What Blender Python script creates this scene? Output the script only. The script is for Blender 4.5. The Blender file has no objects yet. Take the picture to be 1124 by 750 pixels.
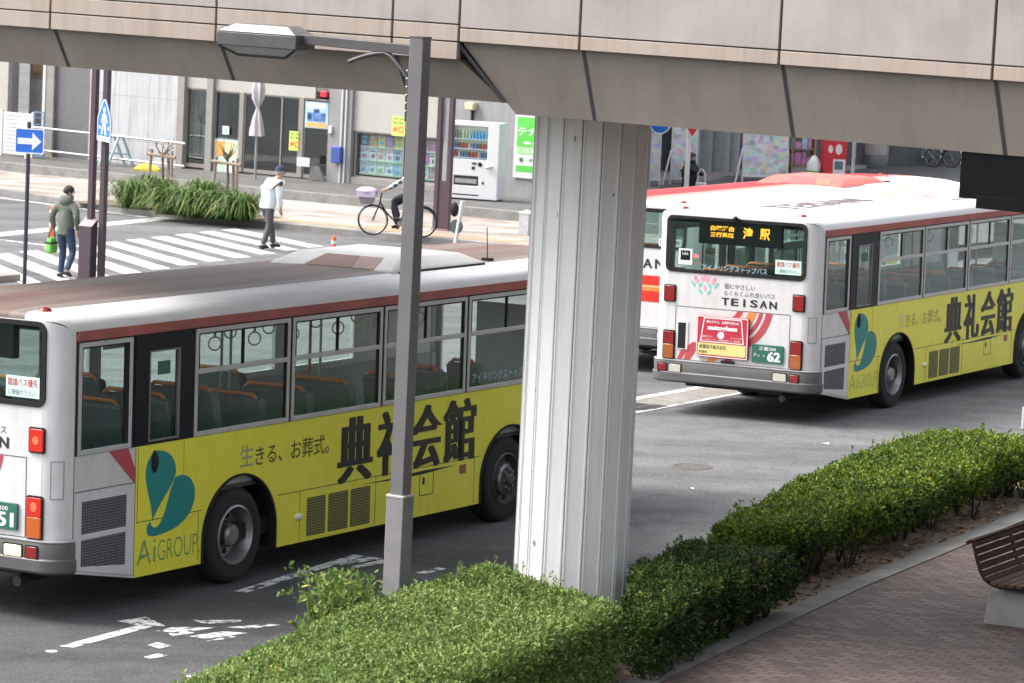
import bpy, bmesh, math, random
import numpy as np
from mathutils import Vector, Matrix
from mathutils.geometry import tessellate_polygon
random.seed(7); rng = np.random.default_rng(7)
SC = bpy.context.scene
COL = SC.collection
R_ = math.radians

# ------------------------------------------------------------------ camera
FPX, PITCH, ROLL, HC, GA, GB = 3916.95, .1228, .0479, 6.8067, .0146, -.0174
fwd = np.array([0, math.cos(PITCH), -math.sin(PITCH)])
_r = np.array([1., 0, 0]); _u = np.cross(_r, fwd)
CR = math.cos(ROLL)*_r + math.sin(ROLL)*_u
CU = -math.sin(ROLL)*_r + math.cos(ROLL)*_u
CAMPOS = np.array([0, 0, HC])
cam = bpy.data.cameras.new('camera'); camo = bpy.data.objects.new('camera', cam); COL.objects.link(camo)
cam.sensor_width = 36; cam.lens = FPX/1124*36; cam.clip_end = 2000; cam.clip_start = .5
M4 = Matrix.Identity(4)
for i in range(3):
    M4[i][0], M4[i][1], M4[i][2], M4[i][3] = CR[i], CU[i], -fwd[i], CAMPOS[i]
camo.matrix_world = M4
cam.dof.use_dof = True; cam.dof.focus_distance = 38; cam.dof.aperture_fstop = 6.3
SC.camera = camo
SC.cycles.transparent_max_bounces = 32; SC.cycles.max_bounces = 10; SC.cycles.use_denoising = True

# ------------------------------------------------------------------ light
SUN_EL, SUN_AZ = R_(52), None
E1 = np.array([.857, -.515]); E2 = np.array([.515, .857])
_d = -E1*.88 - E2*.47; _d = _d/np.linalg.norm(_d)          # horizontal direction towards the sun
world = bpy.data.worlds.new('World'); SC.world = world; world.use_nodes = True
nt = world.node_tree; bg = nt.nodes['Background']
sky = nt.nodes.new('ShaderNodeTexSky'); sky.sky_type = 'NISHITA'; sky.sun_disc = False
sky.sun_elevation = SUN_EL; sky.sun_rotation = math.atan2(_d[0], _d[1])
sky.air_density = 1.0; sky.dust_density = 5.0; sky.ozone_density = 1.0
hs = nt.nodes.new('ShaderNodeHueSaturation'); hs.inputs['Saturation'].default_value = .35
nt.links.new(sky.outputs[0], hs.inputs['Color']); nt.links.new(hs.outputs[0], bg.inputs[0])
bg.inputs[1].default_value = .15
sl = bpy.data.lights.new('sun', 'SUN'); sl.energy = 0.95; sl.angle = R_(22); sl.color = (1, .96, .9)
so = bpy.data.objects.new('sun', sl); COL.objects.link(so)
sv = Vector((_d[0]*math.cos(SUN_EL), _d[1]*math.cos(SUN_EL), math.sin(SUN_EL)))
so.rotation_euler = sv.to_track_quat('Z', 'Y').to_euler(); so.location = (0, 30, 40)
SC.view_settings.view_transform = 'Standard'; SC.view_settings.look = 'None'
SC.view_settings.gamma = 1; SC.view_settings.exposure = 1.52

# ------------------------------------------------------------------ ground and coordinates
def sm(t): t = min(1, max(0, t)); return t*t*(3-2*t)
def g(x, y): return GA*x*(1-sm((y-52)/14)) + GB*(y-35)
def ray(px, py): return fwd + CR*(px-562)/FPX - CU*(py-375)/FPX
def gp(px, py, h=0):
    d = ray(px, py); lo, hi = 5., 400.
    for _ in range(50):
        m = (lo+hi)/2; P = CAMPOS+d*m
        if P[2] > g(P[0], P[1])+h: lo = m
        else: hi = m
    return CAMPOS+d*lo
def at(px, py, Y): d = ray(px, py); return CAMPOS+d*(Y/d[1])
def ST(s, t, h=0):
    x = s*E1[0]+t*E2[0]; y = s*E1[1]+t*E2[1]
    return Vector((x, y, g(x, y)+h))
def st(P): return (P[0]*E1[0]+P[1]*E1[1], P[0]*E2[0]+P[1]*E2[1])
def fac(px, py, T):
    r = ray(px, py); k = T/(r[0]*E2[0]+r[1]*E2[1]); P = CAMPOS+k*r
    return st(P)[0], P[2]
RZ = math.atan2(E1[1], E1[0])

# ------------------------------------------------------------------ materials
MATS = {}
def mat(name, col, rough=.6, metal=0., var=.12, vscale=4., bump=0., bscale=60., coat=0., col2=None, spec=.5, emit=None, estr=0., trans=0., detail=6):
    if name in MATS: return MATS[name]
    m = bpy.data.materials.new(name); m.use_nodes = True; t = m.node_tree; b = t.nodes['Principled BSDF']
    L = t.links.new
    b.inputs['Roughness'].default_value = rough; b.inputs['Metallic'].default_value = metal
    b.inputs['Coat Weight'].default_value = coat; b.inputs['Specular IOR Level'].default_value = spec
    tc = t.nodes.new('ShaderNodeTexCoord')
    if var or col2:
        n = t.nodes.new('ShaderNodeTexNoise'); n.inputs['Scale'].default_value = vscale; n.inputs['Detail'].default_value = detail
        n.inputs['Roughness'].default_value = .65
        L(tc.outputs['Object'], n.inputs['Vector'])
        r = t.nodes.new('ShaderNodeValToRGB'); r.color_ramp.elements[0].position = .3; r.color_ramp.elements[1].position = .7
        c2 = col2 if col2 else tuple(c*(1+var) for c in col)
        c1 = col if col2 else tuple(c*(1-var) for c in col)
        r.color_ramp.elements[0].color = (*c1, 1); r.color_ramp.elements[1].color = (*[min(1, c) for c in c2], 1)
        L(n.outputs['Fac'], r.inputs['Fac']); L(r.outputs['Color'], b.inputs['Base Color'])
    else:
        b.inputs['Base Color'].default_value = (*col, 1)
    if bump:
        n2 = t.nodes.new('ShaderNodeTexNoise'); n2.inputs['Scale'].default_value = bscale; n2.inputs['Detail'].default_value = 4
        L(tc.outputs['Object'], n2.inputs['Vector'])
        bp = t.nodes.new('ShaderNodeBump'); bp.inputs['Strength'].default_value = bump; bp.inputs['Distance'].default_value = .01
        L(n2.outputs['Fac'], bp.inputs['Height']); L(bp.outputs['Normal'], b.inputs['Normal'])
    if emit:
        b.inputs['Emission Color'].default_value = (*emit, 1); b.inputs['Emission Strength'].default_value = estr
    MATS[name] = m
    return m
def glassmat(name, tint, gloss=.12, rough=.02):
    if name in MATS: return MATS[name]
    m = bpy.data.materials.new(name); m.use_nodes = True; t = m.node_tree
    for n in list(t.nodes):
        if n.type != 'OUTPUT_MATERIAL': t.nodes.remove(n)
    out = t.nodes['Material Output']
    tr = t.nodes.new('ShaderNodeBsdfTransparent'); tr.inputs[0].default_value = (*tint, 1)
    gl = t.nodes.new('ShaderNodeBsdfGlossy'); gl.inputs['Roughness'].default_value = rough; gl.inputs[0].default_value = (.9, .95, .95, 1)
    lw = t.nodes.new('ShaderNodeLayerWeight'); lw.inputs[0].default_value = .5
    fr = t.nodes.new('ShaderNodeMath'); fr.operation = 'POWER'; fr.inputs[1].default_value = 4.; t.links.new(lw.outputs['Facing'], fr.inputs[0])
    ad = t.nodes.new('ShaderNodeMath'); ad.operation = 'ADD'; ad.inputs[1].default_value = gloss; ad.use_clamp = True
    mx = t.nodes.new('ShaderNodeMixShader')
    t.links.new(fr.outputs[0], ad.inputs[0]); t.links.new(ad.outputs[0], mx.inputs[0])
    t.links.new(tr.outputs[0], mx.inputs[1]); t.links.new(gl.outputs[0], mx.inputs[2]); t.links.new(mx.outputs[0], out.inputs[0])
    MATS[name] = m
    return m
def leafmat(name, stops, rough=.45, trans=.25):
    """leaf colour varies per leaf through the 'tint' attribute"""
    m = bpy.data.materials.new(name); m.use_nodes = True; t = m.node_tree; b = t.nodes['Principled BSDF']
    a = t.nodes.new('ShaderNodeAttribute'); a.attribute_name = 'tint'
    r = t.nodes.new('ShaderNodeValToRGB'); e = r.color_ramp.elements
    while len(e) < len(stops): e.new(.5)
    for k, (p, c) in enumerate(stops): e[k].position = p; e[k].color = (*c, 1)
    t.links.new(a.outputs['Fac'], r.inputs['Fac']); t.links.new(r.outputs['Color'], b.inputs['Base Color'])
    b.inputs['Roughness'].default_value = rough; b.inputs['Specular IOR Level'].default_value = .22
    tl = t.nodes.new('ShaderNodeBsdfTranslucent'); t.links.new(r.outputs['Color'], tl.inputs[0])
    mx = t.nodes.new('ShaderNodeMixShader'); mx.inputs[0].default_value = trans
    t.links.new(b.outputs[0], mx.inputs[1]); t.links.new(tl.outputs[0], mx.inputs[2])
    t.links.new(mx.outputs[0], t.nodes['Material Output'].inputs[0])
    return m

# ------------------------------------------------------------------ object helpers
def tag(o, label=None, cat=None, group=None, kind=None):
    if label: o['label'] = label
    if cat: o['category'] = cat
    if group: o['group'] = group
    if kind: o['kind'] = kind
    return o
def thing(name, label, cat, loc=(0, 0, 0), rz=0., group=None, matrix=None):
    o = bpy.data.objects.new(name, None); COL.objects.link(o); o.empty_display_size = .2
    if matrix is not None: o.matrix_world = matrix
    else: o.location = loc; o.rotation_euler = (0, 0, rz)
    return tag(o, label, cat, group)
def copy_tree(o, parent=None, **kw):
    c = o.copy(); COL.objects.link(c)
    if parent: c.parent = parent
    for k, v in kw.items(): setattr(c, k, v)
    for ch in list(o.children): copy_tree(ch, c)
    return c
class MB:
    def __init__(s): s.v = []; s.f = []; s.mi = []; s.m = 0
    def add(s, vs, fs, M=None):
        b = len(s.v)
        s.v += [tuple(M @ Vector(p)) if M else tuple(p) for p in vs]
        s.f += [tuple(i+b for i in f) for f in fs]; s.mi += [s.m]*len(fs); return s
    def box(s, a, b, M=None):
        x0, y0, z0 = [min(p, q) for p, q in zip(a, b)]; x1, y1, z1 = [max(p, q) for p, q in zip(a, b)]
        return s.add([(x0,y0,z0),(x1,y0,z0),(x1,y1,z0),(x0,y1,z0),(x0,y0,z1),(x1,y0,z1),(x1,y1,z1),(x0,y1,z1)],
                     [(0,3,2,1),(4,5,6,7),(0,1,5,4),(1,2,6,5),(2,3,7,6),(3,0,4,7)], M)
    def quad(s, *p): return s.add(p, [tuple(range(len(p)))])
    def tube(s, pts, r, n=8, cap=True, radii=None):
        pts = [Vector(p) for p in pts]; rings = []; up = None
        for i, p in enumerate(pts):
            d = (pts[min(i+1, len(pts)-1)]-pts[max(i-1, 0)]).normalized()
            if up is None:
                up = Vector((0, 0, 1)) if abs(d.z) < .9 else Vector((1, 0, 0))
            x = d.cross(up).normalized(); y = x.cross(d).normalized(); up = y
            rr = radii[i] if radii else r
            rings.append([p+x*rr*math.cos(2*math.pi*k/n)+y*rr*math.sin(2*math.pi*k/n) for k in range(n)])
        vs = [q for r_ in rings for q in r_]; fs = []
        for i in range(len(pts)-1):
            for k in range(n):
                fs.append((i*n+k, i*n+(k+1) % n, (i+1)*n+(k+1) % n, (i+1)*n+k))
        if cap: fs += [tuple(range(n))[::-1], tuple((len(pts)-1)*n+k for k in range(n))]
        return s.add(vs, fs)
    def cyl(s, p0, p1, r0, r1=None, n=16): return s.tube([p0, p1], r0, n, True, [r0, r0 if r1 is None else r1])
    def bar(s, p0, p1, w, h):
        p0, p1 = Vector(p0), Vector(p1); d = (p1-p0).normalized()
        up = Vector((0, 0, 1)) if abs(d.z) < .95 else Vector((0, 1, 0))
        x = d.cross(up).normalized()*w/2; y = x.cross(d).normalized()*h/2
        v = [p+a*x+b*y for p in (p0, p1) for a, b in ((-1,-1),(1,-1),(1,1),(-1,1))]
        return s.add(v, [(0,1,2,3)[::-1],(4,5,6,7),(0,1,5,4),(1,2,6,5),(2,3,7,6),(3,0,4,7)])
    def lathe(s, prof, M=None, n=32, axis='y'):
        """prof: (radius, offset along the axis)"""
        vs = []; fs = []
        for r, o in prof:
            for k in range(n):
                a = 2*math.pi*k/n; c, d = r*math.cos(a), r*math.sin(a)
                vs.append((c, o, d) if axis == 'y' else (c, d, o))
        for i in range(len(prof)-1):
            for k in range(n):
                fs.append((i*n+k, i*n+(k+1) % n, (i+1)*n+(k+1) % n, (i+1)*n+k))
        return s.add(vs, fs, M)
    def ball(s, c, r, n=12, m=8):
        r = (r, r, r) if not hasattr(r, '__len__') else r; vs = []; fs = []
        for i in range(m+1):
            th = math.pi*i/m
            for k in range(n):
                a = 2*math.pi*k/n
                vs.append((c[0]+r[0]*math.sin(th)*math.cos(a), c[1]+r[1]*math.sin(th)*math.sin(a), c[2]+r[2]*math.cos(th)))
        for i in range(m):
            for k in range(n): fs.append((i*n+k, (i+1)*n+k, (i+1)*n+(k+1) % n, i*n+(k+1) % n))
        return s.add(vs, fs)
    def plate(s, outer, holes, fr, d0, d1):
        """flat plate with holes: outer / holes are 2D lists, fr(a, b, d) -> 3D; d0 front depth, d1 back depth"""
        loops = [outer]+list(holes)
        tris = tessellate_polygon([[Vector((p[0], p[1], 0)) for p in l] for l in loops])
        pts = [p for l in loops for p in l]; n = len(pts)
        vs = [fr(p[0], p[1], d0) for p in pts]+[fr(p[0], p[1], d1) for p in pts]
        fs = []
        for t in tris: fs.append(tuple(t)); fs.append(tuple(i+n for i in reversed(t)))
        b = 0
        for l in loops:
            k = len(l)
            for i in range(k): fs.append((b+i, b+(i+1) % k, b+(i+1) % k+n, b+i+n))
            b += k
        return s.add(vs, fs)
    def prism(s, poly, fr, d0, d1): return s.plate(poly, [], fr, d0, d1)
    def text(s, txt, fr, a, b, w, h, d=.003, heavy=0., fit=True, bold=0.):
        """lettering inside the rectangle a..a+w, b..b+h of the frame fr"""
        V, F = glyphs(txt, bold)
        if not V: return s
        x0 = min(p[0] for p in V); x1 = max(p[0] for p in V); y0 = min(p[1] for p in V); y1 = max(p[1] for p in V)
        sx = (w-heavy)/max(x1-x0, 1e-6); sy = h/max(y1-y0, 1e-6)
        if not fit: sx = sy = min(sx, sy)
        k = max(1, int(heavy/.006)) if heavy else 0
        for j in range(k+1):
            off = heavy*j/k if k else 0
            s.add([fr(a+(p[0]-x0)*sx+off, b+(p[1]-y0)*sy, d+.0003*j) for p in V], F)
        return s
    def build(s, name, mats, parent=None, smooth=40, bevel=0., kind=None, recalc=True):
        me = bpy.data.meshes.new(name); me.from_pydata(s.v, [], s.f)
        mats = mats if isinstance(mats, (list, tuple)) else [mats]
        for m in mats: me.materials.append(m)
        if max(s.mi, default=0): me.polygons.foreach_set('material_index', s.mi)
        if recalc:
            bm = bmesh.new(); bm.from_mesh(me); bmesh.ops.recalc_face_normals(bm, faces=bm.faces); bm.to_mesh(me); bm.free()
        if smooth:
            me.polygons.foreach_set('use_smooth', [True]*len(me.polygons)); me.set_sharp_from_angle(angle=R_(smooth))
        me.update()
        o = bpy.data.objects.new(name, me); COL.objects.link(o)
        if parent: o.parent = parent
        if bevel:
            md = o.modifiers.new('edge', 'BEVEL'); md.width = bevel; md.segments = 2; md.limit_method = 'ANGLE'; md.angle_limit = R_(40)
        if kind: o['kind'] = kind
        return o
GL = {}
def glyphs(txt, bold=0.):
    key = (txt, bold)
    if key in GL: return GL[key]
    cu = bpy.data.curves.new('lettering', 'FONT'); cu.body = txt; cu.resolution_u = 3; cu.offset = bold; cu.fill_mode = 'BOTH'
    ob = bpy.data.objects.new('lettering', cu); COL.objects.link(ob)
    dg = bpy.context.evaluated_depsgraph_get(); dg.update()
    me = bpy.data.meshes.new_from_object(ob.evaluated_get(dg))
    V = [tuple(v.co) for v in me.vertices]; F = [tuple(p.vertices) for p in me.polygons]
    bpy.data.objects.remove(ob); bpy.data.curves.remove(cu); bpy.data.meshes.remove(me)
    GL[key] = (V, F); return V, F
def rect(x0, y0, x1, y1): return [(x0, y0), (x1, y0), (x1, y1), (x0, y1)]
def rrect(x0, y0, x1, y1, r, n=5):
    o = []
    for cx, cy, a0 in ((x1-r, y0+r, -90), (x1-r, y1-r, 0), (x0+r, y1-r, 90), (x0+r, y0+r, 180)):
        for k in range(n+1):
            a = R_(a0+90*k/n); o.append((cx+r*math.cos(a), cy+r*math.sin(a)))
    return o
def drape(name, quads, m, off, parent=None, du=2.0, kind='structure', label=None, skirt=0):
    """ground sheet(s): each quad is four (x, y) corners, subdivided and laid on the terrain `off` above it"""
    mb = MB()
    for q in quads:
        q = [np.array(p[:2], float) for p in q]
        na = max(1, int(max(np.linalg.norm(q[1]-q[0]), np.linalg.norm(q[2]-q[3]))/du)); nb = max(1, int(max(np.linalg.norm(q[3]-q[0]), np.linalg.norm(q[2]-q[1]))/du))
        vs = []
        for i in range(na+1):
            for j in range(nb+1):
                a, b = i/na, j/nb
                p = (q[0]*(1-a)+q[1]*a)*(1-b)+(q[3]*(1-a)+q[2]*a)*b
                vs.append((p[0], p[1], g(p[0], p[1])+off))
        fs = [(i*(nb+1)+j, (i+1)*(nb+1)+j, (i+1)*(nb+1)+j+1, i*(nb+1)+j+1) for i in range(na) for j in range(nb)]
        if skirt:
            base = len(vs); ring = [i*(nb+1) for i in range(na+1)]+[na*(nb+1)+j for j in range(1, nb+1)]+[i*(nb+1)+nb for i in range(na-1, -1, -1)]+[j for j in range(nb-1, 0, -1)]
            vs += [(vs[i][0], vs[i][1], vs[i][2]-skirt) for i in ring]
            fs += [(ring[k], ring[(k+1) % len(ring)], base+(k+1) % len(ring), base+k) for k in range(len(ring))]
        mb.add(vs, fs)
    o = mb.build(name, m, parent, smooth=30)
    if kind: o['kind'] = kind
    if label: o['label'] = label
    return o
def xy(s, t): return (s*E1[0]+t*E2[0], s*E1[1]+t*E2[1])
def sq(s0, t0, s1, t1): return [xy(s0, t0), xy(s1, t0), xy(s1, t1), xy(s0, t1)]
# ================================================================== setting
def node_ground(name, base, build):
    m = bpy.data.materials.new(name); m.use_nodes = True; t = m.node_tree; b = t.nodes['Principled BSDF']
    tc = t.nodes.new('ShaderNodeTexCoord'); b.inputs['Roughness'].default_value = .85
    build(t, b, tc.outputs['Object']); return m
def N(t, typ, **kw):
    n = t.nodes.new(typ)
    for k, v in kw.items():
        if k in n.inputs: n.inputs[k].default_value = v
        else: setattr(n, k, v)
    return n
def ramp(t, src, stops):
    r = t.nodes.new('ShaderNodeValToRGB'); e = r.color_ramp.elements
    while len(e) < len(stops): e.new(.5)
    for k, (p, c) in enumerate(stops): e[k].position = p; e[k].color = (*c, 1) if hasattr(c, '__len__') else (c, c, c, 1)
    t.links.new(src, r.inputs['Fac']); return r.outputs['Color']
def mixc(t, a, b, fac, mode='MULTIPLY'):
    m = t.nodes.new('ShaderNodeMix'); m.data_type = 'RGBA'; m.blend_type = mode
    if isinstance(fac, (int, float)): m.inputs[0].default_value = fac
    else: t.links.new(fac, m.inputs[0])
    for k, v in ((6, a), (7, b)):
        if isinstance(v, tuple): m.inputs[k].default_value = (*v, 1)
        else: t.links.new(v, m.inputs[k])
    return m.outputs[2]
def rotmap(t, src, rz, scale=(1, 1, 1)):
    mp = t.nodes.new('ShaderNodeMapping'); mp.inputs['Rotation'].default_value = (0, 0, rz); mp.inputs['Scale'].default_value = scale
    t.links.new(src, mp.inputs['Vector']); return mp.outputs[0]
def bumpit(t, b, h, s, dist=.01):
    bp = N(t, 'ShaderNodeBump'); bp.inputs['Strength'].default_value = s; bp.inputs['Distance'].default_value = dist
    t.links.new(h, bp.inputs['Height']); t.links.new(bp.outputs[0], b.inputs['Normal'])

def _asphalt(t, b, co):
    n1 = N(t, 'ShaderNodeTexNoise', Scale=.22, Detail=5, Roughness=.6); t.links.new(co, n1.inputs['Vector'])
    n2 = N(t, 'ShaderNodeTexNoise', Scale=38, Detail=4, Roughness=.85); t.links.new(co, n2.inputs['Vector'])
    n3 = N(t, 'ShaderNodeTexNoise', Scale=2.2, Detail=8, Roughness=.7); t.links.new(co, n3.inputs['Vector'])
    old = ramp(t, n1.outputs['Fac'], [(.3, (.118, .118, .122)), (.7, (.15, .149, .15))])
    new = ramp(t, n1.outputs['Fac'], [(.3, (.062, .063, .067)), (.7, (.08, .08, .083))])
    sp = N(t, 'ShaderNodeSeparateXYZ'); t.links.new(rotmap(t, co, -RZ), sp.inputs[0])          # y runs along the bus road
    nz = N(t, 'ShaderNodeTexNoise', Scale=.35, Detail=5); t.links.new(co, nz.inputs['Vector'])
    ad = N(t, 'ShaderNodeMath', operation='MULTIPLY_ADD'); t.links.new(nz.outputs['Fac'], ad.inputs[0]); ad.inputs[1].default_value = 9.; t.links.new(sp.outputs['Y'], ad.inputs[2])
    dv = N(t, 'ShaderNodeMath', operation='MULTIPLY_ADD'); t.links.new(ad.outputs[0], dv.inputs[0]); dv.inputs[1].default_value = 1/10.; dv.inputs[2].default_value = -3.3; dv.use_clamp = True
    c = mixc(t, new, old, dv.outputs[0], 'MIX')  # new: darker tone on the near stretch; old: paler tone farther along
    c = mixc(t, c, ramp(t, n2.outputs['Fac'], [(.34, .45), (.5, 1.), (.66, 1.75)]), .9)
    c = mixc(t, c, ramp(t, n3.outputs['Fac'], [(.28, .66), (.5, 1.), (.75, 1.18)]), .95)
    # oil drips and tyre tracks along the lane
    n4 = N(t, 'ShaderNodeTexNoise', Scale=.55, Detail=6, Roughness=.55); t.links.new(rotmap(t, co, -math.atan2(E2[1], E2[0]), (.16, 1.6, 1)), n4.inputs['Vector'])
    c = mixc(t, c, ramp(t, n4.outputs['Fac'], [(.36, .6), (.54, 1.)]), .85)
    v = N(t, 'ShaderNodeTexVoronoi', Scale=.45, feature='DISTANCE_TO_EDGE'); 
    w = N(t, 'ShaderNodeTexNoise', Scale=1.1, Detail=6); t.links.new(co, w.inputs['Vector'])
    wm = mixc(t, co, w.outputs['Color'], .35, 'LINEAR_LIGHT'); t.links.new(wm, v.inputs['Vector'])
    c = mixc(t, c, ramp(t, v.outputs['Distance'], [(.0, .62), (.006, 1.)]), .5)
    t.links.new(c, b.inputs['Base Color']); bumpit(t, b, n2.outputs['Fac'], .5, .012)
    b.inputs['Specular IOR Level'].default_value = .3
ASPH = node_ground('asphalt', None, _asphalt)
def _pave(t, b, co):
    v = rotmap(t, co, -RZ+R_(2))
    br = N(t, 'ShaderNodeTexBrick', Scale=1.0); br.inputs['Brick Width'].default_value = .21; br.inputs['Row Height'].default_value = .105
    br.inputs['Mortar Size'].default_value = .011; br.inputs['Color1'].default_value = (.068, .041, .034, 1); br.inputs['Color2'].default_value = (.128, .088, .074, 1)
    br.inputs['Mortar'].default_value = (.026, .022, .02, 1); br.inputs['Bias'].default_value = -.1
    t.links.new(v, br.inputs['Vector'])
    n = N(t, 'ShaderNodeTexNoise', Scale=.9, Detail=7, Roughness=.7); t.links.new(co, n.inputs['Vector'])
    c = mixc(t, br.outputs['Color'], ramp(t, n.outputs['Fac'], [(.3, .72), (.7, 1.22)]), .85)
    n2 = N(t, 'ShaderNodeTexNoise', Scale=60, Detail=3); t.links.new(co, n2.inputs['Vector'])
    c = mixc(t, c, ramp(t, n2.outputs['Fac'], [(.3, .75), (.7, 1.25)]), .6)
    t.links.new(c, b.inputs['Base Color']); bumpit(t, b, br.outputs['Fac'], -.5, .004)
PAVE = node_ground('brick_paving', None, _pave)
def _tile(t, b, co):
    v = rotmap(t, co, -RZ)
    br = N(t, 'ShaderNodeTexBrick', Scale=1.0); br.inputs['Brick Width'].default_value = .9; br.inputs['Row Height'].default_value = .6
    br.inputs['Mortar Size'].default_value = .01; br.inputs['Color1'].default_value = (.34, .325, .30, 1); br.inputs['Color2'].default_value = (.21, .14, .10, 1)
    br.inputs['Mortar'].default_value = (.33, .31, .29, 1); br.inputs['Bias'].default_value = -.25; br.offset_frequency = 3
    t.links.new(v, br.inputs['Vector'])
    n = N(t, 'ShaderNodeTexNoise', Scale=1.4, Detail=6, Roughness=.7); t.links.new(co, n.inputs['Vector'])
    c = mixc(t, br.outputs['Color'], ramp(t, n.outputs['Fac'], [(.3, .8), (.7, 1.12)]), .9)
    t.links.new(c, b.inputs['Base Color'])
TILE = node_ground('sidewalk_tile', None, _tile)
CONC = mat('kerb_concrete', (.20, .195, .185), .9, var=.28, vscale=3, bump=.4, bscale=40)
DARKC = mat('plinth_asphalt', (.10, .098, .095), .9, var=.2, vscale=2, bump=.3)
TACT = mat('tactile_tile', (.31, .235, .15), .8, var=.25, vscale=2)
SOIL = mat('bare_soil', (.075, .052, .036), .95, var=.5, vscale=1.6, bump=1., bscale=25, col2=(.19, .145, .10), detail=9)
def paint(name, col, wear, sc=6):
    """worn road paint: chips of it are gone (a transparent mask with its own shape)"""
    m = bpy.data.materials.new(name); m.use_nodes = True; t = m.node_tree; b = t.nodes['Principled BSDF']
    b.inputs['Base Color'].default_value = (*col, 1); b.inputs['Roughness'].default_value = .7
    tc = N(t, 'ShaderNodeTexCoord'); n = N(t, 'ShaderNodeTexNoise', Scale=sc, Detail=9, Roughness=.75); t.links.new(tc.outputs['Object'], n.inputs['Vector'])
    a = ramp(t, n.outputs['Fac'], [(max(0, wear-.05), 0.), (wear+.04, 1.)])
    t.links.new(a, b.inputs['Alpha']); return m
P_W = paint('road_paint', (.50, .50, .49), .42); P_WW = paint('worn_road_paint', (.68, .68, .66), .47, 9); P_OLD = paint('old_road_paint', (.5, .5, .49), .53, 14)

# ground: one sheet to the horizon
mb = MB()
xs = [-400, -200, -120]+list(range(-80, 81, 4))+[120, 200, 400]; ys = [-60, -20]+list(range(0, 161, 4))+[200, 300, 600]
vs = [(x, y, g(x, y)) for x in xs for y in ys]; ny = len(ys)
mb.add(vs, [(i*ny+j, (i+1)*ny+j, (i+1)*ny+j+1, i*ny+j+1) for i in range(len(xs)-1) for j in range(ny-1)])
mb.build('ground', ASPH, smooth=60, kind='structure')

# planting strip under the walkway, its kerbs, and the brick pavement
KB = [xy(-13.2, 12), xy(-14.35, 26), xy(-15.15, 32), xy(-15.75, 38), xy(-16.6, 50), xy(-17.2, 62)]        # pavement edge
RB = [xy(-15.6, 12), xy(-17.05, 26), xy(-17.35, 32), xy(-18.0, 38), xy(-18.9, 50), xy(-19.6, 62)]     # road edge
def strip_quads(A, B): return [(A[i], B[i], B[i+1], A[i+1]) for i in range(len(A)-1)]
def offs(A, d): return [(p[0]+E1[0]*d, p[1]+E1[1]*d) for p in A]
drape('planting_bed', strip_quads(offs(RB, .16), offs(KB, -.16)), SOIL, .07)
drape('kerb', strip_quads(offs(RB, 0), offs(RB, .16)), mat('road_kerb', (.19, .185, .175), .9, var=.35, vscale=3, bump=.4, bscale=40), .11, skirt=.2)
drape('kerb', strip_quads(offs(KB, -.14), offs(KB, .12)), mat('pavement_kerb', (.115, .112, .105), .9, var=.3, vscale=2.5, bump=.4, bscale=40), .102, skirt=.2)
drape('brick_pavement', strip_quads(KB, offs(KB, 14)), PAVE, .09)

# far side: kerb, tiled sidewalk, plinth
KF = [xy(-95, 84), xy(-75, 75.2), xy(-55.7, 68.0), xy(-50.4, 66.0), xy(-33, 66.0)]
PF = [xy(-95, 88), xy(-75, 80.), xy(-60.5, 73.6), xy(-50.4, 72.6), xy(-33, 72.2)]
drape('sidewalk', strip_quads([(p[0]+E2[0]*.22, p[1]+E2[1]*.22) for p in KF], PF), TILE, .12)
drape('kerb', strip_quads(KF, [(p[0]+E2[0]*.22, p[1]+E2[1]*.22) for p in KF]), CONC, .125, skirt=.3)
drape('tactile_strip', [sq(-47.6, 66.5, -40.2, 67.3)], TACT, .126)
drape('tactile_strip', [sq(-44.4, 67.3, -43.6, 69.2)], TACT, .126)
drape('plinth', strip_quads(PF, [(p[0]+E2[0]*.35, p[1]+E2[1]*.35) for p in PF]), CONC, .34, skirt=.4)
drape('plinth_paving', strip_quads([(p[0]+E2[0]*.35, p[1]+E2[1]*.35) for p in PF], [(p[0]+E2[0]*12, p[1]+E2[1]*12) for p in PF]), DARKC, .335)
# near corner sidewalk on the left
drape('sidewalk', [sq(-60, 30, -41.2, 51.0)], TILE, .12, skirt=.2)
drape('tactile_strip', [sq(-60, 50.2, -41.6, 50.8)], TACT, .126)
# side street beyond
drape('sidewalk', [(xy(-62, 88), xy(-50.0, 88), xy(-50.6, 104), xy(-62, 104)), (xy(-62, 104), xy(-50.6, 104), xy(-54.5, 126), xy(-62, 126))], mat('grey_pavement', (.27, .25, .24), .9, var=.15, vscale=1), .1, skirt=.2)

# painted markings
qs = []
for k in range(-5, 7):
    L = np.array([-45.62-.16*k, 59.32+1.08*k]); Rr = np.array([-41.44-.23*k, 56.53+1.22*k])
    d = np.array([0, .29])
    if k > 5: continue
    qs.append((xy(*(L-d)), xy(*(Rr-d)), xy(*(Rr+d)), xy(*(L+d))))
drape('crosswalk_marking', qs, P_W, .005, du=1)
drape('stop_line', [(xy(-48.05, 57.4), xy(-47.5, 57.4), xy(-48.75, 66.0), xy(-49.3, 66.0))], P_W, .005, du=1)
drape('edge_line', [(xy(-70, 72.4), xy(-70, 72.6), xy(-54.9, 67.15), xy(-54.9, 66.95)), (xy(-54.9, 66.95), xy(-54.9, 67.15), xy(-49.4, 65.75), xy(-49.4, 65.55))], P_W, .005, du=1)
drape('edge_line', [(xy(-70, 60.6), xy(-70, 60.75), xy(-45.7, 57.5), xy(-45.7, 57.35))], P_WW, .005, du=1)
def poly2(*p): return tuple(xy(*q) for q in p)
drape('lane_dash', [poly2((-19.47, 24.8), (-19.33, 24.83), (-19.4, 26.1), (-19.55, 26.1))], P_W, .005, du=.3)
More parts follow.
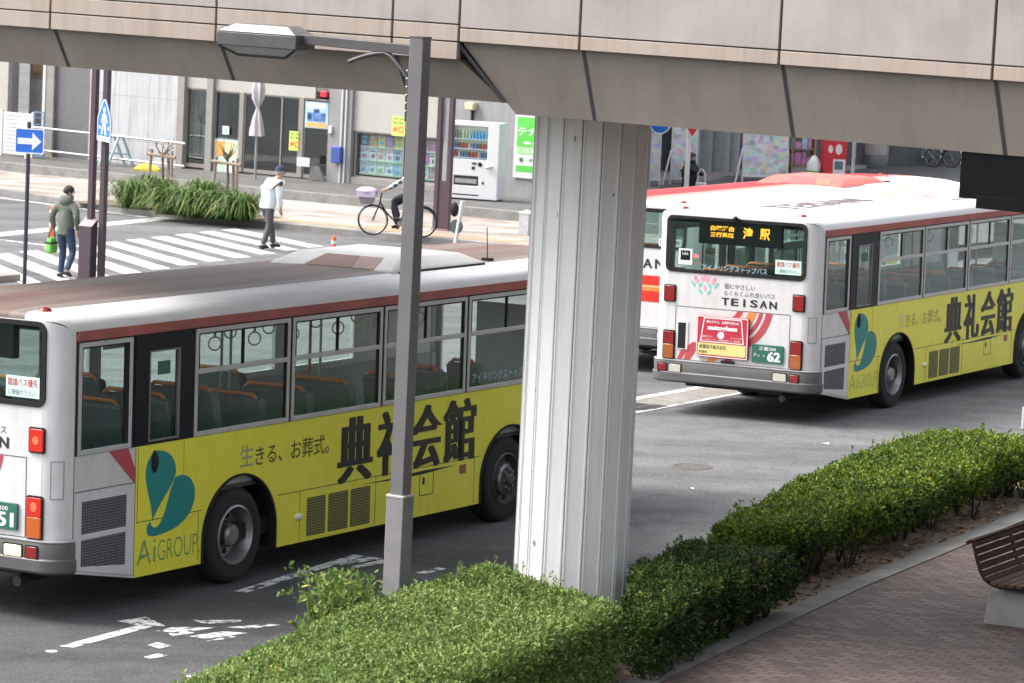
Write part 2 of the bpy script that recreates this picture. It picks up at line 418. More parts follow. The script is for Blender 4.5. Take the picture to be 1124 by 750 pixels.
drape('worn_arrow_marking', [poly2((-19.82, 26.1), (-19.5, 26.05), (-19.33, 26.2), (-19.75, 26.45)), poly2((-19.31, 26.6), (-19.12, 26.52), (-18.93, 26.82), (-18.98, 26.92)),
    poly2((-19.25, 25.95), (-19.03, 26.0), (-18.93, 26.45), (-19.25, 26.22)), poly2((-18.89, 26.5), (-18.66, 26.62), (-18.56, 26.95), (-18.66, 26.92)),
    poly2((-18.87, 25.94), (-18.68, 25.94), (-18.56, 26.42), (-18.78, 26.34)), poly2((-18.62, 25.86), (-18.56, 26.0), (-18.53, 26.2), (-18.59, 26.2)),
    poly2((-19.1, 25.93), (-19.0, 25.85), (-18.93, 26.1), (-19.0, 26.15))], P_WW, .005, du=.2)
drape('patch_marking', [poly2((-18.9, 25.36), (-18.73, 25.3), (-18.73, 25.48), (-18.92, 25.52)), poly2((-17.84, 24.46), (-17.72, 24.44), (-17.62, 24.78), (-17.72, 24.8)), poly2((-18.6, 24.9), (-18.5, 24.88), (-18.48, 25.1), (-18.6, 25.1))], P_WW, .005, du=.1)
drape('lane_dash', [poly2((-19.92, 28.1), (-19.78, 28.13), (-20.12, 30.7), (-20.26, 30.7)), poly2((-20.06, 30.05), (-19.97, 30.05), (-19.88, 30.7), (-20.08, 30.7)), poly2((-19.86, 30.05), (-19.77, 30.05), (-19.72, 30.5), (-19.86, 30.65)), poly2((-19.16, 30.2), (-19.05, 30.2), (-19.05, 30.62), (-19.16, 30.62))], P_WW, .005, du=.3)
mb = MB(); p = xy(-19.37, 24.57); zc = g(*p)+.006
mb.add([(p[0]+.055*math.cos(a*math.pi/8), p[1]+.055*math.sin(a*math.pi/8), zc) for a in range(16)], [tuple(range(16))]); mb.build('dot_marking', P_W, kind='structure')
# gutter strip between the lanes, its white edge lines and a drain grate
GUT = mat('gutter_concrete', (.19, .18, .16), .95, var=.3, vscale=6, bump=.5, bscale=60)
drape('gutter', [poly2((-24.75, 30), (-23.95, 30), (-24.05, 62), (-24.9, 62))], GUT, .004, du=2)
drape('lane_line', [poly2((-24.78, 30), (-24.6, 30), (-24.78, 62), (-24.95, 62)), poly2((-23.98, 30), (-23.86, 30), (-24.02, 62), (-24.1, 62))], P_W, .008, du=2)
mb = MB()
for k in range(9):
    for j in range(2):
        a = -24.55+j*.3; t0 = 43.6+k*.085
        mb.add([ST(a, t0, .012), ST(a+.27, t0, .012), ST(a+.27, t0+.05, .012), ST(a, t0+.05, .012)], [(0, 1, 2, 3)])
gr = mb.build('drain_grate', mat('iron_grate', (.06, .06, .06), .6, metal=.6)); tag(gr, 'dark iron drain grate set in the pale gutter right of the white pillar', 'drain grate')
# manhole
c = gp(760, 513); mb = MB()
mb.lathe([(.0, .009), (.21, .009), (.212, .004), (.225, .004), (.227, .009), (.26, .009), (.27, .003)], Matrix.Translation((c[0], c[1], g(c[0], c[1]))), 32, 'z')
mh = mb.build('manhole_cover', mat('manhole_iron', (.095, .085, .078), .8, metal=.1, var=.35, vscale=14, bump=.6, bscale=40)); tag(mh, 'round rusty manhole cover in the asphalt between the pillar and the long hedge', 'manhole cover')
for px, py in ((759, 537), (907, 488)):
    c = gp(px, py); r = .03+.03*random.random(); mb = MB()
    mb.add([(c[0]+r*math.cos(a)*random.uniform(.7, 1.3), c[1]+r*math.sin(a)*random.uniform(.7, 1.3), g(c[0], c[1])+.012+.006*math.sin(2*a)) for a in (0, 1, 2, 3, 4, 5.2)], [(0, 1, 2, 3, 4, 5)])
    sc_ = mb.build('paper_scrap', mat('litter_white', (.7, .7, .68), .8)); tag(sc_, 'tiny white scrap of litter lying on the asphalt', 'litter', 'white scraps of litter on the asphalt')

# ================================================================== the elevated walkway
PANEL = mat('walkway_panel', (.325, .288, .262), .6, var=.16, vscale=1.2, bump=.1, bscale=20)
PANEL2 = mat('walkway_panel_rust', (.33, .262, .21), .65, var=.25, vscale=1.6, col2=(.36, .31, .27))
GIRD = mat('girder_paint', (.225, .198, .170), .6, var=.16, vscale=.9, detail=8)
JOINT = mat('joint_seal', (.035, .035, .038), .6)
def stain(m, strength=.5):
    """vertical dirt runs on a painted face"""
    t = m.node_tree; b = t.nodes['Principled BSDF']; src = b.inputs['Base Color'].links[0].from_socket
    tc = N(t, 'ShaderNodeTexCoord'); mp = N(t, 'ShaderNodeMapping'); mp.inputs['Scale'].default_value = (7, 7, .5); t.links.new(tc.outputs['Object'], mp.inputs['Vector'])
    n = N(t, 'ShaderNodeTexNoise', Scale=1.0, Detail=6, Roughness=.65); t.links.new(mp.outputs[0], n.inputs['Vector'])
    c = mixc(t, src, ramp(t, n.outputs['Fac'], [(.3, .55), (.52, 1.), (.8, 1.06)]), strength); t.links.new(c, b.inputs['Base Color'])
stain(PANEL, .22); stain(PANEL2, .4); stain(GIRD, .25)
wk = thing('pedestrian_bridge', 'beige panelled elevated walkway crossing above the buses', 'pedestrian bridge', (xy(-16.4, 26.6)[0], xy(-16.4, 26.6)[1], 0), RZ)
# local frame: x along the walkway (s + 16.4), y across (t - 26.6), z world height
XL, XR, XN = -22., 22., -.30; DW = 4.6
S0 = 16.4; joints = [-21.21+1.925*k-.02+S0 for k in range(-8, 15)]
mb = MB()
xs_ = [x for x in joints if XL < x < XR]
def strips(x0, x1, zs, far=False):
    cuts = [x0]+[x for x in xs_ if x0+.05 < x < x1-.05]+[x1]
    for a, b in zip(cuts[:-1], cuts[1:]):
        for z0, z1 in zs:
            mb.box((a+.012, -.0 if not far else DW-.06, z0), (b-.012, .06 if not far else DW, z1))
strips(XL, XN+.02, [(5.712, 6.05), (6.062, 6.9)]); strips(XN+.02, XR, [(5.685, 6.9)])
mb.build('parapet_panel', PANEL, wk, bevel=.004)
mb = MB(); strips(XL, XN+.02, [(5.40, 5.548), (5.56, 5.70)]); strips(XN+.02, XR, [(5.56, 5.673)]); mb.build('edge_panel', PANEL2, wk, bevel=.004)
mb = MB(); mb.box((XL, .03, 5.45), (XN, .1, 6.88)); mb.box((XN, .03, 5.58), (XR, .1, 6.88))
mb.build('joint_backing', JOINT, wk)
mb = MB(); strips(XL, XR, [(5.56, 6.9)], True); mb.build('far_parapet', PANEL, wk)
# girder: inclined outer face, soffit, notch between the shallow and the deep section
def gface(x0, x1, ztop, zbot, dtop, dbot):
    mb.add([(x0, dtop, ztop), (x1, dtop, ztop), (x1, dbot, zbot), (x0, dbot, zbot), (x0, DW-dtop, ztop), (x1, DW-dtop, ztop), (x1, DW-dbot, zbot), (x0, DW-dbot, zbot)],
           [(0, 1, 2, 3), (4, 7, 6, 5), (3, 2, 6, 7), (0, 4, 5, 1), (0, 3, 7, 4), (1, 5, 6, 2)])
mb = MB(); 
mb.add([(XL, .075, 5.40), (XN-.02, .075, 5.40), (XN+.40, .238, 5.04), (XL, .238, 5.04), (XL, DW-.075, 5.40), (XN-.02, DW-.075, 5.40), (XN+.40, DW-.238, 5.04), (XL, DW-.238, 5.04)], [(0, 1, 2, 3), (4, 7, 6, 5), (3, 2, 6, 7), (0, 4, 5, 1), (0, 3, 7, 4), (1, 5, 6, 2)])
mb.box((XN-.9, .1, 5.38), (XN-.05, DW-.1, 5.6)); mb.build('girder', GIRD, wk, smooth=0)
mb = MB()
mb.add([(XN, .07, 5.57), (XR, .07, 5.57), (XR, .235, 4.95), (XN+.5, .235, 4.95), (XN+.42, .21, 5.045), (XN, DW-.07, 5.57), (XR, DW-.07, 5.57), (XR, DW-.235, 4.95), (XN+.5, DW-.235, 4.95), (XN+.42, DW-.21, 5.045)],
       [(0, 1, 2, 3, 4), (5, 9, 8, 7, 6), (3, 2, 7, 8), (4, 3, 8, 9), (0, 4, 9, 5), (1, 6, 7, 2), (0, 5, 6, 1)]); mb.build('girder', GIRD, wk, smooth=0)
for x in xs_:
    mb = MB(); L_ = x < XN; zt, zb = (5.40, 5.04) if L_ else (5.56, 4.95)
    mb.add([(x-.014, .066, zt), (x+.02, .066, zt), (x+.075, .232, zb), (x+.041, .232, zb)], [(0, 1, 2, 3)]); mb.build('girder_joint', JOINT, wk)
mb = MB(); mb.bar((XN-.02, .062, 5.545), (XN+.40, .2, 5.05), .05, .03); mb.build('girder_joint', JOINT, wk)
mb = MB(); mb.box((XL, .1, 5.6), (XR, DW-.1, 5.85)); mb.build('deck_slab', mat('deck_concrete', (.3, .29, .28), .9), wk)
# supporting pillar, clad in vertical panels
pc = xy(-16.43, 28.60)
pl = thing('bridge_pillar', 'white round pillar clad in vertical ribbed panels under the walkway', 'pillar', (pc[0], pc[1], g(*pc)))
PW = mat('pillar_white', (.76, .76, .76), .5, var=.04, vscale=2, bump=.06, bscale=14); stain(PW, .22)
mb = MB(); npan = 18; Rp = .53
for k in range(npan):
    a0 = 2*math.pi*(k+.022)/npan; a1 = 2*math.pi*(k+.978)/npan
    pts = []
    for a in np.linspace(a0, a1, 2): pts.append((Rp*math.cos(a), Rp*math.sin(a)))
    base = len(pts)
    inn = [(.965*p[0], .965*p[1]) for p in pts[::-1]]
    mb.prism(pts+inn, lambda a, b, d: (a, b, d), 5.3, -.1)
mb.build('cladding', PW, pl, smooth=0, bevel=.004)
mb = MB()
for k in range(npan):
    a = 2*math.pi*k/npan
    for da, w, o in ((.028, .007, .004), (-.028, .007, .004)):
        c_, s_ = math.cos(a+da), math.sin(a+da); rr0, rr1 = Rp*.985, Rp+o
        mb.add([(rr0*c_-w*-s_*0-w*s_*-1*0-w*-s_, rr0*s_-w*c_, z) for z in (-.1, 5.3)]+[(rr1*c_+w*s_, rr1*s_-w*c_, z) for z in (-.1, 5.3)]+[(rr1*c_-w*s_, rr1*s_+w*c_, z) for z in (-.1, 5.3)], [(0, 1, 3, 2), (2, 3, 5, 4), (4, 5, 1, 0)])
mb.build('ribs', PW, pl, smooth=0)
mb = MB(); mb.cyl((0, 0, -.1), (0, 0, 5.3), Rp*.972, n=40); mb.build('seam_backing', mat('seam_grey', (.36, .36, .37), .7, var=.2), pl)
mb = MB(); rr_ = random.Random(2)
for k in range(60):
    a = 2*math.pi*(rr_.randrange(npan)+rr_.choice((.05, .95)))/npan; z = rr_.uniform(.3, 5.0); mb.ball(((Rp*.996)*math.cos(a), (Rp*.996)*math.sin(a), z), rr_.uniform(.004, .008), 6, 4)
mb.build('screw_heads', mat('rusty_screw', (.2, .16, .14), .8), pl)
mb = MB()
for k in range(5):
    a = rr_.uniform(-2.6, -.6); z = rr_.choice((rr_.uniform(.5, 1.4), rr_.uniform(3.6, 4.9))); w = rr_.uniform(.008, .02); h = rr_.uniform(.008, .03)
    P = [((Rp+.002)*math.cos(a+q*w), (Rp+.002)*math.sin(a+q*w), z+v*h) for q, v in ((-1, -1), (.6, -1.2), (1, .4), (.2, 1.3), (-.8, .8))]
    mb.quad(*P)
mb.build('scuff_marks', mat('scuff', (.22, .21, .2), .8, var=.4, vscale=30), pl)
# black box hung below the walkway at the right
bx = thing('hanging_sign', 'black hanging sign box with stepped lower edge under the walkway', 'sign', (wk.location.x, wk.location.y, 0), RZ)
BLK = mat('matte_black', (.010, .010, .011), .9, spec=.05)
mb = MB(); mb.box((4.46, .245, 4.57), (7.6, .55, 5.0)); mb.build('upper_box', BLK, bx, bevel=.006)
mb = MB(); mb.box((4.62, .235, 4.497), (7.4, .56, 4.6)); mb.build('lower_box', BLK, bx, bevel=.004)

sbx = xy(-3.0, 17)  # unseen building, added to shade the pavement and fill window reflections
sn = thing('added_shade_building', 'grey station building on the right side of the brick pavement', 'building', (sbx[0], sbx[1], 0), math.atan2(E2[1], E2[0]))
mb = MB()
holes = [rect(2+3.2*k, 1.0+3.6*j, 4.4+3.2*k, 3.2+3.6*j) for k in range(15) for j in range(2)]
mb.plate(rect(0, -1.5, 52, 8.6), holes, lambda a, b, d: (a, -d, b), 0, -.3); mb.build('wall', mat('added_building_wall', (.16, .155, .15), .8, var=.15, vscale=.8), sn, smooth=0)
mb = MB(); mb.box((0, -.22, -1.5), (52, -.26, 8.6)); mb.build('window_glass', mat('added_building_glass', (.03, .035, .04), .1), sn)
mb = MB(); mb.box((-.3, -9, 8.6), (52.3, .1, 8.9)); mb.build('roof', mat('added_building_wall', (.16, .155, .15)), sn)
# ================================================================== buses
WHITE = mat('bus_white', (.60, .597, .595), .28, var=.03, vscale=1.5, coat=.4)
YELLOW = mat('bus_yellow', (.80, .745, .06), .3, var=.04, vscale=1.2, coat=.3)
RAIL = mat('faded_red_trim', (.33, .085, .065), .55, var=.25, vscale=2.5)
ALU = mat('window_aluminium', (.5, .5, .49), .4, metal=.35, var=.08)
RUB = mat('black_rubber', (.012, .012, .013), .6, spec=.25)
BLKP = mat('black_gloss_panel', (.010, .012, .019), .3, spec=.2)
BUMP = mat('bumper_grey', (.10, .10, .10), .5, metal=.2, var=.15, vscale=3)
BUMPL = mat('bumper_light', (.42, .42, .42), .4, metal=.4)
GREYP = mat('vent_panel_grey', (.58, .58, .58), .45, var=.06)
TYRE = mat('tyre_rubber', (.018, .018, .019), .85, var=.3, vscale=8)
RIMM = mat('wheel_steel', (.30, .30, .30), .42, metal=.7, var=.25, vscale=7)
RIMD = mat('wheel_steel_dark', (.09, .09, .09), .6, metal=.4, var=.3, vscale=7)
HOLE = mat('dark_hole', (.006, .006, .006), .9, var=0)
TEAL = mat('teal_vinyl', (.012, .22, .21), .4, var=.04)
INK = mat('black_vinyl', (.022, .02, .018), .45, var=.1)
INKG = mat('grey_vinyl', (.32, .31, .2), .5, var=.1)
INKF = mat('faded_vinyl', (.34, .33, .10), .5, var=.1)
REDV = mat('crimson_vinyl', (.42, .06, .075), .4, var=.05)
ORAV = mat('orange_vinyl', (.72, .24, .07), .4, var=.05)
PINKV = mat('pink_vinyl', (.75, .32, .42), .4, var=.05)
LTEAL = mat('pale_teal_vinyl', (.18, .48, .44), .4, var=.05)
LEAD = mat('lamp_red_dark', (.22, .012, .012), .15, var=.1, coat=.6)
LAMPO = mat('lamp_amber_dark', (.32, .09, .02), .15, var=.1, coat=.6)
LEADL = mat('lamp_red_lit', (.32, .015, .012), .2, var=.1, emit=(1, .05, .02), estr=.12)
HOT = mat('lamp_bulb_lit', (.6, .06, .03), .2, var=0, emit=(1, .13, .05), estr=.55)
LAMPOL = mat('lamp_amber_lit', (.34, .08, .015), .2, var=.1, emit=(1, .18, .03), estr=.06)
LAMPW = mat('reversing_lamp_glass', (.5, .48, .42), .15, var=.05)
LAMPWL = mat('reversing_lamp_lit', (.8, .6, .4), .2, var=.05, emit=(1, .62, .3), estr=.3)
GLS = glassmat('window_glass', (.90, .96, .94), .0)
GLR = glassmat('rear_window_glass', (.74, .82, .80), .01)
STK = mat('pale_sticker', (.55, .72, .68), .4, var=0)
SEATM = mat('seat_fabric', (.10, .135, .145), .9, var=.2, vscale=20)
ORAIL = mat('orange_grab_rail', (.62, .19, .06), .45, var=.15)
STEEL = mat('steel_pole', (.45, .45, .45), .3, metal=.8, var=0)
CEIL = mat('bus_ceiling', (.55, .56, .55), .7, var=.05)
INNER = mat('bus_inner_wall', (.34, .37, .37), .7, var=.1)
RFLOOR = mat('bus_floor', (.07, .07, .075), .8, var=.2)
RINGM = mat('strap_ring', (.62, .63, .62), .4, var=0)
REDB = mat('ad_board_red', (.44, .025, .05), .4, var=.05)
ADY = mat('ad_board_yellow', (.66, .58, .22), .5, var=.05)
PLT = mat('plate_green', (.02, .12, .085), .45, var=.05)
LED = mat('led_orange', (.2, .06, .01), .4, var=0, emit=(1, .42, .03), estr=1.2)
WIDE, ULEN = 2.49, 10.25
def grime(m, s1, s2):
    """road film: faint rain streaks, blotches, and slightly wavy sheet metal"""
    t = m.node_tree; b = t.nodes['Principled BSDF']; src = b.inputs['Base Color'].links[0].from_socket
    tc = N(t, 'ShaderNodeTexCoord'); mp = N(t, 'ShaderNodeMapping'); mp.inputs['Scale'].default_value = (9, 9, .7); t.links.new(tc.outputs['Object'], mp.inputs['Vector'])
    n = N(t, 'ShaderNodeTexNoise', Scale=1.0, Detail=7, Roughness=.7); t.links.new(mp.outputs[0], n.inputs['Vector'])
    n2 = N(t, 'ShaderNodeTexNoise', Scale=3.0, Detail=9, Roughness=.75); t.links.new(tc.outputs['Object'], n2.inputs['Vector'])
    c = mixc(t, src, ramp(t, n.outputs['Fac'], [(.32, (.6, .58, .54)), (.55, (1, 1, 1))]), s1)
    c = mixc(t, c, ramp(t, n2.outputs['Fac'], [(.3, (.55, .52, .48)), (.5, (1, 1, 1))]), s2); t.links.new(c, b.inputs['Base Color'])
    n3 = N(t, 'ShaderNodeTexNoise', Scale=1.6, Detail=2); t.links.new(tc.outputs['Object'], n3.inputs['Vector']); bumpit(t, b, n3.outputs['Fac'], .35, .02)
    r = ramp(t, n2.outputs['Fac'], [(.3, .55), (.6, .27)]); t.links.new(r, b.inputs['Roughness'])
grime(WHITE, .22, .22); grime(YELLOW, .10, .16)
def roofmat(name, cols, dirt):
    m = bpy.data.materials.new(name); m.use_nodes = True; t = m.node_tree; b = t.nodes['Principled BSDF']; b.inputs['Roughness'].default_value = .6; b.inputs['Specular IOR Level'].default_value = .2
    tc = N(t, 'ShaderNodeTexCoord'); sp = N(t, 'ShaderNodeSeparateXYZ'); t.links.new(tc.outputs['Object'], sp.inputs[0])
    mr = N(t, 'ShaderNodeMath', operation='DIVIDE'); t.links.new(sp.outputs['Y'], mr.inputs[0]); mr.inputs[1].default_value = WIDE
    c = ramp(t, mr.outputs[0], cols); 
    for nd in t.nodes:
        if nd.type == 'VALTORGB': nd.color_ramp.interpolation = 'CONSTANT'
    mp = N(t, 'ShaderNodeMapping'); mp.inputs['Scale'].default_value = (.35, 2.2, 1); t.links.new(tc.outputs['Object'], mp.inputs['Vector'])
    n = N(t, 'ShaderNodeTexNoise', Scale=1.0, Detail=8, Roughness=.7); t.links.new(mp.outputs[0], n.inputs['Vector'])
    c = mixc(t, c, ramp(t, n.outputs['Fac'], [(.3, (.5, .46, .43)), (.62, (1, 1, 1))]), dirt)
    t.links.new(c, b.inputs['Base Color']); return m
_w = (.72, .715, .71)
ROOF_A = roofmat('weathered_shaded_roof', [(0, _w), (.17, (.22, .185, .17)), (.25, (.16, .115, .095)), (.46, (.16, .10, .08)), (.62, (.19, .145, .125)), (.8, (.18, .115, .095)), (.93, _w)], .7)  # weathered browns, darkened further to hold the walkway's shade
ROOF_B = roofmat('white_roof', [(0, _w), (.62, (.74, .66, .65)), (.72, _w)], .2)
ROOF_C = roofmat('red_striped_roof', [(0, _w), (.40, (.60, .24, .20)), (.52, (.46, .03, .035)), (.90, (.66, .4, .36)), (.95, _w)], .2)

def plan(inu, inv_r, inv_l, n=6, L=ULEN, r0=.22):
    """plan outline: rear right, counter-clockwise seen from above starting on the right side front"""
    u0, u1, v0, v1 = -.22+inu, L, inv_r, WIDE-inv_l
    r = min(max(.02, r0), (v1-v0)*.42)
    pts = [(u1, v0)]+[(u1-.3-(u1-.3-(u0+r))*k/8, v0) for k in range(9)]
    pts += [(u0+r-r*math.sin(a), v0+r-r*math.cos(a)) for a in np.linspace(0, math.pi/2, n+1)[1:]]
    pts += [(u0, v0+r+(v1-v0-2*r)*k/6) for k in range(1, 7)]
    pts += [(u0+r-r*math.cos(a), v1-r+r*math.sin(a)) for a in np.linspace(0, math.pi/2, n+1)[1:]]
    pts += [(u0+r+(u1-.3-(u0+r))*k/8, v1) for k in range(1, 9)]+[(u1, v1)]
    return pts
def make_wheel(bus, u, right, front):
    v = 0 if right else WIDE; sg = 1 if right else -1
    w = thing('wheel', None, None); w.parent = bus
    # local y grows inward; rim faces outward
    w.location = (u, v+sg*.05, .485); w.rotation_euler = (0, 0, 0 if right else math.pi)
    mb = MB(); R = .485
    mb.lathe([(.29, .05), (.30, .0), (.33, -.012), (.36, -.004), (.362, -.010), (.42, -.012), (.45, .005), (.455, .0), (.472, .02), (.485, .05), (.485, .2), (.47, .24), (.30, .25), (.29, .2)], n=48)
    mb.build('tyre', TYRE, w)
    mb = MB()
    if front:
        mb.lathe([(.30, .02), (.295, -.012), (.28, -.02), (.265, .03), (.25, .05), (.19, .045), (.165, .0), (.15, -.03), (.14, -.035), (.07, -.035), (.065, -.075), (.05, -.09), (.0, -.09)], n=40)
        mb.build('rim', RIMD, w)
        mb = MB()
        for k in range(8):
            a = 2*math.pi*k/8; mb.cyl((.11*math.cos(a), -.035, .11*math.sin(a)), (.11*math.cos(a), -.06, .11*math.sin(a)), .016, n=6)
        mb.lathe([(.168, .0), (.17, -.01), (.155, -.035)], n=40)
        mb.build('wheel_nuts', RIMM, w)
    else:
        mb.lathe([(.305, .03), (.30, -.012), (.285, -.02), (.272, .0), (.262, .10), (.235, .155), (.20, .165), (.13, .16), (.115, .10), (.10, .03), (.085, .01), (.05, .005), (.0, .005)], n=40); mb.build('rim', RIMM, w)
        mb = MB()
        for k in range(8):
            a = 2*math.pi*k/8; mb.cyl((.118*math.cos(a), .06, .118*math.sin(a)), (.122*math.cos(a), .155, .122*math.sin(a)), .014, n=6)
        mb.build('wheel_nuts', RIMD, w)
    mb = MB()
    for k in range(8):
        a = 2*math.pi*(k+.4)/8; rr, d = (.225, .0445) if front else (.195, .158)
        if front and True: mb.ball((rr*math.cos(a), .042, rr*math.sin(a)), (.03, .01, .03), 10, 6)
        else: mb.ball((rr*math.cos(a), d, rr*math.sin(a)), (.032, .012, .032), 10, 6)
    mb.build('vent_holes', HOLE, w)
    return w
def mesh_pattern_mat():
    m = bpy.data.materials.new('perforated_grille'); m.use_nodes = True; t = m.node_tree; b = t.nodes['Principled BSDF']; b.inputs['Roughness'].default_value = .6
    tc = N(t, 'ShaderNodeTexCoord'); mp = N(t, 'ShaderNodeMapping'); mp.inputs['Rotation'].default_value = (0, R_(45), 0); mp.inputs['Scale'].default_value = (1, 1, 1)
    t.links.new(tc.outputs['Object'], mp.inputs['Vector'])
    ck = N(t, 'ShaderNodeTexChecker', Scale=52); ck.inputs['Color1'].default_value = (.015, .015, .017, 1); ck.inputs['Color2'].default_value = (.15, .15, .16, 1)
    t.links.new(mp.outputs[0], ck.inputs['Vector']); t.links.new(ck.outputs[0], b.inputs['Base Color']); return m
GRILLE = mesh_pattern_mat()
def mesh_pattern_yel():
    m = GRILLE.copy(); m.name = 'yellow_perforated_grille'
    for n in m.node_tree.nodes:
        if n.type == 'TEX_CHECKER': n.inputs['Color1'].default_value = (.02, .02, .012, 1); n.inputs['Color2'].default_value = (.26, .24, .06, 1)
    return m
GRILLEY = mesh_pattern_yel()

def arch(u, hw=.64, top=1.105, bot=.283, n=16):
    return [(u-hw, bot)]+[(u-hw*math.cos(a), .50+(top-.50)*math.sin(a)) for a in np.linspace(0, math.pi, n)]+[(u+hw, bot)]
def make_bus(x, y, th, label, style, plate_no, lit=False, interior=True, hs=1.0):
    n = Vector((-GA, -GB, 1)).normalized(); d = Vector((math.cos(th), math.sin(th), 0)); d = (d-n*d.dot(n)).normalized(); l = n.cross(d)
    M = Matrix.Identity(4)
    for i in range(3): M[i][0], M[i][1], M[i][2] = d[i], l[i], n[i]*hs
    M.translation = (x, y, GA*x+GB*(y-35))
    bus = thing('city_bus', label, 'bus', matrix=M, group='white city buses')
    side = lambda a, b, dd: (a, -dd, b)                      # right side, dd grows outward
    lside = lambda a, b, dd: (a, WIDE+dd, b)
    RU = -.22
    rear = lambda a, b, dd: (RU-dd, a, b)                    # a = v
    rearT = lambda a, b, dd: (RU-dd, WIDE-a, b)              # a grows to the right seen from behind
    # ---- body shell
    mb = MB()
    wins = [(.045, .865), (1.875, 3.49), (3.535, 5.195), (5.24, 6.885), (6.925, 8.55), (8.62, 9.75)]
    # upper right side between roof rail and belt line
    holes = [rect(a+.03, 1.575, b-.03, 2.575) for a, b in wins]+[rect(1.13, 1.57, 1.62, 2.44)]
    mb.plate(rect(0, 1.54, ULEN, 2.70), holes, side, 0, -.05)
    sidefr = mb.build('window_band', RUB, bus, smooth=0)
    mb = MB()
    mb.plate([(0, .45), (.955, .285), (.955, 1.54), (0, 1.54)], [], side, 0, -.04)
    # left side (doors there are hidden): lower skirt with arches, upper band with windows
    outl = [(0, .45), (.95, .285)]+arch(2.68)+arch(7.9)+[(ULEN, .285), (ULEN, 1.54), (0, 1.54)]
    mb.plate(outl, [], lside, 0, -.04)
    mb.plate(rect(0, 1.54, ULEN, 2.70), [rect(a, 1.6, b, 2.55) for a, b in ((.3, 1.7), (1.9, 3.4), (3.6, 5.1), (5.3, 6.8), (7.0, 8.4))], lside, 0, -.05)
    # rear face with the window opening
    fold = style != 'red'
    wt, wb = (2.765, 2.03) if fold else (2.74, 2.13)
    mb.plate(rect(.2, .72, WIDE-.2, 2.80), [rrect(.205, wb, WIDE-.205, wt, .06)], rear, 0, -.04)
    # corners
    for right in (True, False):
        A = np.linspace(0, math.pi/2, 9); vs = []
        for a in A:
            u = -.22*math.sin(a); v = .22-.22*math.cos(a)
            ht = 2.70+.10*math.sin(a); vv = v if right else WIDE-v
            vs += [(u, vv, .5), (u, vv, 1.5), (u, vv, ht)]
        mb.add(vs, [(3*k+j, 3*k+3+j, 3*k+4+j, 3*k+1+j) for k in range(8) for j in range(2)])
    # front
    mb.plate(rect(0, .3, WIDE, 2.8), [rrect(.12, 1.3, WIDE-.12, 2.55, .08)], lambda a, b, dd: (ULEN+dd, a, b), 0, -.04)
    mb.build('body', WHITE, bus, smooth=35)
    # ---- roof
    mb = MB()
    lv = [(0, 0, 2.70, 2.80), (.008, .0, 2.755, 2.83), (.035, .015, 2.795, 2.85), (.10, .05, 2.83, 2.865), (.22, .13, 2.852, 2.872), (.5, .4, 2.875, 2.88), (.9, .9, 2.888, 2.888), (1.2, 1.6, 2.892, 2.892)]
    rings = []
    for iv, iu, hside, hrear in lv:
        P = plan(iu, iv, iv, r0=max(.03, .22-.1*iv))
        rg = []
        for (u, v) in P:
            k = sm((0.25-(u-iu+.0))/.47) if u < .3+iu else 0
            k = sm(((.02+iu)-u)/.24)
            rg.append((u, v, hside*(1-k)+hrear*k))
        rings.append(rg)
    nn = len(rings[0])
    mb.add([p for r_ in rings for p in r_], [(i*nn+j, i*nn+j+1, (i+1)*nn+j+1, (i+1)*nn+j) for i in range(len(rings)-1) for j in range(nn-1)]+[tuple((len(rings)-1)*nn+j for j in range(nn))])
    mb.add([rings[i][0] for i in range(len(rings))]+[rings[i][-1] for i in range(len(rings))][::-1], [tuple(range(2*len(rings)))])
    mb.build('roof', {'weathered': ROOF_A, 'white': ROOF_B, 'red': ROOF_C}[style], bus, smooth=50)
    mb = MB()
    mb.add([], [])
    mb.prism([(.008, 2.61), (ULEN-.1, 2.61), (ULEN-.1, 2.70), (.035, 2.70), (.008, 2.67)], side, .016, -.0); mb.build('drip_rail', RAIL, bus)
    mb = MB(); mb.box((.01, -.018, 2.598), (ULEN-.1, .0, 2.608)); mb.build('gutter_seal', RUB, bus)
    # air conditioner on the roof
    ac = MB(); a0, a1, b0, b1 = (5.95, 7.85, .36, 1.98) if style != 'white' else (5.35, 7.5, .4, 2.1)
    def acring(zz, ins_r, ins_f, ins_s): return [(a0+ins_r, b0+ins_s, zz), (a1-ins_f, b0+ins_s, zz), (a1-ins_f, b1-ins_s, zz), (a0+ins_r, b1-ins_s, zz)]
    rr = [acring(2.85, .0, .0, 0), acring(2.89, .0, 0, 0), acring(3.0, .34, .3, .14), acring(3.025, .5, .5, .28)]
    pts = [p for r_ in rr for p in r_]
    ac.add(pts, [(i*4+j, i*4+(j+1) % 4, (i+1)*4+(j+1) % 4, (i+1)*4+j) for i in range(3) for j in range(4)]+[(12, 13, 14, 15)])
    if style == 'weathered': acm = mat('roof_unit_white', (.52, .50, .475), .5, var=.1)
    elif style == 'white': acm = mat('roof_unit_pale', (.74, .74, .74), .45, var=.06)
    else: acm = mat('roof_unit_red', (.60, .12, .09), .5, var=.1)
    unit = ac.build('roof_unit', acm, bus, smooth=30, bevel=.03)
    mb = MB()
    def acrear(v0, v1, k0=.04, k1=.97):
        P = lambda v, k: (a0+.34*k-.004, v+(.14*k if v < 1.1 else -.14*k)*.6, 2.89+.11*k+.004)
        return [P(v0, k0), P(v1, k0), P(v1, k1), P(v0, k1)]
    mb.m = 0; mb.quad(*acrear(1.52, .92)); mb.m = 1; mb.quad(*acrear(.91, .62))
    tone = {'weathered': ((.20, .105, .08), (.27, .18, .15)), 'white': ((.62, .33, .25), (.64, .25, .26)), 'red': ((.5, .1, .1), (.6, .15, .1))}[style]
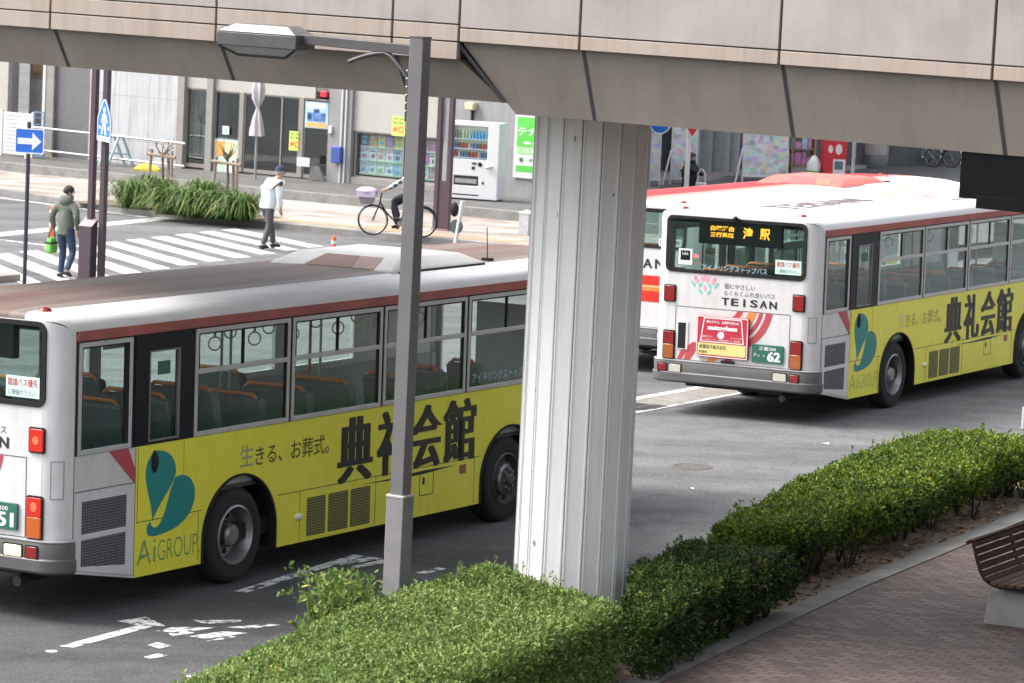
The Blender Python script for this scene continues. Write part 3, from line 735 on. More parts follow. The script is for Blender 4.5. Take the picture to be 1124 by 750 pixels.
    mb.build('painted_bands', [mat('roof_unit_band_%s_a' % style, tone[0], .6, var=.2), mat('roof_unit_band_%s_b' % style, tone[1], .6, var=.2)], unit, recalc=False)
    mb = MB(); mb.box((a0+.1, b0-.006, 2.855), (a1-.02, b0+.05, 2.885)); mb.build('roof_unit_grille', RUB if style == 'weathered' else ALU, unit)
    for v in (.34, WIDE-.34):
        mb = MB(); mb.ball((-.03, v, 2.875), (.07, .06, .035), 14, 8); mb.build('marker_lamp', LEAD, bus)
    mb = MB(); mb.box((8.15, .5, 2.86), (8.25, .6, 2.905)); mb.tube([(8.2, .55, 2.9), (8.17, .55, 3.25)], .006, 6); mb.build('antenna', RUB, bus)
    if style == 'white':
        mb = MB(); mb.text('TEISAN', lambda a, b, dd: (.9+a, .95+b, 2.893+dd), 0, 0, 3.0, .55, d=.006, heavy=.05); mb.build('roof_lettering', mat('roof_letter_grey', (.22, .17, .19), .6), bus)
    # ---- windows on the right
    for i, (a, b) in enumerate(wins):
        mb = MB(); t_ = .045
        mb.plate(rect(a, 1.545, b, 2.595), [rect(a+t_, 1.545+t_, b-t_, 2.595-t_)], side, .012, -.03)
        if i: mb.box((a+t_, -.012, 2.155), (b-t_, .03, 2.20))
        w = mb.build('window', ALU, bus, smooth=0, bevel=.003)
        mb = MB(); mb.box((a+.03, .004, 1.57), (b-.03, .008, 2.57)); mb.build('pane', GLS, w)
        mb = MB()
        if i: 
            m_ = (a+b)/2; mb.box((m_-.014, -.004, 2.2), (m_+.014, .02, 2.55))
            for q in (a+t_, b-t_-.03): mb.box((q, -.003, 2.2), (q+.03, .02, 2.55))
            for q in (a+t_, b-t_-.02): mb.box((q, -.003, 1.59), (q+.02, .02, 2.155))
        else:
            mb.box((b-t_-.06, -.003, 1.59), (b-t_, .02, 2.55)); mb.box((a+t_, -.003, 1.59), (a+t_+.02, .02, 2.55))
        mb.box((a+t_, -.002, 2.535), (b-t_, .02, 2.55)); mb.build('rubber_seal', RUB, w)
    for a, b in ((.3, 1.7), (1.9, 3.4), (3.6, 5.1), (5.3, 6.8), (7.0, 8.4)):
        mb = MB(); mb.box((a-.01, WIDE-.02, 1.59), (b+.01, WIDE-.015, 2.56)); mb.build('pane', GLS, bus)
    # emergency door
    mb = MB(); mb.plate(rect(.915, 1.545, 1.83, 2.598), [rect(1.13, 1.57, 1.62, 2.44)], side, .008, -.02); door = mb.build('emergency_door', BLKP, bus, smooth=0)
    mb = MB(); mb.plate(rect(1.13, 1.57, 1.62, 2.44), [rect(1.145, 1.585, 1.605, 2.425)], side, .014, -.02); mb.build('door_window_frame', mat('dark_alu', (.22, .22, .22), .4, metal=.4), door, smooth=0)
    mb = MB(); mb.box((1.13, .0, 1.57), (1.62, .005, 2.44)); mb.build('pane', GLS, door)
    mb = MB(); mb.prism(rect(1.27, 2.2, 1.47, 2.33), side, .003, .0); mb.build('exit_sticker', PLT, door)
    # ---- yellow wrap
    yl = [(.955, .285)]+arch(2.68)+arch(7.9)+[(ULEN-.9, .285), (ULEN-.9, 1.54), (.955, 1.54)]
    mb = MB(); mb.plate(yl, [], side, .003, -.04)
    # the arches run down to the skirt edge
    yp = mb.build('yellow_side_panel', YELLOW, bus, smooth=0)
    mb = MB(); mb.plate([(ULEN-.9, .285), (ULEN, .285), (ULEN, 1.54), (ULEN-.9, 1.54)], [], side, .0, -.04); mb.build('front_quarter', WHITE, bus, smooth=0)
    for uc in (2.68, 7.9):
        mb = MB(); A = [(uc-.64*math.cos(a), .50+.605*math.sin(a)) for a in np.linspace(0, math.pi, 24)]
        A = [(uc-.64, .285)]+A+[(uc+.64, .285)]; B = [(uc+(p[0]-uc)*.955, p[1]-.02 if p[1] > .6 else p[1]) for p in A]
        mb.plate(A+B[::-1], [], side, .018, -.06)
        mb.box((uc-.64, .35, .25), (uc+.64, .4, 1.15)); 
        C_ = [(p[0], .3+.0, p[1]) for p in A]
        mb.add([(p[0], 0., p[1]) for p in A]+[(p[0], .4, p[1]) for p in A], [(k, k+1, k+1+len(A), k+len(A)) for k in range(len(A)-1)])
        mb.build('wheel_arch_trim', RUB, bus, smooth=40)
    mb = MB(); mb.m = 0                                       # panel gaps
    GP = lambda u0, h0, u1, h1: mb.box((u0, -.0045, h0), (u1, .0, h1))
    GP(.985, .808, 2.05, .816); GP(3.33, .808, 7.25, .816); GP(.985, .80, .992, 1.53); GP(1.98, .33, 1.987, .81); GP(3.74, .3, 3.747, .81); GP(5.15, .3, 5.157, .81); GP(7.14, .3, 7.147, .81); GP(1.72, .82, 1.724, 1.53)
    mb.build('panel_gaps', mat('panel_gap', (.09, .08, .03), .7), yp, smooth=0)
    mb = MB(); GP(.005, 1.2, .945, 1.208); GP(.0, .45, .006, 2.6); GP(.947, .3, .953, 1.53)
    mb.build('panel_gaps', mat('panel_gap_grey', (.12, .12, .12), .7), bus, smooth=0)
    for a, b in ((3.87, 4.21), (4.265, 4.63), (4.68, 5.05)):
        mb = MB(); mb.prism(rrect(a, .33, b, .725, .015, 2), side, .0075, .002); mb.build('side_vent', GRILLEY, yp, smooth=0)
    mb = MB(); mb.lathe([(.0, -.035), (.05, -.03), (.075, -.012), (.08, .0)], Matrix.Translation((3.72, -.003, .55)) @ Matrix.Diagonal((1, 1, .45, 1)), 20); mb.build('side_lamp', mat('side_lamp_cream', (.75, .7, .5), .2), yp)
    mb = MB(); mb.lathe([(.0, -.02), (.055, -.016), (.07, .0)], Matrix.Translation((1.25, -.003, 1.37)) @ Matrix.Diagonal((.85, 1, 1.6, 1)), 20); mb.build('door_handle', RUB, yp)
    mb = MB(); mb.plate(rrect(6.02, .50, 6.30, .755, .02, 2), [rrect(6.028, .508, 6.292, .747, .02, 2)], side, .0052, .002); mb.prism(rrect(6.08, .62, 6.12, .7, .015, 3), side, .006, .002); mb.build('fuel_flap', RUB, yp, smooth=0)
    mb = MB(); mb.prism(rect(6.84, .66, 6.95, .755), side, .014, .0); mb.build('side_reflector', mat('reflector_brown', (.30, .09, .05), .3), yp)
    # advert lettering on the yellow panel
    faint = style == 'white'
    mb = MB()
    for ch, u0, u1 in (('典', 4.39, 5.10), ('礼', 5.13, 5.80), ('会', 5.80, 6.47), ('館', 6.44, 7.17)):
        mb.text(ch, side, u0+.02, .80, u1-u0-.04, .68, d=.0048, heavy=.07, bold=.004)
    mb.prism([(4.86, .752), (5.5, .755), (6.1, .775), (6.75, .765), (6.1, .735), (5.5, .735)], side, .005, .0035)
    mb.build('advert_lettering', INK, yp, smooth=0, recalc=False)
    mb = MB(); mb.text('きる、お葬式。', side, 2.93, 1.15, 1.32, .2, d=.005, bold=.006, heavy=0 if not faint else .0); mb.build('slogan_lettering', INKF if faint else mat('olive_ink', (.07, .065, .025), .5), yp, smooth=0, recalc=False)
    mb = MB(); mb.text('生', side, 2.66, 1.165, .24, .215, d=.005, bold=.008); mb.build('slogan_initial', INKG if not faint else mat('pale_ink', (.6, .58, .3), .5), yp, smooth=0, recalc=False)
    # heart-shaped logo of two leaves
    def bez(P, n=14):
        o = []
        for p0, p1, p2, p3 in P:
            for k in range(n):
                t = k/n; q = 1-t; o.append(tuple(q**3*p0[i]+3*q*q*t*p1[i]+3*q*t*t*p2[i]+t**3*p3[i] for i in (0, 1)))
        return o
    A = bez([((1.23, .80), (1.22, 1.0), (1.10, 1.12), (1.11, 1.29)), ((1.11, 1.29), (1.13, 1.42), (1.22, 1.475), (1.32, 1.472)), ((1.32, 1.472), (1.46, 1.46), (1.60, 1.38), (1.595, 1.24)), ((1.595, 1.24), (1.59, 1.12), (1.38, 1.02), (1.23, .80))])
    B = bez([((1.60, 1.19), (1.78, 1.22), (1.90, 1.14), (1.915, 1.0)), ((1.915, 1.0), (1.92, .84), (1.76, .70), (1.47, .668)), ((1.47, .668), (1.32, .65), (1.17, .63), (1.145, .70)), ((1.145, .70), (1.13, .76), (1.18, .79), (1.20, .80)), ((1.20, .80), (1.21, .73), (1.30, .70), (1.37, .78)), ((1.37, .78), (1.47, .90), (1.50, 1.10), (1.60, 1.19))])
    mb = MB(); mb.prism(A, side, .0052, .004); mb.prism(B, side, .0062, .004); mb.build('leaf_logo', TEAL, yp, smooth=0)
    mb = MB(); mb.text('A', side, 1.0, .395, .22, .24, d=.005, bold=-.014); mb.text('i', side, 1.26, .4, .03, .22, d=.005, bold=-.01); mb.text('GROUP.', side, 1.33, .4, .68, .2, d=.005, bold=-.016)
    mb.prism([(1.0, .46), (1.1, .47), (1.2, .5), (1.2, .49), (1.1, .455)], side, .006, .005)
    mb.build('logo_lettering', mat('green_ink', (.10, .28, .09), .5) if not faint else mat('green_ink_faded', (.36, .44, .10), .5), yp, smooth=0, recalc=False)
    # white quarter behind: vents, red stripe, flap
    mb = MB(); mb.prism([(.53, 1.537), (.83, 1.537), (.945, 1.33), (.945, 1.19)], side, .004, .001); mb.build('red_stripe', REDV, bus, smooth=0)
    for a, b, h0, h1, h2, h3 in ((.12, .815, .80, .80, 1.105, 1.105), (.12, .81, .50, .435, .745, .75)):
        mb = MB(); mb.prism([(a, h0), (b, h1), (b, h3), (a, h2)], side, .006, .001); mb.build('engine_vent', GRILLE, bus, smooth=0)
    mb = MB(); mb.plate([(.03, .475), (.935, .315), (.935, 1.19), (.03, 1.19)], [[(.12, .50), (.81, .435), (.81, .75), (.12, .745)], [(.12, .80), (.815, .80), (.815, 1.105), (.12, 1.105)]], side, .012, .001); mb.build('vent_panel', GREYP, bus, smooth=0, bevel=.004)
    # ---- rear face
    mb = MB(); mb.plate(rrect(.17, wb-.03, WIDE-.17, wt+.025, .09), [rrect(.215, wb+.015, WIDE-.215, wt-.02, .06)], rear, .012, -.03); rw = mb.build('rear_window', RUB, bus, smooth=40)
    mb = MB(); mb.box((RU+.01, .2, wb), (RU+.016, WIDE-.2, wt)); mb.build('pane', GLR, rw)
    def company(a, b, w, h):
        c = w/6
        for k, ch in enumerate('TEISAN'):
            gw = c*(.8 if ch != 'I' else .24); mb.text(ch, rearT, a+k*c+(c-gw)/2, b, gw, h, d=.003, bold=.022, heavy=.006)
    ox = lambda v: WIDE-v                                      # v (from the right side) -> a from the left seen from behind
    mb = MB(); mb.prism(rect(ox(.64), 2.075, ox(.25), 2.27), rearT, .004-.012, -.018); s_ = mb.build('window_sticker', STK, rw)
    mb = MB(); mb.text('路線バス優先', rearT, ox(.62), 2.175, .35, .075, d=-.006, bold=.01); mb.build('sticker_lettering', mat('red_ink', (.45, .03, .03), .5), s_ if 0 else rw, smooth=0, recalc=False)
    mb = MB(); mb.text('に御協力下さい。', rearT, ox(.61), 2.095, .33, .05, d=-.006); mb.build('sticker_lettering', mat('dark_ink', (.08, .06, .06), .5), rw, smooth=0, recalc=False)
    if fold:
        mb = MB(); mb.text('アイドリングストップバス', rearT, ox(1.76), 2.05, 1.0, .085, d=-.006); mb.build('window_lettering', mat('pale_blue_ink', (.35, .5, .6), .5), rw, smooth=0, recalc=False)
        mb = MB(); mb.m = 0; mb.prism(rect(ox(2.13), 2.11, ox(1.92), 2.33), rearT, -.008, -.018); mb.m = 1; mb.prism(rect(ox(2.10), 2.17, ox(1.95), 2.305), rearT, -.006, -.012)
        mb.m = 0; mb.text('NR4', rearT, ox(2.07), 2.24, .09, .04, d=-.003); mb.build('square_sticker', [mat('white_sticker', (.75, .75, .75), .4, var=0), BLKP], rw, smooth=0)
        mb = MB(); mb.prism([(ox(1.86)+.05*math.cos(a), 2.235+.035*math.sin(a)) for a in np.linspace(0, 6.28, 17)[:-1]], rearT, -.008, -.018); mb.build('oval_sticker', mat('pink_sticker', (.6, .2, .22), .4), rw)
        mb = MB(); mb.box((RU+.03, .58, 2.42), (RU+.12, 1.84, 2.76)); dsp = mb.build('destination_display', mat('display_black', (.01, .01, .011), .4), bus, smooth=0)
        if style == 'white':
            mb = MB(); mb.text('白塚経由', rearT, ox(1.66), 2.61, .36, .07, d=-.028, bold=.03); mb.text('三行系統', rearT, ox(1.66), 2.52, .36, .07, d=-.028, bold=.03)
            mb.text('津', rearT, ox(1.16), 2.52, .15, .16, d=-.028, bold=.02); mb.text('駅', rearT, ox(.9), 2.52, .15, .16, d=-.028, bold=.02); mb.build('led_lettering', LED, dsp, smooth=0, recalc=False)
        mb = MB(); mb.box((RU-.05, 1.2, 2.755), (RU, 1.3, 2.80)); mb.ball((RU-.04, 1.25, 2.80), .035, 10, 6); mb.build('rear_camera', RUB, bus)
    # lamps
    for right in (True, False):
        V = (lambda v: WIDE-v) if right else (lambda v: v)
        mb = MB(); mb.prism(rrect(V(.335), 1.59, V(.175), 1.80, .015, 2) if right else rrect(.175, 1.59, .335, 1.80, .015, 2), rearT, .03, .0); lp = mb.build('brake_lamp', LEADL if lit else LEAD, bus, bevel=.006)
        mb = MB(); mb.plate(rrect(V(.35), 1.575, V(.16), 1.815, .02, 2) if right else rrect(.16, 1.575, .35, 1.815, .02, 2), [], rearT, .012, .0); mb.build('lamp_surround', RUB, lp)
        if lit:
            mb = MB(); c_ = V(.255); mb.prism([(c_+.035*math.cos(a), 1.695+.04*math.sin(a)) for a in np.linspace(0, 6.28, 17)[:-1]], rearT, .0325, .03); mb.build('bulb_glow', HOT, lp)
        mb = MB(); mb.prism(rrect(V(.345), .985, V(.185), 1.16, .01, 2) if right else rrect(.185, .985, .345, 1.16, .01, 2), rearT, .03, 0); tl = mb.build('tail_lamp', LEADL if lit else LEAD, bus, bevel=.006)
        mb = MB(); mb.prism(rect(V(.345), .785, V(.185), .98) if right else rect(.185, .785, .345, .98), rearT, .03, 0); mb.build('indicator_lens', LAMPOL if lit else LAMPO, tl, bevel=.006)
        mb = MB(); mb.plate(rrect(V(.362), .77, V(.168), 1.178, .02, 2) if right else rrect(.168, .77, .362, 1.178, .02, 2), [], rearT, .012, 0); mb.build('lamp_surround', RUB, tl)
        if lit:
            mb = MB(); mb.prism([(V(.265)+.035*math.cos(a), 1.075+.045*math.sin(a)) for a in np.linspace(0, 6.28, 17)[:-1]], rearT, .0325, .03); mb.build('bulb_glow', HOT, tl)
    # bumper wrapped round the corners
    mb = MB()
    A = np.linspace(0, math.pi/2, 9)
    pth = [(-.22*math.sin(a), .22-.22*math.cos(a), -math.sin(a), -math.cos(a)) for a in A]
    pth = [(.0, 0, 0, -1)]+pth+[(q[0], WIDE-q[1], q[2], -q[3]) for q in pth[::-1]]+[(0., WIDE, 0, 1)]
    prof = [(.0, .765), (.03, .755), (.04, .735), (.04, .60), (.055, .585), (.055, .48), (.03, .455), (-.02, .455)]
    vs = [(p[0]+p[2]*o, p[1]+p[3]*o, h) for p in pth for o, h in prof]; k_ = len(prof)
    mb.add(vs, [(i*k_+j, (i+1)*k_+j, (i+1)*k_+j+1, i*k_+j+1) for i in range(len(pth)-1) for j in range(k_-1)])
    bp_ = mb.build('rear_bumper', BUMP, bus, smooth=40)
    mb = MB(); 
    prof = [(.012, .77), (.045, .762), (.043, .752)]; k_ = 3; vs = [(p[0]+p[2]*o, p[1]+p[3]*o, h) for p in pth for o, h in prof]
    mb.add(vs, [(i*k_+j, (i+1)*k_+j, (i+1)*k_+j+1, i*k_+j+1) for i in range(len(pth)-1) for j in range(k_-1)]); mb.build('bumper_top_edge', BUMPL, bp_, smooth=40)
    for a, b, mm, nm in ((ox(.33), ox(.205), LEAD, 'bumper_reflector'), (ox(2.36), ox(2.24), LEAD, 'bumper_reflector'), (ox(.585), ox(.385), LAMPWL if lit else LAMPW, 'reversing_lamp'), (ox(2.19), ox(2.01), LAMPW, 'reversing_lamp')):
        mb = MB(); mb.prism(rrect(a, .60, b, .705, .012, 2), rearT, .052, .02); q = mb.build(nm, mm, bp_, bevel=.004)
        mb = MB(); mb.plate(rrect(a-.015, .585, b+.015, .72, .015, 2), [], rearT, .046, .02); mb.build('lamp_surround', RUB, q)
    # engine cover
    mb = MB(); mb.plate([(ox(2.14), .775), (ox(.375), .775), (ox(.375), 1.525), (ox(2.14), 1.525)], [[(ox(2.14)+.006, .78), (ox(.375)-.006, .78), (ox(.375)-.006, 1.519), (ox(2.14)+.006, 1.519)]], rearT, .003, .0); ec = mb.build('engine_cover', RUB, bus, smooth=0)
    if fold:
        # curved ribbons of colour on the engine cover
        def ribbon(cx, cy, r0, r1, a0, a1, lim):
            pts = [(cx+r*math.cos(a), cy+r*math.sin(a)) for r, aa in ((r0, np.linspace(a0, a1, 28)), (r1, np.linspace(a1, a0, 28))) for a in aa]
            return [(min(max(p[0], lim[0]), lim[2]), min(max(p[1], lim[1]), lim[3])) for p in pts]
        lim = (ox(2.13), .79, ox(.385), 1.515)
        for j, (r0, r1, mm, nm) in enumerate(((.28, .36, REDV, 'ribbon'), (.44, .56, ORAV, 'ribbon'), (.60, .66, REDV, 'ribbon'), (.70, .80, REDV, 'ribbon'))):
            mb = MB(); P = [(1.05+r*math.cos(a), 1.62+r*.9*math.sin(a)) for r, aa in ((r0, np.linspace(-1.57, -.12, 24)), (r1, np.linspace(-.12, -1.57, 24))) for a in aa]
            P = [(p[0], min(p[1], 1.515)) for p in P]
            mb.prism(P, rearT, .0035+.0003*j, .001); mb.build('coloured_ribbon', mm, ec, smooth=0)
        for j, (x0, x1, mm) in enumerate(((.40, .47, REDV), (.50, .60, REDV), (.86, .98, ORAV), (1.1, 1.2, REDV))):
            mb = MB(); hgt = .25 if j < 2 else .14
            mb.prism([(x0, .785), (x1, .785), (x1+.09, .785+hgt*.55), (x1+.28, .785+hgt), (x0+.24, .785+hgt), (x0+.06, .785+hgt*.55)], rearT, .0038+.0003*j, .001); mb.build('coloured_ribbon', mm, ec, smooth=0)
        mb = MB(); mb.prism(rect(ox(2.10), .92, ox(1.93), 1.31), rearT, .012, .0); q = mb.build('intake_slot', mat('slot_frame', (.6, .6, .6), .4), ec, bevel=.004)
        mb = MB(); mb.prism(rect(ox(2.085), .935, ox(1.965), 1.295), rearT, .0135, .0); mb.build('slot_opening', HOLE, q)
        mb = MB(); mb.box((RU-.03, 1.2, .785), (RU, 1.4, .81)); mb.build('latch_handle', RUB, ec)
        # advert board on the back
        mb = MB(); mb.prism(rrect(ox(1.78), .85, ox(.985), 1.425, .015, 2), rearT, .05, .0); ab = mb.build('advert_board', REDB, bus, bevel=.006)
        mb = MB(); L0 = ox(1.78)
        mb.plate([(L0+.06, 1.06), (L0+.735, 1.06), (L0+.69, 1.40), (L0+.11, 1.40)], [[(L0+.075, 1.072), (L0+.72, 1.072), (L0+.678, 1.388), (L0+.122, 1.388)]], rearT, .052, .05)
        mb.text('車のガラス、全車種交換OK!', rearT, L0+.15, 1.325, .5, .04, d=.053, bold=.02); mb.text('autoglass', rearT, L0+.17, 1.215, .46, .085, d=.053, bold=.02, heavy=.01)
        mb.text('建築ガラス', rearT, L0+.09, 1.125, .16, .026, d=.053); mb.text('フィルム工事', rearT, L0+.53, 1.125, .17, .026, d=.053); mb.text('カーガラスリペア  全車種全国ネット  損保指定', rearT, L0+.09, 1.085, .6, .024, d=.053)
        mb.prism([(L0+.38+.05*math.cos(a), 1.165+.05*math.sin(a)) for a in np.linspace(0, 6.28, 17)[:-1]], rearT, .0545, .05)
        mb.plate(rrect(L0+.006, .856, L0+.789, 1.419, .012, 2), [rrect(L0+.016, .866, L0+.779, 1.409, .012, 2)], rearT, .0525, .05)
        mb.build('board_lettering', mat('white_vinyl', (.78, .78, .78), .4, var=0), ab, smooth=0, recalc=False)
        mb = MB(); mb.prism(rect(L0+.03, .885, L0+.765, 1.045), rearT, .0522, .05); q = mb.build('board_panel', ADY, ab, smooth=0)
        mb = MB(); mb.text('滋賀硝子株式会社', rearT, L0+.05, .965, .42, .06, d=.0535, bold=.012); mb.text('営業所', rearT, L0+.05, .90, .13, .04, d=.0535, bold=.01); mb.text('059-226-0000', rearT, L0+.22, .90, .3, .03, d=.0535) if 0 else None
        mb.build('board_lettering', mat('black_print', (.03, .03, .02), .5), ab, smooth=0, recalc=False)
        # flower emblem and company lettering
        cx = ox(1.70); cy = 1.80
        mb = MB(); mb.m = 0
        def petal(px, py, a, L, w): return [(px+L*(k_-.5)*math.cos(a)-w*math.sin(math.pi*k_)*s_*math.sin(a), py+L*(k_-.5)*math.sin(a)+w*math.sin(math.pi*k_)*s_*math.cos(a)) for s_, kk in ((1, np.linspace(0, 1, 8)), (-1, np.linspace(1, 0, 8)[1:-1])) for k_ in kk]
        for (qx, qy, a, L, w, mi) in ((0, .0, 1.57, .09, .022, 0), (0, .15, 1.57, .11, .03, 0), (-.045, .13, 2.0, .10, .028, 0), (.045, .13, 1.14, .10, .028, 0), (-.13, .1, 2.2, .12, .035, 0), (.13, .1, .94, .12, .035, 0), (-.15, .14, 1.9, .08, .025, 0), (.15, .14, 1.2, .08, .025, 0),
                                     (-.18, .05, -.9, .12, .022, 1), (.18, .05, .9+3.14, .12, .022, 1), (-.07, .04, .9, .1, .02, 1), (.07, .04, 2.24, .1, .02, 1), (-.07, -.05, -.9, .1, .02, 1), (.07, -.05, .9, .1, .02, 1)):
            mb.m = mi; mb.prism(petal(cx+qx, cy+qy, a, L, w), rearT, .003, .0005)
        mb.build('flower_emblem', [PINKV, LTEAL], bus, smooth=0)
        mb = MB(); mb.text('GreenCity', rearT, cx-.17, 1.645, .3, .05, d=.003) if 0 else None
        company(ox(1.45), 1.585, .88, .105)
        mb.build('company_lettering', INK, bus, smooth=0, recalc=False)
        mb = MB(); mb.text('街にやさしい', rearT, ox(1.40), 1.815, .47, .075, d=.003, bold=.008); mb.build('slogan_first_line', mat('charcoal_vinyl', (.09, .09, .09), .5), bus, smooth=0, recalc=False)
        mb = MB(); mb.text('らくらくふれ合いバス', rearT, ox(1.40), 1.72, .78, .075, d=.003, bold=.008); mb.build('slogan_lettering', mat('charcoal_vinyl', (.09, .09, .09), .5), bus, smooth=0, recalc=False)
    else:
        mb = MB(); mb.m = 0; mb.prism(rect(.17, 1.2, WIDE-.17, 1.64), rearT, .004, .001); mb.m = 1; mb.prism(rect(.17, 1.38, WIDE-.17, 1.48), rearT, .006, .003); mb.m = 2; mb.prism(rect(.17, 1.45, WIDE-.17, 1.465), rearT, .008, .005)
        mb.build('red_band', [mat('scarlet_vinyl', (.6, .03, .02), .3), mat('orange_band', (.8, .2, .05), .3), mat('cream_band', (.8, .6, .4), .3)], bus, smooth=0)
        mb = MB(); company(ox(1.75), 1.76, 1.25, .16); mb.build('company_lettering', INK, bus, smooth=0, recalc=False)
    # number plate
    PO = 0 if style != 'red' else -.75
    mb = MB(); mb.prism(rrect(ox(.93)+PO, .835, ox(.455)+PO, 1.085, .01, 2), rearT, .03, .005); pl_ = mb.build('number_plate', PLT, bus, bevel=.004)
    mb = MB(); P0 = ox(.93)+PO; mb.text('三重200', rearT, P0+.11, 1.01, .26, .05, d=.032, bold=.01); mb.text('か', rearT, P0+.03, .92, .05, .05, d=.032); mb.text('・・', rearT, P0+.1, .92, .1, .02, d=.032, bold=.02); mb.text(plate_no, rearT, P0+.24, .86, .2, .135, d=.032, bold=.02, heavy=.012)
    mb.build('plate_characters', mat('plate_white', (.75, .76, .74), .5, var=0), pl_, smooth=0, recalc=False)
    # fuel-filler style flap on the rounded corner
    mb = MB()
    ang = np.linspace(.5, 1.05, 7); o_ = .003
    vs = [(-(.22+o_)*math.sin(a), .22-(.22+o_)*math.cos(a), h) for a in ang for h in (1.15, 1.50)]
    for w_ in (0,):
        for k in range(6): mb.add([(-(.22+o_)*math.sin(a), .22-(.22+o_)*math.cos(a), h) for a, h in ((ang[k], 1.15), (ang[k+1], 1.15), (ang[k+1], 1.158), (ang[k], 1.158))], [(0, 1, 2, 3)]); mb.add([(-(.22+o_)*math.sin(a), .22-(.22+o_)*math.cos(a), h) for a, h in ((ang[k], 1.5), (ang[k+1], 1.5), (ang[k+1], 1.508), (ang[k], 1.508))], [(0, 1, 2, 3)])
        for a in (ang[0], ang[-1]): mb.add([(-(.22+o_)*math.sin(b_), .22-(.22+o_)*math.cos(b_), h) for b_, h in ((a, 1.15), (a+.035, 1.15), (a+.035, 1.508), (a, 1.508))], [(0, 1, 2, 3)])
    mb.build('corner_flap', mat('flap_gap', (.2, .2, .2), .6), bus, smooth=0)
    # underside and wheels
    mb = MB(); mb.box((.0, .1, .42), (ULEN-.1, WIDE-.1, .58)); mb.box((-.1, .5, .40), (.6, 2.0, .5)); mb.tube([(.6, .45, .40), (-.05, .45, .38), (-.24, .45, .36)], .05, 10); mb.build('chassis', mat('chassis_black', (.010, .010, .010), .8, var=.3), bus)
    for u, fr_ in ((2.68, False), (7.9, True)):
        for rt in (True, False): make_wheel(bus, u, rt, fr_)
    # ---- inside
    mb = MB(); mb.box((-.1, .08, .95), (ULEN-.05, WIDE-.08, 1.0)); mb.build('cabin_floor', RFLOOR, bus, smooth=0)
    mb = MB(); mb.box((-.02, .08, 2.68), (ULEN-.05, WIDE-.08, 2.69)); mb.build('ceiling', CEIL, bus, smooth=0)
    mb = MB(); mb.box((0, .06, 1.0), (ULEN-.1, .09, 1.54)); mb.box((0, WIDE-.09, 1.0), (ULEN-.1, WIDE-.06, 1.54)); mb.build('inner_lining', INNER, bus, smooth=0)
    mb = MB(); mb.box((8.75, .15, 1.0), (8.8, 1.0, 2.35)); mb.build('driver_partition', INNER, bus, smooth=0)
    def seat(u, v, w=.85, h=.0):
        mb = MB()
        mb.box((u-.02, v, 1.28+h), (u+.42, v+w, 1.40+h))
        P = [(u-.05, 1.3), (u+.05, 1.3), (u-.06, 1.92), (u-.12, 1.96), (u-.18, 1.92)]
        mb.prism([(p[0], p[1]+h) for p in P], lambda a, b, dd: (a, v+dd, b), 0, w)
        mb.box((u+.05, v+.1, 1.0), (u+.3, v+w-.1, 1.3+h))
        s_ = mb.build('seat', SEATM, bus, bevel=.02)
        mb = MB(); y0, y1 = v+.05, v+w-.02; z0 = 1.9+h
        mb.tube([(u-.11, y0, z0-.12), (u-.13, y0, z0+.03), (u-.13, y0+.06, z0+.08), (u-.13, y1-.06, z0+.08), (u-.13, y1, z0+.03), (u-.11, y1, z0-.12)], .022, 8); mb.build('grab_rail', ORAIL, s_)
    us = [.32, 1.05, 1.8, 2.55, 3.35, 4.2, 5.0] if interior else [.32, 1.05, 2.0]
    for k, u in enumerate(us):
        hgt = -.02 if u < 3 else -.16
        seat(u, .14, .82, hgt)
        if k not in (4, 5): seat(u, WIDE-.96, .82, hgt)
    if interior:
        for u in (5.9, 6.8, 7.6): seat(u, .16, .42, -.16)
        for j, u in enumerate([2.95, 3.25, 3.6, 3.95, 4.3, 4.65, 5.0, 5.5, 5.9, 6.3, 6.7, 7.1]):
            mb = MB(); v = .75+(.0 if j % 2 else .55)
            mb.box((u-.008, v-.012, 2.36), (u+.008, v+.012, 2.6))
            mb.lathe([(.068, -.008), (.076, 0), (.068, .008), (.06, 0), (.068, -.008)], Matrix.Translation((u, v, 2.29)) @ Matrix.Rotation(R_(90), 4, 'Z') @ Matrix.Rotation(R_(60), 4, 'Z'), 20); mb.build('hanging_strap', RINGM, bus)
        for v in (.75, 1.3): 
            mb = MB(); mb.tube([(2.7, v, 2.6), (7.4, v, 2.6)], .014, 8); mb.build('ceiling_rail', STEEL, bus)
        for u, v in ((2.3, .98), (3.7, .98), (5.2, .9), (6.3, 1.5), (7.3, .7), (4.6, 1.5), (.75, 1.0)):
            mb = MB(); mb.tube([(u, v, 1.0), (u, v, 2.68)], .016, 8); mb.build('stanchion', mat('orange_stanchion', (.4, .14, .05), .4) if u in (2.3, 5.2) else STEEL, bus)
        mb = MB(); mb.box((3.6, WIDE-.08, 2.06), (5.0, WIDE-.07, 2.18)); mb.build('window_banner', STK, bus)
        mb = MB(); mb.text('アイドリングストップバス', side, 7.05, 1.63, 1.3, .11, d=-.002); mb.build('window_lettering', mat('pale_blue_ink', (.35, .5, .6), .5), bus, smooth=0, recalc=False)
    return bus
B1P = (-3.9618, 32.4798, 1.0391); B2P = (4.2638, 48.7171, 1.0634)
make_bus(*B1P, 'nearest white and yellow city bus, brake lights lit, passing behind the lamp post', 'weathered', '51', lit=True)
make_bus(*B2P, 'white and yellow city bus with a red advert board and orange display on its back', 'white', '62')
b3 = xy(-25.53, 48.05)
make_bus(b3[0], b3[1], 1.06, 'white city bus with a red band and red striped roof, farthest of the buses', 'red', '38', interior=False, hs=.92)
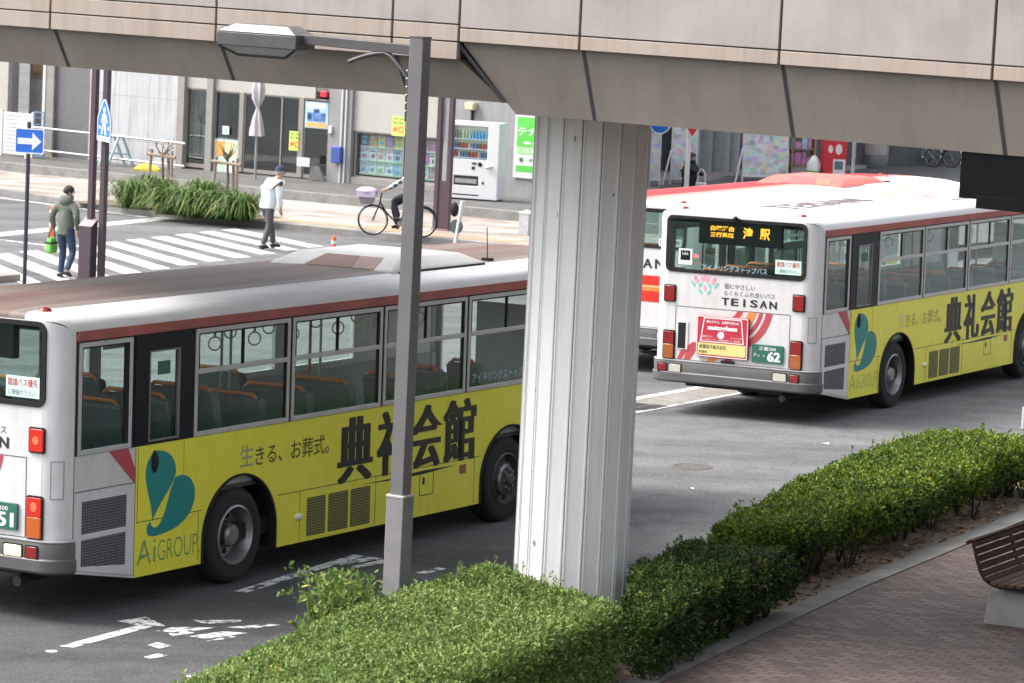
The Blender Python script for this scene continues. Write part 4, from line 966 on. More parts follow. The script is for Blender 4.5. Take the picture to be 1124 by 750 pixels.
# ================================================================== far side of the street
TW = 77.0
SB = -50.0
gz0 = ST(SB, TW).z                                             # ground level at the facade
PLZ = gz0+.335
def wx(px, py, T=TW): s, z = fac(px, py, T); return s-SB, z
ob = thing('office_building', 'grey office building with marble panels and glazed entrance across the road', 'building', (xy(SB, TW)[0], xy(SB, TW)[1], 0), RZ)
STONE = mat('grey_stone', (.24, .235, .23), .7, var=.12, vscale=3, bump=.1)
COLM = mat('column_grey', (.27, .255, .24), .6, var=.1)
MARB = mat('white_marble', (.47, .475, .49), .35, var=.1, vscale=.8); stain(MARB, .75)
DKP = mat('dark_granite', (.15, .147, .15), .5, var=.1, vscale=6)
CREAM = mat('cream_panel', (.42, .405, .37), .5, var=.05)
RENDR = mat('grey_render', (.28, .28, .285), .8, var=.15, vscale=1.2); stain(RENDR, .4)
ROOM = mat('dark_interior', (.10, .10, .105), .8, var=.3, vscale=1)
DGLS = glassmat('shop_glass', (.72, .75, .75), .10)
FRM = mat('bronze_frame', (.30, .28, .26), .4, metal=.4, var=.08)
WHT = mat('white_paint', (.62, .62, .62), .4, var=.04)
def fq(a, b, d): return (a, -d, b)                              # facade frame, d grows towards the street
def bay(name, x0, x1, z0, z1, m, d0=.0, d1=-.2, smooth=0, bevel=.006):
    mb = MB(); mb.box((x0, -d0, z0), (x1, -d1, z1)); return mb.build(name, m, ob, smooth=smooth, bevel=bevel)
X = lambda px, py=150: wx(px, py)[0]
Z = lambda px, py: wx(px, py)[1]
ZT = 7.5
bay('wall', -30, X(9), PLZ-.6, ZT, RENDR, -.1, -.4)
bay('column', X(-2), X(8.5), PLZ-.4, ZT, CREAM, .05, -.3)
bay('back_wall', X(8), X(52), PLZ-.4, ZT, mat('recess_grey', (.2, .195, .19), .8, var=.2), -.9, -1.1)
mb = MB(); mb.box((X(10), .85, Z(30, 86)), (X(50), .9, ZT-3)); mb.build('blind', mat('brown_blind', (.2, .13, .08), .8, var=.5, vscale=3), ob)
bay('column', X(37.5), X(40.5), PLZ-.3, ZT, WHT, -.3, -.4)
bay('column', X(52), X(60), PLZ-.4, ZT, COLM, .1, -1.1)
bay('granite_panel', X(60), X(97.5), PLZ-.4, ZT, DKP, .0, -.3)
mb = MB()
mzs = [PLZ-.4, PLZ+.55, PLZ+1.75, PLZ+2.95, PLZ+4.2, ZT]; mxs = list(np.linspace(X(97.5), X(196), 4))
for a, b in zip(mxs[:-1], mxs[1:]):
    for c, d in zip(mzs[:-1], mzs[1:]): mb.box((a+.004, -.02, c+.004), (b-.004, .25, d-.004))
mb.build('marble_cladding', MARB, ob, smooth=0)
bay('cladding_joint', X(97.5), X(196), PLZ-.4, ZT, mat('joint_grey', (.2, .2, .2), .9), .012, -.2)
bay('column', X(196), X(203.5), PLZ-.45, ZT, COLM, .12, -.6); bay('column', X(228), X(235), PLZ-.45, ZT, COLM, .12, -.6)
tz = Z(280, 103)
bay('transom', X(203.5), X(228), Z(215, 97), ZT, CREAM, .02, -.2); bay('transom', X(235), X(345), tz, ZT, CREAM, .02, -.2)
bay('transom', X(345), X(363), Z(350, 101), ZT, DKP, .0, -.2)
for a, b in ((262.5, 267), (328, 333)):
    bay('mullion', X(a), X(b), PLZ, tz, FRM, .03, -.06)
for a, b in ((203.5, 228), (235, 262.5), (267, 328), (333, 363)):
    mb = MB(); x0, x1 = X(a), X(b); zt = tz if a > 230 else Z(215, 97)
    mb.plate(rect(x0, PLZ, x1, zt), [rect(x0+.04, PLZ+.1, x1-.04, zt-.04)], fq, -.01, -.06); w = mb.build('window' if a != 267 else 'door', FRM, ob, smooth=0)
    mb = MB(); mb.box((x0+.03, .03, PLZ+.08), (x1-.03, .036, zt-.03)); mb.build('pane', DGLS, w)
    if a == 267: 
        mb = MB(); mb.box(((x0+x1)/2+.3, .0, PLZ+.1), ((x0+x1)/2+.34, .04, zt)); mb.build('stile', FRM, w)
mb = MB(); x0, x1 = X(203), X(364)
mb.box((x0, 4.5, PLZ-.1), (x1, 4.6, ZT-2)); mb.box((x0, .1, PLZ-.12), (x1, 4.5, PLZ-.004)); mb.box((x0, .1, tz+.3), (x1, 4.5, tz+.4)); mb.box((x0-.1, .3, PLZ), (x0, 4.5, ZT-2)); mb.box((x1, .3, PLZ), (x1+.1, 4.5, ZT-2)); mb.build('lobby', ROOM, ob)
mb = MB(); mb.box((X(203.5), .36, PLZ), (X(228), .41, tz)); mb.build('lobby_wall', mat('pale_lobby_wall', (.74, .80, .79), .6, var=.2, vscale=1.5), ob)
mb = MB(); mb.box((X(240), 3.0, PLZ), (X(262), 3.4, PLZ+1.0)); mb.box((X(272), 3.2, PLZ), (X(300), 3.6, PLZ+.8)); mb.box((X(306), 2.6, PLZ), (X(308), 3.0, PLZ+1.9)); mb.build('lobby_counter', mat('lobby_wood', (.12, .08, .06), .5, var=.3), ob)
bay('pilaster', X(363), X(388.5), PLZ-.45, ZT, mat('pilaster_grey', (.26, .255, .255), .7, var=.08), .14, -.4)
mb = MB()
for px in (378.5, 383): mb.tube([(X(px), -.17, PLZ-.1), (X(px), -.17, ZT)], .028, 8)
mb.build('conduit', WHT, ob)
# cream shutter over the brochure windows
bay('shutter', X(388.5), X(487), Z(440, 148), ZT, CREAM, .04, -.15)
bay('sill', X(388.5), X(487), PLZ-.4, Z(440, 199), COLM, .10, -.3)
for a, b in ((390, 444), (446, 486)):
    x0, x1 = X(a), X(b); z0, z1 = Z(440, 199), Z(440, 148)
    mb = MB(); mb.plate(rect(x0, z0, x1, z1), [rect(x0+.05, z0+.04, x1-.05, z1-.04)], fq, .0, -.05); w = mb.build('display_window', FRM, ob, smooth=0)
    mb = MB(); mb.box((x0+.04, .03, z0+.03), (x1-.04, .035, z1-.03)); mb.build('pane', glassmat('display_glass', (.85, .9, .9), .03), w)
mb = MB(); mb.box((X(388), .4, Z(440, 200)), (X(487), .45, Z(440, 146))); mb.build('display_back', mat('display_back_teal', (.16, .24, .26), .7), ob)
XE = X(604)
bay('wall', X(487), XE, PLZ-.6, ZT, RENDR, .0, -.4)
mb = MB(); mb.box((XE-.3, .4, PLZ-.6), (XE, 3.5, ZT)); mb.build('side_wall', RENDR, ob)
mb = MB(); mb.box((X(517), -.0, Z(520, 121)), (X(519), -.05, Z(520, 135))); mb.build('cable', RUB, ob)
mb = MB(); mb.box((-30, -.05, ZT), (XE, 3.5, ZT+.3)); mb.box((-30, 3.5, ZT), (X(388), 5, ZT+.3)); mb.build('roof', STONE, ob)
# brochures, each a leaflet in the racks behind the display windows
def solo(name, mbuf, m, label, cat, group=None, **kw):
    o = mbuf.build(name, m, None, **kw); o.location = ob.location; o.rotation_euler = (0, 0, RZ); return tag(o, label, cat, group)
PAPERS = [mat('paper_%d' % i, c, .5, var=.35, vscale=9) for i, c in enumerate([(.6, .62, .62), (.55, .3, .25), (.2, .4, .6), (.65, .55, .2), (.55, .25, .45), (.25, .5, .25), (.7, .7, .7), (.18, .15, .2), (.35, .55, .65)])]
for nm, a, b, cols, lab in (('brochure_display', 394, 440, 5, 'three rows of coloured leaflets in the wide display window beside the pilaster'), ('brochure_display', 463, 484, 3, 'three rows of reddish leaflets in the display window behind the purple posts')):
    r = thing(nm, lab, 'brochure display', ob.location, RZ)
    x0, x1 = X(a), X(b); zz = [Z(440, y) for y in (151, 166, 181, 196)]
    for row in range(3):
        for c in range(cols):
            w = (x1-x0)/cols; xa = x0+c*w
            mb = MB(); mb.box((xa+.008, .10, zz[row+1]+.05), (xa+w-.008, .11, zz[row]-.0)); p = mb.build('leaflet', (PAPERS[(7, 1, 3, 4, 3)[c]] if row == 0 else PAPERS[(0, 6, 0, 6, 8)[c]]) if a < 450 else PAPERS[(1, 4, 6, 1)[(row+c) % 4]], r)
            mb = MB(); mb.box((xa+.04, .095, zz[row]-.09), (xa+w-.06, .1, zz[row]-.05)); mb.box((xa+.06+.03*(c % 2), .095, zz[row+1]+.1), (xa+w*.72, .1, zz[row+1]+.2)); mb.build('print', PAPERS[(2, 7, 5, 1, 2, 4)[(row*5+c*2) % 6]], p)
        mb = MB(); mb.box((x0, .07, zz[row+1]+.01), (x1, .13, zz[row+1]+.05)); mb.build('rack_ledge', mat('rack_pale', (.5, .62, .48), .5, var=.25, vscale=8), r)
def sheet(name, px0, py0, px1, py1, d, m, label, cat, group=None, T=TW, marks=()):
    x0, z1 = wx(px0, py0, T); x1, z0 = wx(px1, py1, T)
    r = thing(name, label, cat, ob.location, RZ, group)
    yy = (T-TW)-d
    mb = MB(); mb.box((x0, yy, z0), (x1, yy+.012, z1)); mb.build('backing', m, r)
    W_, H_ = x1-x0, z1-z0
    for (a, b, c, e, mm) in marks:
        mb = MB(); mb.box((x0+a*W_, yy-.004, z0+b*H_), (x0+c*W_, yy, z0+e*H_)); mb.build('printed_area', mm, r)
    return r, x0, z0, W_, H_, yy
BLUEP = mat('poster_blue', (.12, .25, .5), .4, var=.5, vscale=7); YG = mat('notice_lime', (.55, .72, .15), .5, var=.05); RINK = mat('notice_red', (.65, .12, .06), .5); GINK = mat('notice_green_ink', (.08, .2, .06), .5)
NAVY = mat('poster_navy', (.03, .06, .16), .4, var=.4, vscale=9); SKYB = mat('poster_sky', (.4, .55, .72), .4, var=.2)
sheet('poster', 336, 111, 360, 142, .02, SKYB, 'blue poster with dark figures on the glass beside the entrance door', 'poster', marks=((.05, .03, .95, .22, mat('poster_orange_text', (.6, .4, .15), .5, var=.4, vscale=30)), (.1, .25, .9, .6, BLUEP), (.38, .3, .62, .72, NAVY), (.12, .32, .3, .55, NAVY), (.7, .32, .88, .58, NAVY), (.08, .76, .9, .94, WHT)))
def notice(px0, py0, px1, py1, d, label, T=TW, tilt=0):
    r, x0, z0, W_, H_, yy = sheet('notice', px0, py0, px1, py1, d, YG, label, 'notice', 'lime green notices', T)
    mb = MB(); mb.text('ここ', lambda a, b, dd: (x0+a, yy-dd, z0+b), .1*W_, .62*H_, .8*W_, .28*H_, d=.004, bold=.03); mb.build('lettering', GINK, r, smooth=0, recalc=False)
    mb = MB(); mb.text('出口', lambda a, b, dd: (x0+a, yy-dd, z0+b), .12*W_, .15*H_, .76*W_, .36*H_, d=.004, bold=.04); mb.build('lettering', RINK, r, smooth=0, recalc=False)
    return r
notice(318.5, 143.5, 330, 166, .03, 'lime green notice taped to the entrance door')
notice(432.5, 127, 446, 150, .08, 'lime green notice hanging on the cream shutter above the leaflets')
sheet('notice', 338, 171.5, 351.5, 182.5, .5, WHT, 'small white notice with faint print on the grey stand by the entrance', 'notice', marks=((.1, .3, .9, .7, mat('faint_print', (.55, .55, .56), .6)),))
mb = MB(); x0, z1 = wx(340, 182, TW-.48); x1 = wx(349, 182, TW-.48)[0]; zb = PLZ
mb.add([(x0, -.46, z1), (x1, -.46, z1), (x1+.12, -.36, zb), (x0-.1, -.36, zb), (x0, -.42, z1), (x1, -.42, z1), (x1+.12, -.2, zb), (x0-.1, -.2, zb)], [(0, 1, 2, 3), (4, 7, 6, 5), (0, 4, 5, 1), (3, 2, 6, 7), (0, 3, 7, 4), (1, 5, 6, 2)])
solo('notice_stand', mb, STONE, 'grey tapered stand under the small white notice by the entrance', 'stand')
sheet('leaflet_board', 236, 152, 260.5, 196, .02, mat('board_pale', (.5, .62, .6), .5, var=.2, vscale=6), 'pale board of orange and green product leaflets behind the second sapling', 'notice board',
      marks=((.06, .55, .45, .95, mat('leaflet_orange', (.75, .35, .1), .5, var=.5, vscale=8)), (.5, .55, .94, .95, mat('leaflet_cream', (.65, .6, .35), .5, var=.4, vscale=9)), (.06, .06, .45, .5, mat('leaflet_mint', (.45, .62, .45), .5, var=.3, vscale=9)), (.5, .06, .94, .5, mat('leaflet_white', (.7, .7, .66), .5, var=.3, vscale=9))))
sheet('notice', 245, 138, 252, 148, .03, WHT, 'small white square notice on the glass above the leaflet board', 'notice', marks=((.3, .25, .7, .75, SKYB),))
mb = MB(); x0, z1 = wx(371, 160); x1, z0 = wx(380.5, 179)
mb.box((x0, -.32, z0), (x1, -.16, z1)); solo('mailbox', mb, mat('mailbox_blue', (.05, .09, .32), .4), 'small blue mailbox fixed to the grey pilaster', 'mailbox', bevel=.02)
mb = MB(); x0, z1 = wx(365, 138); x1, z0 = wx(368.5, 146.5); mb.box((x0, -.2, z0), (x1, -.14, z1)); solo('intercom', mb, WHT, 'small white intercom box on the pilaster by the entrance', 'intercom', bevel=.01)
mb = MB(); x0, z1 = wx(356, 100); x1, z0 = wx(363, 107); mb.box((x0, -.2, z0), (x1, -.02, z1)); solo('fire_alarm_lamp', mb, mat('alarm_red', (.5, .03, .05), .4), 'red alarm box high beside the pilaster above the blue poster', 'alarm', bevel=.01)
mb = MB(); x0, z1 = wx(515, 112); x1, z0 = wx(524, 121); mb.box((x0, -.22, z0), (x1, -.0, z1)); solo('wall_lamp', mb, mat('lamp_cream', (.6, .52, .33), .4), 'small cream wall lamp above the white vending machine', 'lamp', bevel=.02)
# tenant-wanted sign
r, x0, z0, W_, H_, yy = sheet('tenant_sign', 567, 126, 612, 199, .05, WHT, 'tall green and white sign with katakana beside the pillar', 'sign', marks=((.06, .5, .94, .975, mat('sign_green', (.10, .52, .07), .4, var=.03)), (.08, .385, .94, .49, mat('sign_green_light', (.3, .62, .25), .4)), (.06, .1, .94, .2, mat('sign_green', (.1, .52, .07)))))
ff = lambda a, b, dd: (x0+a, yy-dd, z0+b)
mb = MB(); mb.text('テナント', ff, .08*W_, .68*H_, .84*W_, .13*H_, d=.006, bold=.03); mb.text('0120', ff, .2*W_, .4*H_, .6*W_, .07*H_, d=.006, bold=.03); mb.text('募集中', ff, .2*W_, .53*H_, .6*W_, .06*H_, d=.006, bold=.02); mb.build('lettering', WHT, r, smooth=0, recalc=False)
mb = MB(); mb.prism([(.18*W_+.06*math.cos(a), .29*H_+.06*math.sin(a)) for a in np.linspace(0, 6.28, 17)[:-1]], ff, .006, .001); mb.text('テナント', ff, .34*W_, .265*H_, .55*W_, .05*H_, d=.006, bold=.02); mb.build('emblem', mat('sign_dark_green', (.04, .2, .04), .4), r, smooth=0, recalc=False)

# vending machine
vs_, vt_ = -46.95, 75.0
vm = thing('vending_machine', 'white drinks vending machine with three shelves of bottles and cans', 'vending machine', ST(vs_, vt_-.35, .335), RZ+R_(14))
VW, VD, VH = 1.30, .62, 1.93
VMW = mat('vending_white', (.64, .64, .65), .35, var=.03, coat=.2)
mb = MB(); mb.plate(rect(0, .04, VW, VH), [rect(.13, 1.02, 1.0, 1.83), rect(.16, .36, .8, .60)], lambda a, b, d: (a, -d, b), 0, -.16)
mb.box((0, .16, .04), (VW, VD, VH)); mb.build('cabinet', VMW, vm, smooth=0, bevel=.015)
mb = MB(); mb.box((.1, .14, 1.0), (1.03, .155, 1.85)); mb.build('display_back', mat('display_light', (.7, .8, .6), .5, var=.1), vm)
for j, z in enumerate((1.52, 1.28, 1.06)):
    mb = MB(); mb.box((.13, .02, z-.03), (1.0, .14, z)); mb.build('shelf', VMW, vm)
    for k in range(10):
        x = .17+k*.085
        mb = MB()
        if j == 0:
            mb.cyl((x, .08, z), (x, .08, z+.15), .03, n=10); mb.cyl((x, .08, z+.15), (x, .08, z+.2), .03, .012, n=10); mb.cyl((x, .08, z+.2), (x, .08, z+.225), .014, n=8)
            m_ = (mat('bottle_tea', (.25, .34, .2), .3) if k < 2 else mat('bottle_pale', (.5, .55, .45), .3)) if k < 5 else mat('bottle_blue', (.12, .42, .72), .3)
            mb.build('bottle', m_, vm)
        else:
            mb.cyl((x, .08, z), (x, .08, z+.13), .03, n=10); mb.build('can', [mat('can_red', (.5, .08, .06), .35), mat('can_brown', (.2, .1, .06), .35), mat('can_blue', (.12, .2, .45), .35), mat('can_white', (.6, .5, .42), .35)][(k*3+j*2+k//3) % 4], vm)
    mb = MB()
    for k in range(10): mb.box((.15+k*.085, -.004, z-.026), (.2+k*.085, .02, z-.008))
    mb.build('price_buttons', mat('button_blue', (.25, .35, .6), .4), vm)
mb = MB(); mb.box((.12, .006, 1.01), (1.01, .01, 1.84)); mb.build('front_pane', glassmat('vending_glass', (.95, .97, .97), .02), vm)
mb = MB(); mb.box((.15, .12, .35), (.82, .14, .61)); mb.build('dispensing_slot', mat('slot_dark', (.1, .1, .1), .4), vm)
mb = MB(); mb.box((.2, -.005, .42), (.76, .06, .53)); mb.build('slot_flap', mat('flap_smoke', (.3, .3, .3), .2), vm)
mb = MB(); mb.box((.62, -.012, .9), (.74, .01, .94)); mb.build('coin_slot', BLKP, vm)
mb = MB(); mb.cyl((.83, -.012, .9), (.83, .01, .9), .055, n=16); mb.build('coin_return', BLKP, vm)
mb = MB(); mb.box((.62, -.012, .77), (.70, .01, .84)); mb.box((.9, -.012, .42), (.95, .01, .48)); mb.build('key_lock', BLKP, vm)
mb = MB(); mb.cyl((1.0, -.05, .84), (1.16, -.05, .87), .035, n=12); mb.build('handle', STEEL, vm, bevel=.01)
mb = MB(); mb.box((.15, -.003, .12), (.82, .01, .15)); mb.box((.05, -.003, .22), (.07, .01, .28)); mb.build('vent_slot', BLKP, vm)
mb = MB(); mb.box((.05, .03, 0), (VW-.05, VD-.03, .04)); mb.build('plinth', BLKP, vm)

# street furniture helpers ----------------------------------------------------
PURP = mat('purple_steel', (.075, .048, .062), .5, metal=.2, var=.12, vscale=3)
def base_at(px, py, up=0): p = gp(px, py, up); return Vector(p)
def twin_post(pos, label, gap, plate=(0, 1.2), box=False, h=6.4):
    r = thing('twin_signal_post', label, 'post', pos, RZ)
    for x in (-gap/2, gap/2):
        mb = MB(); mb.box((x-.055, -.055, 0), (x+.055, .055, h)); mb.build('post', PURP, r, bevel=.008)
    mb = MB()
    if box:
        mb.add([(-.25, -.2, .02), (.03, -.2, .02), (.03, .0, .02), (-.25, .0, .02), (-.25, -.2, 1.05), (.03, -.2, 1.05), (.03, .0, 1.2), (-.25, .0, 1.2)], [(0, 3, 2, 1), (4, 5, 6, 7), (0, 1, 5, 4), (1, 2, 6, 5), (2, 3, 7, 6), (3, 0, 4, 7)])
        mb.build('control_box', PURP, r, bevel=.01)
        mb = MB(); mb.add([(-.26, -.21, 1.052), (.04, -.21, 1.052), (.04, .01, 1.21), (-.26, .01, 1.21)], [(0, 1, 2, 3)]); mb.build('box_lid', mat('purple_lid', (.22, .17, .19), .35, metal=.3), r)
    else:
        mb.box((-gap/2, -.03, .15), (gap/2, .03, 1.25)); mb.build('infill_plate', PURP, r)
        mb = MB(); mb.box((-gap/2-.07, -.09, 0), (gap/2+.07, .09, .16)); mb.build('footing', mat('faded_purple', (.25, .15, .15), .7), r)
    mb = MB(); mb.box((-gap/2-.3, -.06, h-.05), (gap/2+.3, .06, h+.06)); mb.build('head_bar', PURP, r)
    return r
pp = base_at(104, 311)
tp = twin_post(pp, 'twin purple steel posts with a control box and a crossing sign', .27, box=True)
twin_post(base_at(484, 259), 'twin purple steel posts with an infill plate behind the lamp post', .31)
SBLUE = mat('sign_blue', (.03, .16, .62), .35, var=.04); SWHITE = mat('sign_white', (.78, .8, .82), .35, var=.02)
# crossing sign
sgp = at(115, 133, pp[1]-.3)
cs = thing('crossing_sign', 'blue pedestrian crossing sign with white walking figure on the purple posts', 'sign', sgp, R_(-62))
sfr = lambda a, b, d: (a, -d, b)
pent = [(-.33, -.37), (.33, -.37), (.33, .05), (.05, .39), (-.05, .39), (-.33, .05)]
mb = MB(); mb.prism(pent, sfr, .01, -.01); mb.build('sign_plate', SBLUE, cs)
mb = MB(); mb.plate(pent, [[(p[0]*.93, p[1]*.93) for p in pent]], sfr, .013, .008); mb.build('sign_border', SWHITE, cs, smooth=0)
mb = MB()
mb.prism([(.0+.05*math.cos(a), .2+.05*math.sin(a)) for a in np.linspace(0, 6.28, 13)[:-1]], sfr, .014, .01)
for poly in ([(-.05, .14), (.06, .14), (.05, -.02), (-.05, -.02)], [(-.05, 0), (.01, 0), (-.08, -.25), (-.14, -.25)], [(-.01, 0), (.05, 0), (.12, -.25), (.06, -.25)], [(.05, .13), (.09, .11), (.17, -.02), (.13, -.04)], [(-.05, .13), (-.09, .11), (-.15, -.03), (-.11, -.04)], [(-.28, -.28), (.28, -.28), (.28, -.33), (-.28, -.33)], [(-.26, -.1), (-.18, -.1), (-.18, -.15), (-.26, -.15)], [(.18, -.1), (.26, -.1), (.26, -.15), (.18, -.15)]):
    mb.prism(poly, sfr, .014, .01)
mb.build('walking_figure', SWHITE, cs, smooth=0)
mb = MB(); mb.bar((0, .01, 0), (0, .12, 0), .04, .04); mb.build('bracket', STEEL, cs)
# one-way arrow sign on its own pole
ap = base_at(26.5, 318)
az = thing('arrow_sign_post', 'blue one way sign with white arrow on a dark slim pole', 'sign', ap, RZ+R_(22))
mb = MB(); mb.cyl((0, 0, 0), (0, 0, 3.0), .038, n=12); mb.build('pole', mat('dark_pole', (.05, .055, .07), .45, metal=.3), az)
tz_ = at(32, 155, ap[1])[2]-ap[2]
mb = MB(); mb.prism(rrect(-.24, tz_-.22, .30, tz_+.23, .03), sfr, .05, .035); mb.build('sign_plate', SBLUE, az)
mb = MB(); mb.plate(rrect(-.24, tz_-.22, .30, tz_+.23, .03), [rrect(-.22, tz_-.2, .28, tz_+.21, .025)], sfr, .053, .04)
mb.prism([(p[0]+.03, p[1]+tz_) for p in [(-.22, -.055), (.05, -.055), (.05, -.16), (.22, .0), (.05, .16), (.05, .055), (-.22, .055)]], sfr, .054, .04); mb.build('arrow', SWHITE, az, smooth=0)
# pipe barricade along the plinth
bq = thing('pipe_barricade', 'steel pipe barricade on cream and teal trestles before the marble wall', 'barricade', ST(-61.2, 77.5-1.6, .34), RZ)
CRM = mat('trestle_cream', (.62, .56, .38), .5); TEA = mat('trestle_teal', (.28, .42, .42), .5)
def trestle(x, m, dbl=False):
    mb = MB()
    for dx in ((0, .28) if dbl else (0,)):
        mb.tube([(x-.2+dx, -.28, 0), (x-.03+dx, -.05, .78), (x+dx, 0, .84), (x+.05+dx, .05, .78), (x+.26+dx, .28, 0)], .035, 8)
        mb.tube([(x-.12+dx, -.18, .35), (x+.16+dx, .18, .35)], .02, 6)
    mb.build('trestle', m, bq)
trestle(.35, CRM); trestle(2.85, TEA, True)
for z in (.82, .22):
    mb = MB(); mb.tube([(.2, -.05, z+.03), (5.3, -.05, z-.03)], .032, 8); mb.build('pipe', STEEL, bq)
# white gate at the far left
gt = thing('slatted_gate', 'white slatted gate with a blue framed leaf at the far left', 'gate', ST(-62.2, 76.0, .34), RZ)
mb = MB()
for k in range(11): mb.box((0, 0, .06+.105*k), (1.05, .03, .15+.105*k))
mb.box((-.04, -.02, 0), (.02, .05, 1.25)); mb.box((1.03, -.02, 0), (1.09, .05, 1.25)); mb.build('slat_leaf', WHT, gt, smooth=0)
mb = MB(); mb.plate(rect(1.1, .05, 1.45, 1.28), [rect(1.14, .1, 1.41, 1.24)], lambda a, b, d: (a, -d, b), .0, -.03)
for k in range(6): mb.box((1.12, .01, .2+.18*k), (1.43, .02, .22+.18*k))
mb.build('framed_leaf', mat('gate_blue', (.12, .22, .36), .4), gt, smooth=0)
# tree stakes with bare saplings in the planter
WOOD = mat('stake_wood', (.23, .18, .14), .8, var=.3, vscale=5); BARK = mat('sapling_bark', (.12, .085, .06), .85, var=.3)
def stakes(pos, label, lean, w=.62):
    r = thing('tree_stake_frame', label, 'tree stake', pos, RZ, 'timber frames staking the street saplings')
    for x, l in ((-w/2, -.09), (w/2-.17*0, .04)):
        mb = MB(); mb.cyl((x+l, -.05, -.1), (x, 0, 1.22), .045, .04, 10); mb.build('stake', WOOD, r)
    mb = MB(); mb.cyl((w*.1, .3, -.1), (w*.25, .05, 1.15), .04, n=10); mb.build('stake', WOOD, r)
    mb = MB(); mb.cyl((-w/2-.12, -.04, 1.1), (w/2+.12, -.02, 1.06), .04, n=10); mb.build('crossbar', WOOD, r)
def sapling(pos, label, h, seed, knob=False):
    rr = random.Random(seed); r = thing('sapling', label, 'tree', pos, RZ)
    mb = MB(); mb.tube([(0, .05, -.1), (.02, .05, h*.4), (-.02, .06, h*.75), (0, .05, h*.8)], .03, 8, radii=[.045, .035, .03, .05 if knob else .02]); mb.build('trunk', BARK, r)
    mb = MB()
    for k in range(9 if knob else 7):
        a = rr.uniform(0, 6.28); z0 = h*rr.uniform(.72, .82); L = rr.uniform(.2, .45) if not knob else rr.uniform(.18, .34)
        p0 = Vector((0, .05, z0)); p1 = p0+Vector((.5*L*math.cos(a), .5*L*math.sin(a), L*.5)); p2 = p1+Vector((.25*L*math.cos(a+.5), .25*L*math.sin(a), L*.6))
        mb.tube([p0, p1, p2], .01, 5, radii=[.022 if knob else .014, .013, .005])
    mb.build('twigs', BARK, r)
    if not knob:
        mb = MB()
        for k in range(26):
            a = rr.uniform(0, 6.28); q = rr.uniform(.05, .35); p = Vector((q*math.cos(a), .05+q*math.sin(a), h*rr.uniform(.8, 1.05))); d = Vector((rr.uniform(-1, 1), rr.uniform(-1, 1), rr.uniform(-1, .3))).normalized()*.06; e = d.orthogonal()*.5
            mb.quad(p, p+d*.5+e, p+d, p+d*.5-e)
        mb.build('crown', mat('dry_leaf', (.22, .12, .08), .8), r, recalc=False)
sp1 = ST(-49.9, 67.75, .12); sp2 = ST(-48.0, 67.6, .12)
sp1 = base_at(176, 219); sp2 = base_at(247, 228)
stakes(sp1, 'timber stake frame with two crossed poles at the left end of the planter', 0); sapling(sp1, 'thin bare sapling with a few dry leaves in the left stakes', 1.35, 3)
stakes(sp2, 'timber stake frame at the right end of the planter near the white coated man', 0); sapling(sp2, 'pollarded sapling with knobbly head in the right stakes', 1.55, 5, True)
# yellow sandbag behind the stakes
mb = MB(); mb.add([(-.33+.66*i/6, -.17+.34*j/4, (.06+.13*math.sin(math.pi*i/6)**.5*math.sin(math.pi*j/4)**.5)*k+.0) for k in (0, 1) for i in range(7) for j in range(5)], [(i*5+j, i*5+j+1, (i+1)*5+j+1, (i+1)*5+j) for i in range(6) for j in range(4)]+[(35+i*5+j, 35+(i+1)*5+j, 35+(i+1)*5+j+1, 35+i*5+j+1) for i in range(6) for j in range(4)]+[(i*5, (i+1)*5, 35+(i+1)*5, 35+i*5) for i in range(6)]+[(i*5+4, 35+i*5+4, 35+(i+1)*5+4, (i+1)*5+4) for i in range(6)]+[(j, 35+j, 35+j+1, j+1) for j in range(4)]+[(30+j, 30+j+1, 65+j+1, 65+j) for j in range(4)])
sbg = mb.build('sandbag', mat('sandbag_yellow', (.7, .5, .04), .7, var=.3, vscale=6, bump=.5, bscale=20)); sbg.location = ST(-56.55, 75.1, .335); tag(sbg, 'yellow sandbag lying on the plinth behind the left stakes', 'sandbag')
# potted plant behind the first pane
pt = thing('potted_plant', 'bare branched plant in a black pot behind the narrow window', 'potted plant', (ob.matrix_basis @ Vector((0, 0, 0)) if 0 else Vector((xy(SB+X(215), TW+.22)[0], xy(SB+X(215), TW+.22)[1], PLZ))), RZ)
mb = MB(); mb.box((-.19, -.14, 0), (.19, .14, .32)); mb.build('pot', mat('pot_black', (.03, .03, .032), .5), pt, bevel=.02)
mb = MB(); mb.tube([(0, 0, .3), (.01, 0, .9), (0, 0, 1.15)], .022, 8)
for a, L in ((-.5, .9), (-.25, 1.0), (.2, .95), (.45, .8), (0, .7)): mb.tube([(0, 0, 1.1), (.3*L*math.sin(a), .01, 1.1+.4*L), (.42*L*math.sin(a), .02, 1.1+.85*L)], .01, 5, radii=[.016, .012, .006])
mb.build('branches', BARK, pt)
# cloth bundle tied to a pole by the entrance
up = ST(-53.15, 75.2, .335)
ub = thing('wrapped_parasol', 'folded grey parasol tied with its cloth hanging on a slim pole', 'parasol', up, RZ)
mb = MB(); mb.cyl((0, 0, 0), (0, 0, 3.4), .035, n=10); mb.build('pole', mat('pole_grey', (.3, .3, .32), .4, metal=.4), ub)
mb = MB(); pr = [(.02, 2.75), (.13, 2.6), (.16, 2.35), (.15, 2.1), (.05, 1.9), (.045, 1.84), (.11, 1.6), (.17, 1.3), (.19, 1.14), (.02, 1.15)]
vs = []; fs = []
for r_, z in pr:
    for k in range(24):
        a = 2*math.pi*k/24; q = r_*(1+.22*math.cos(6*a+z*2)); vs.append((q*math.cos(a), q*math.sin(a)*.8, z))
for i in range(len(pr)-1):
    for k in range(24): fs.append((i*24+k, i*24+(k+1) % 24, (i+1)*24+(k+1) % 24, (i+1)*24+k))
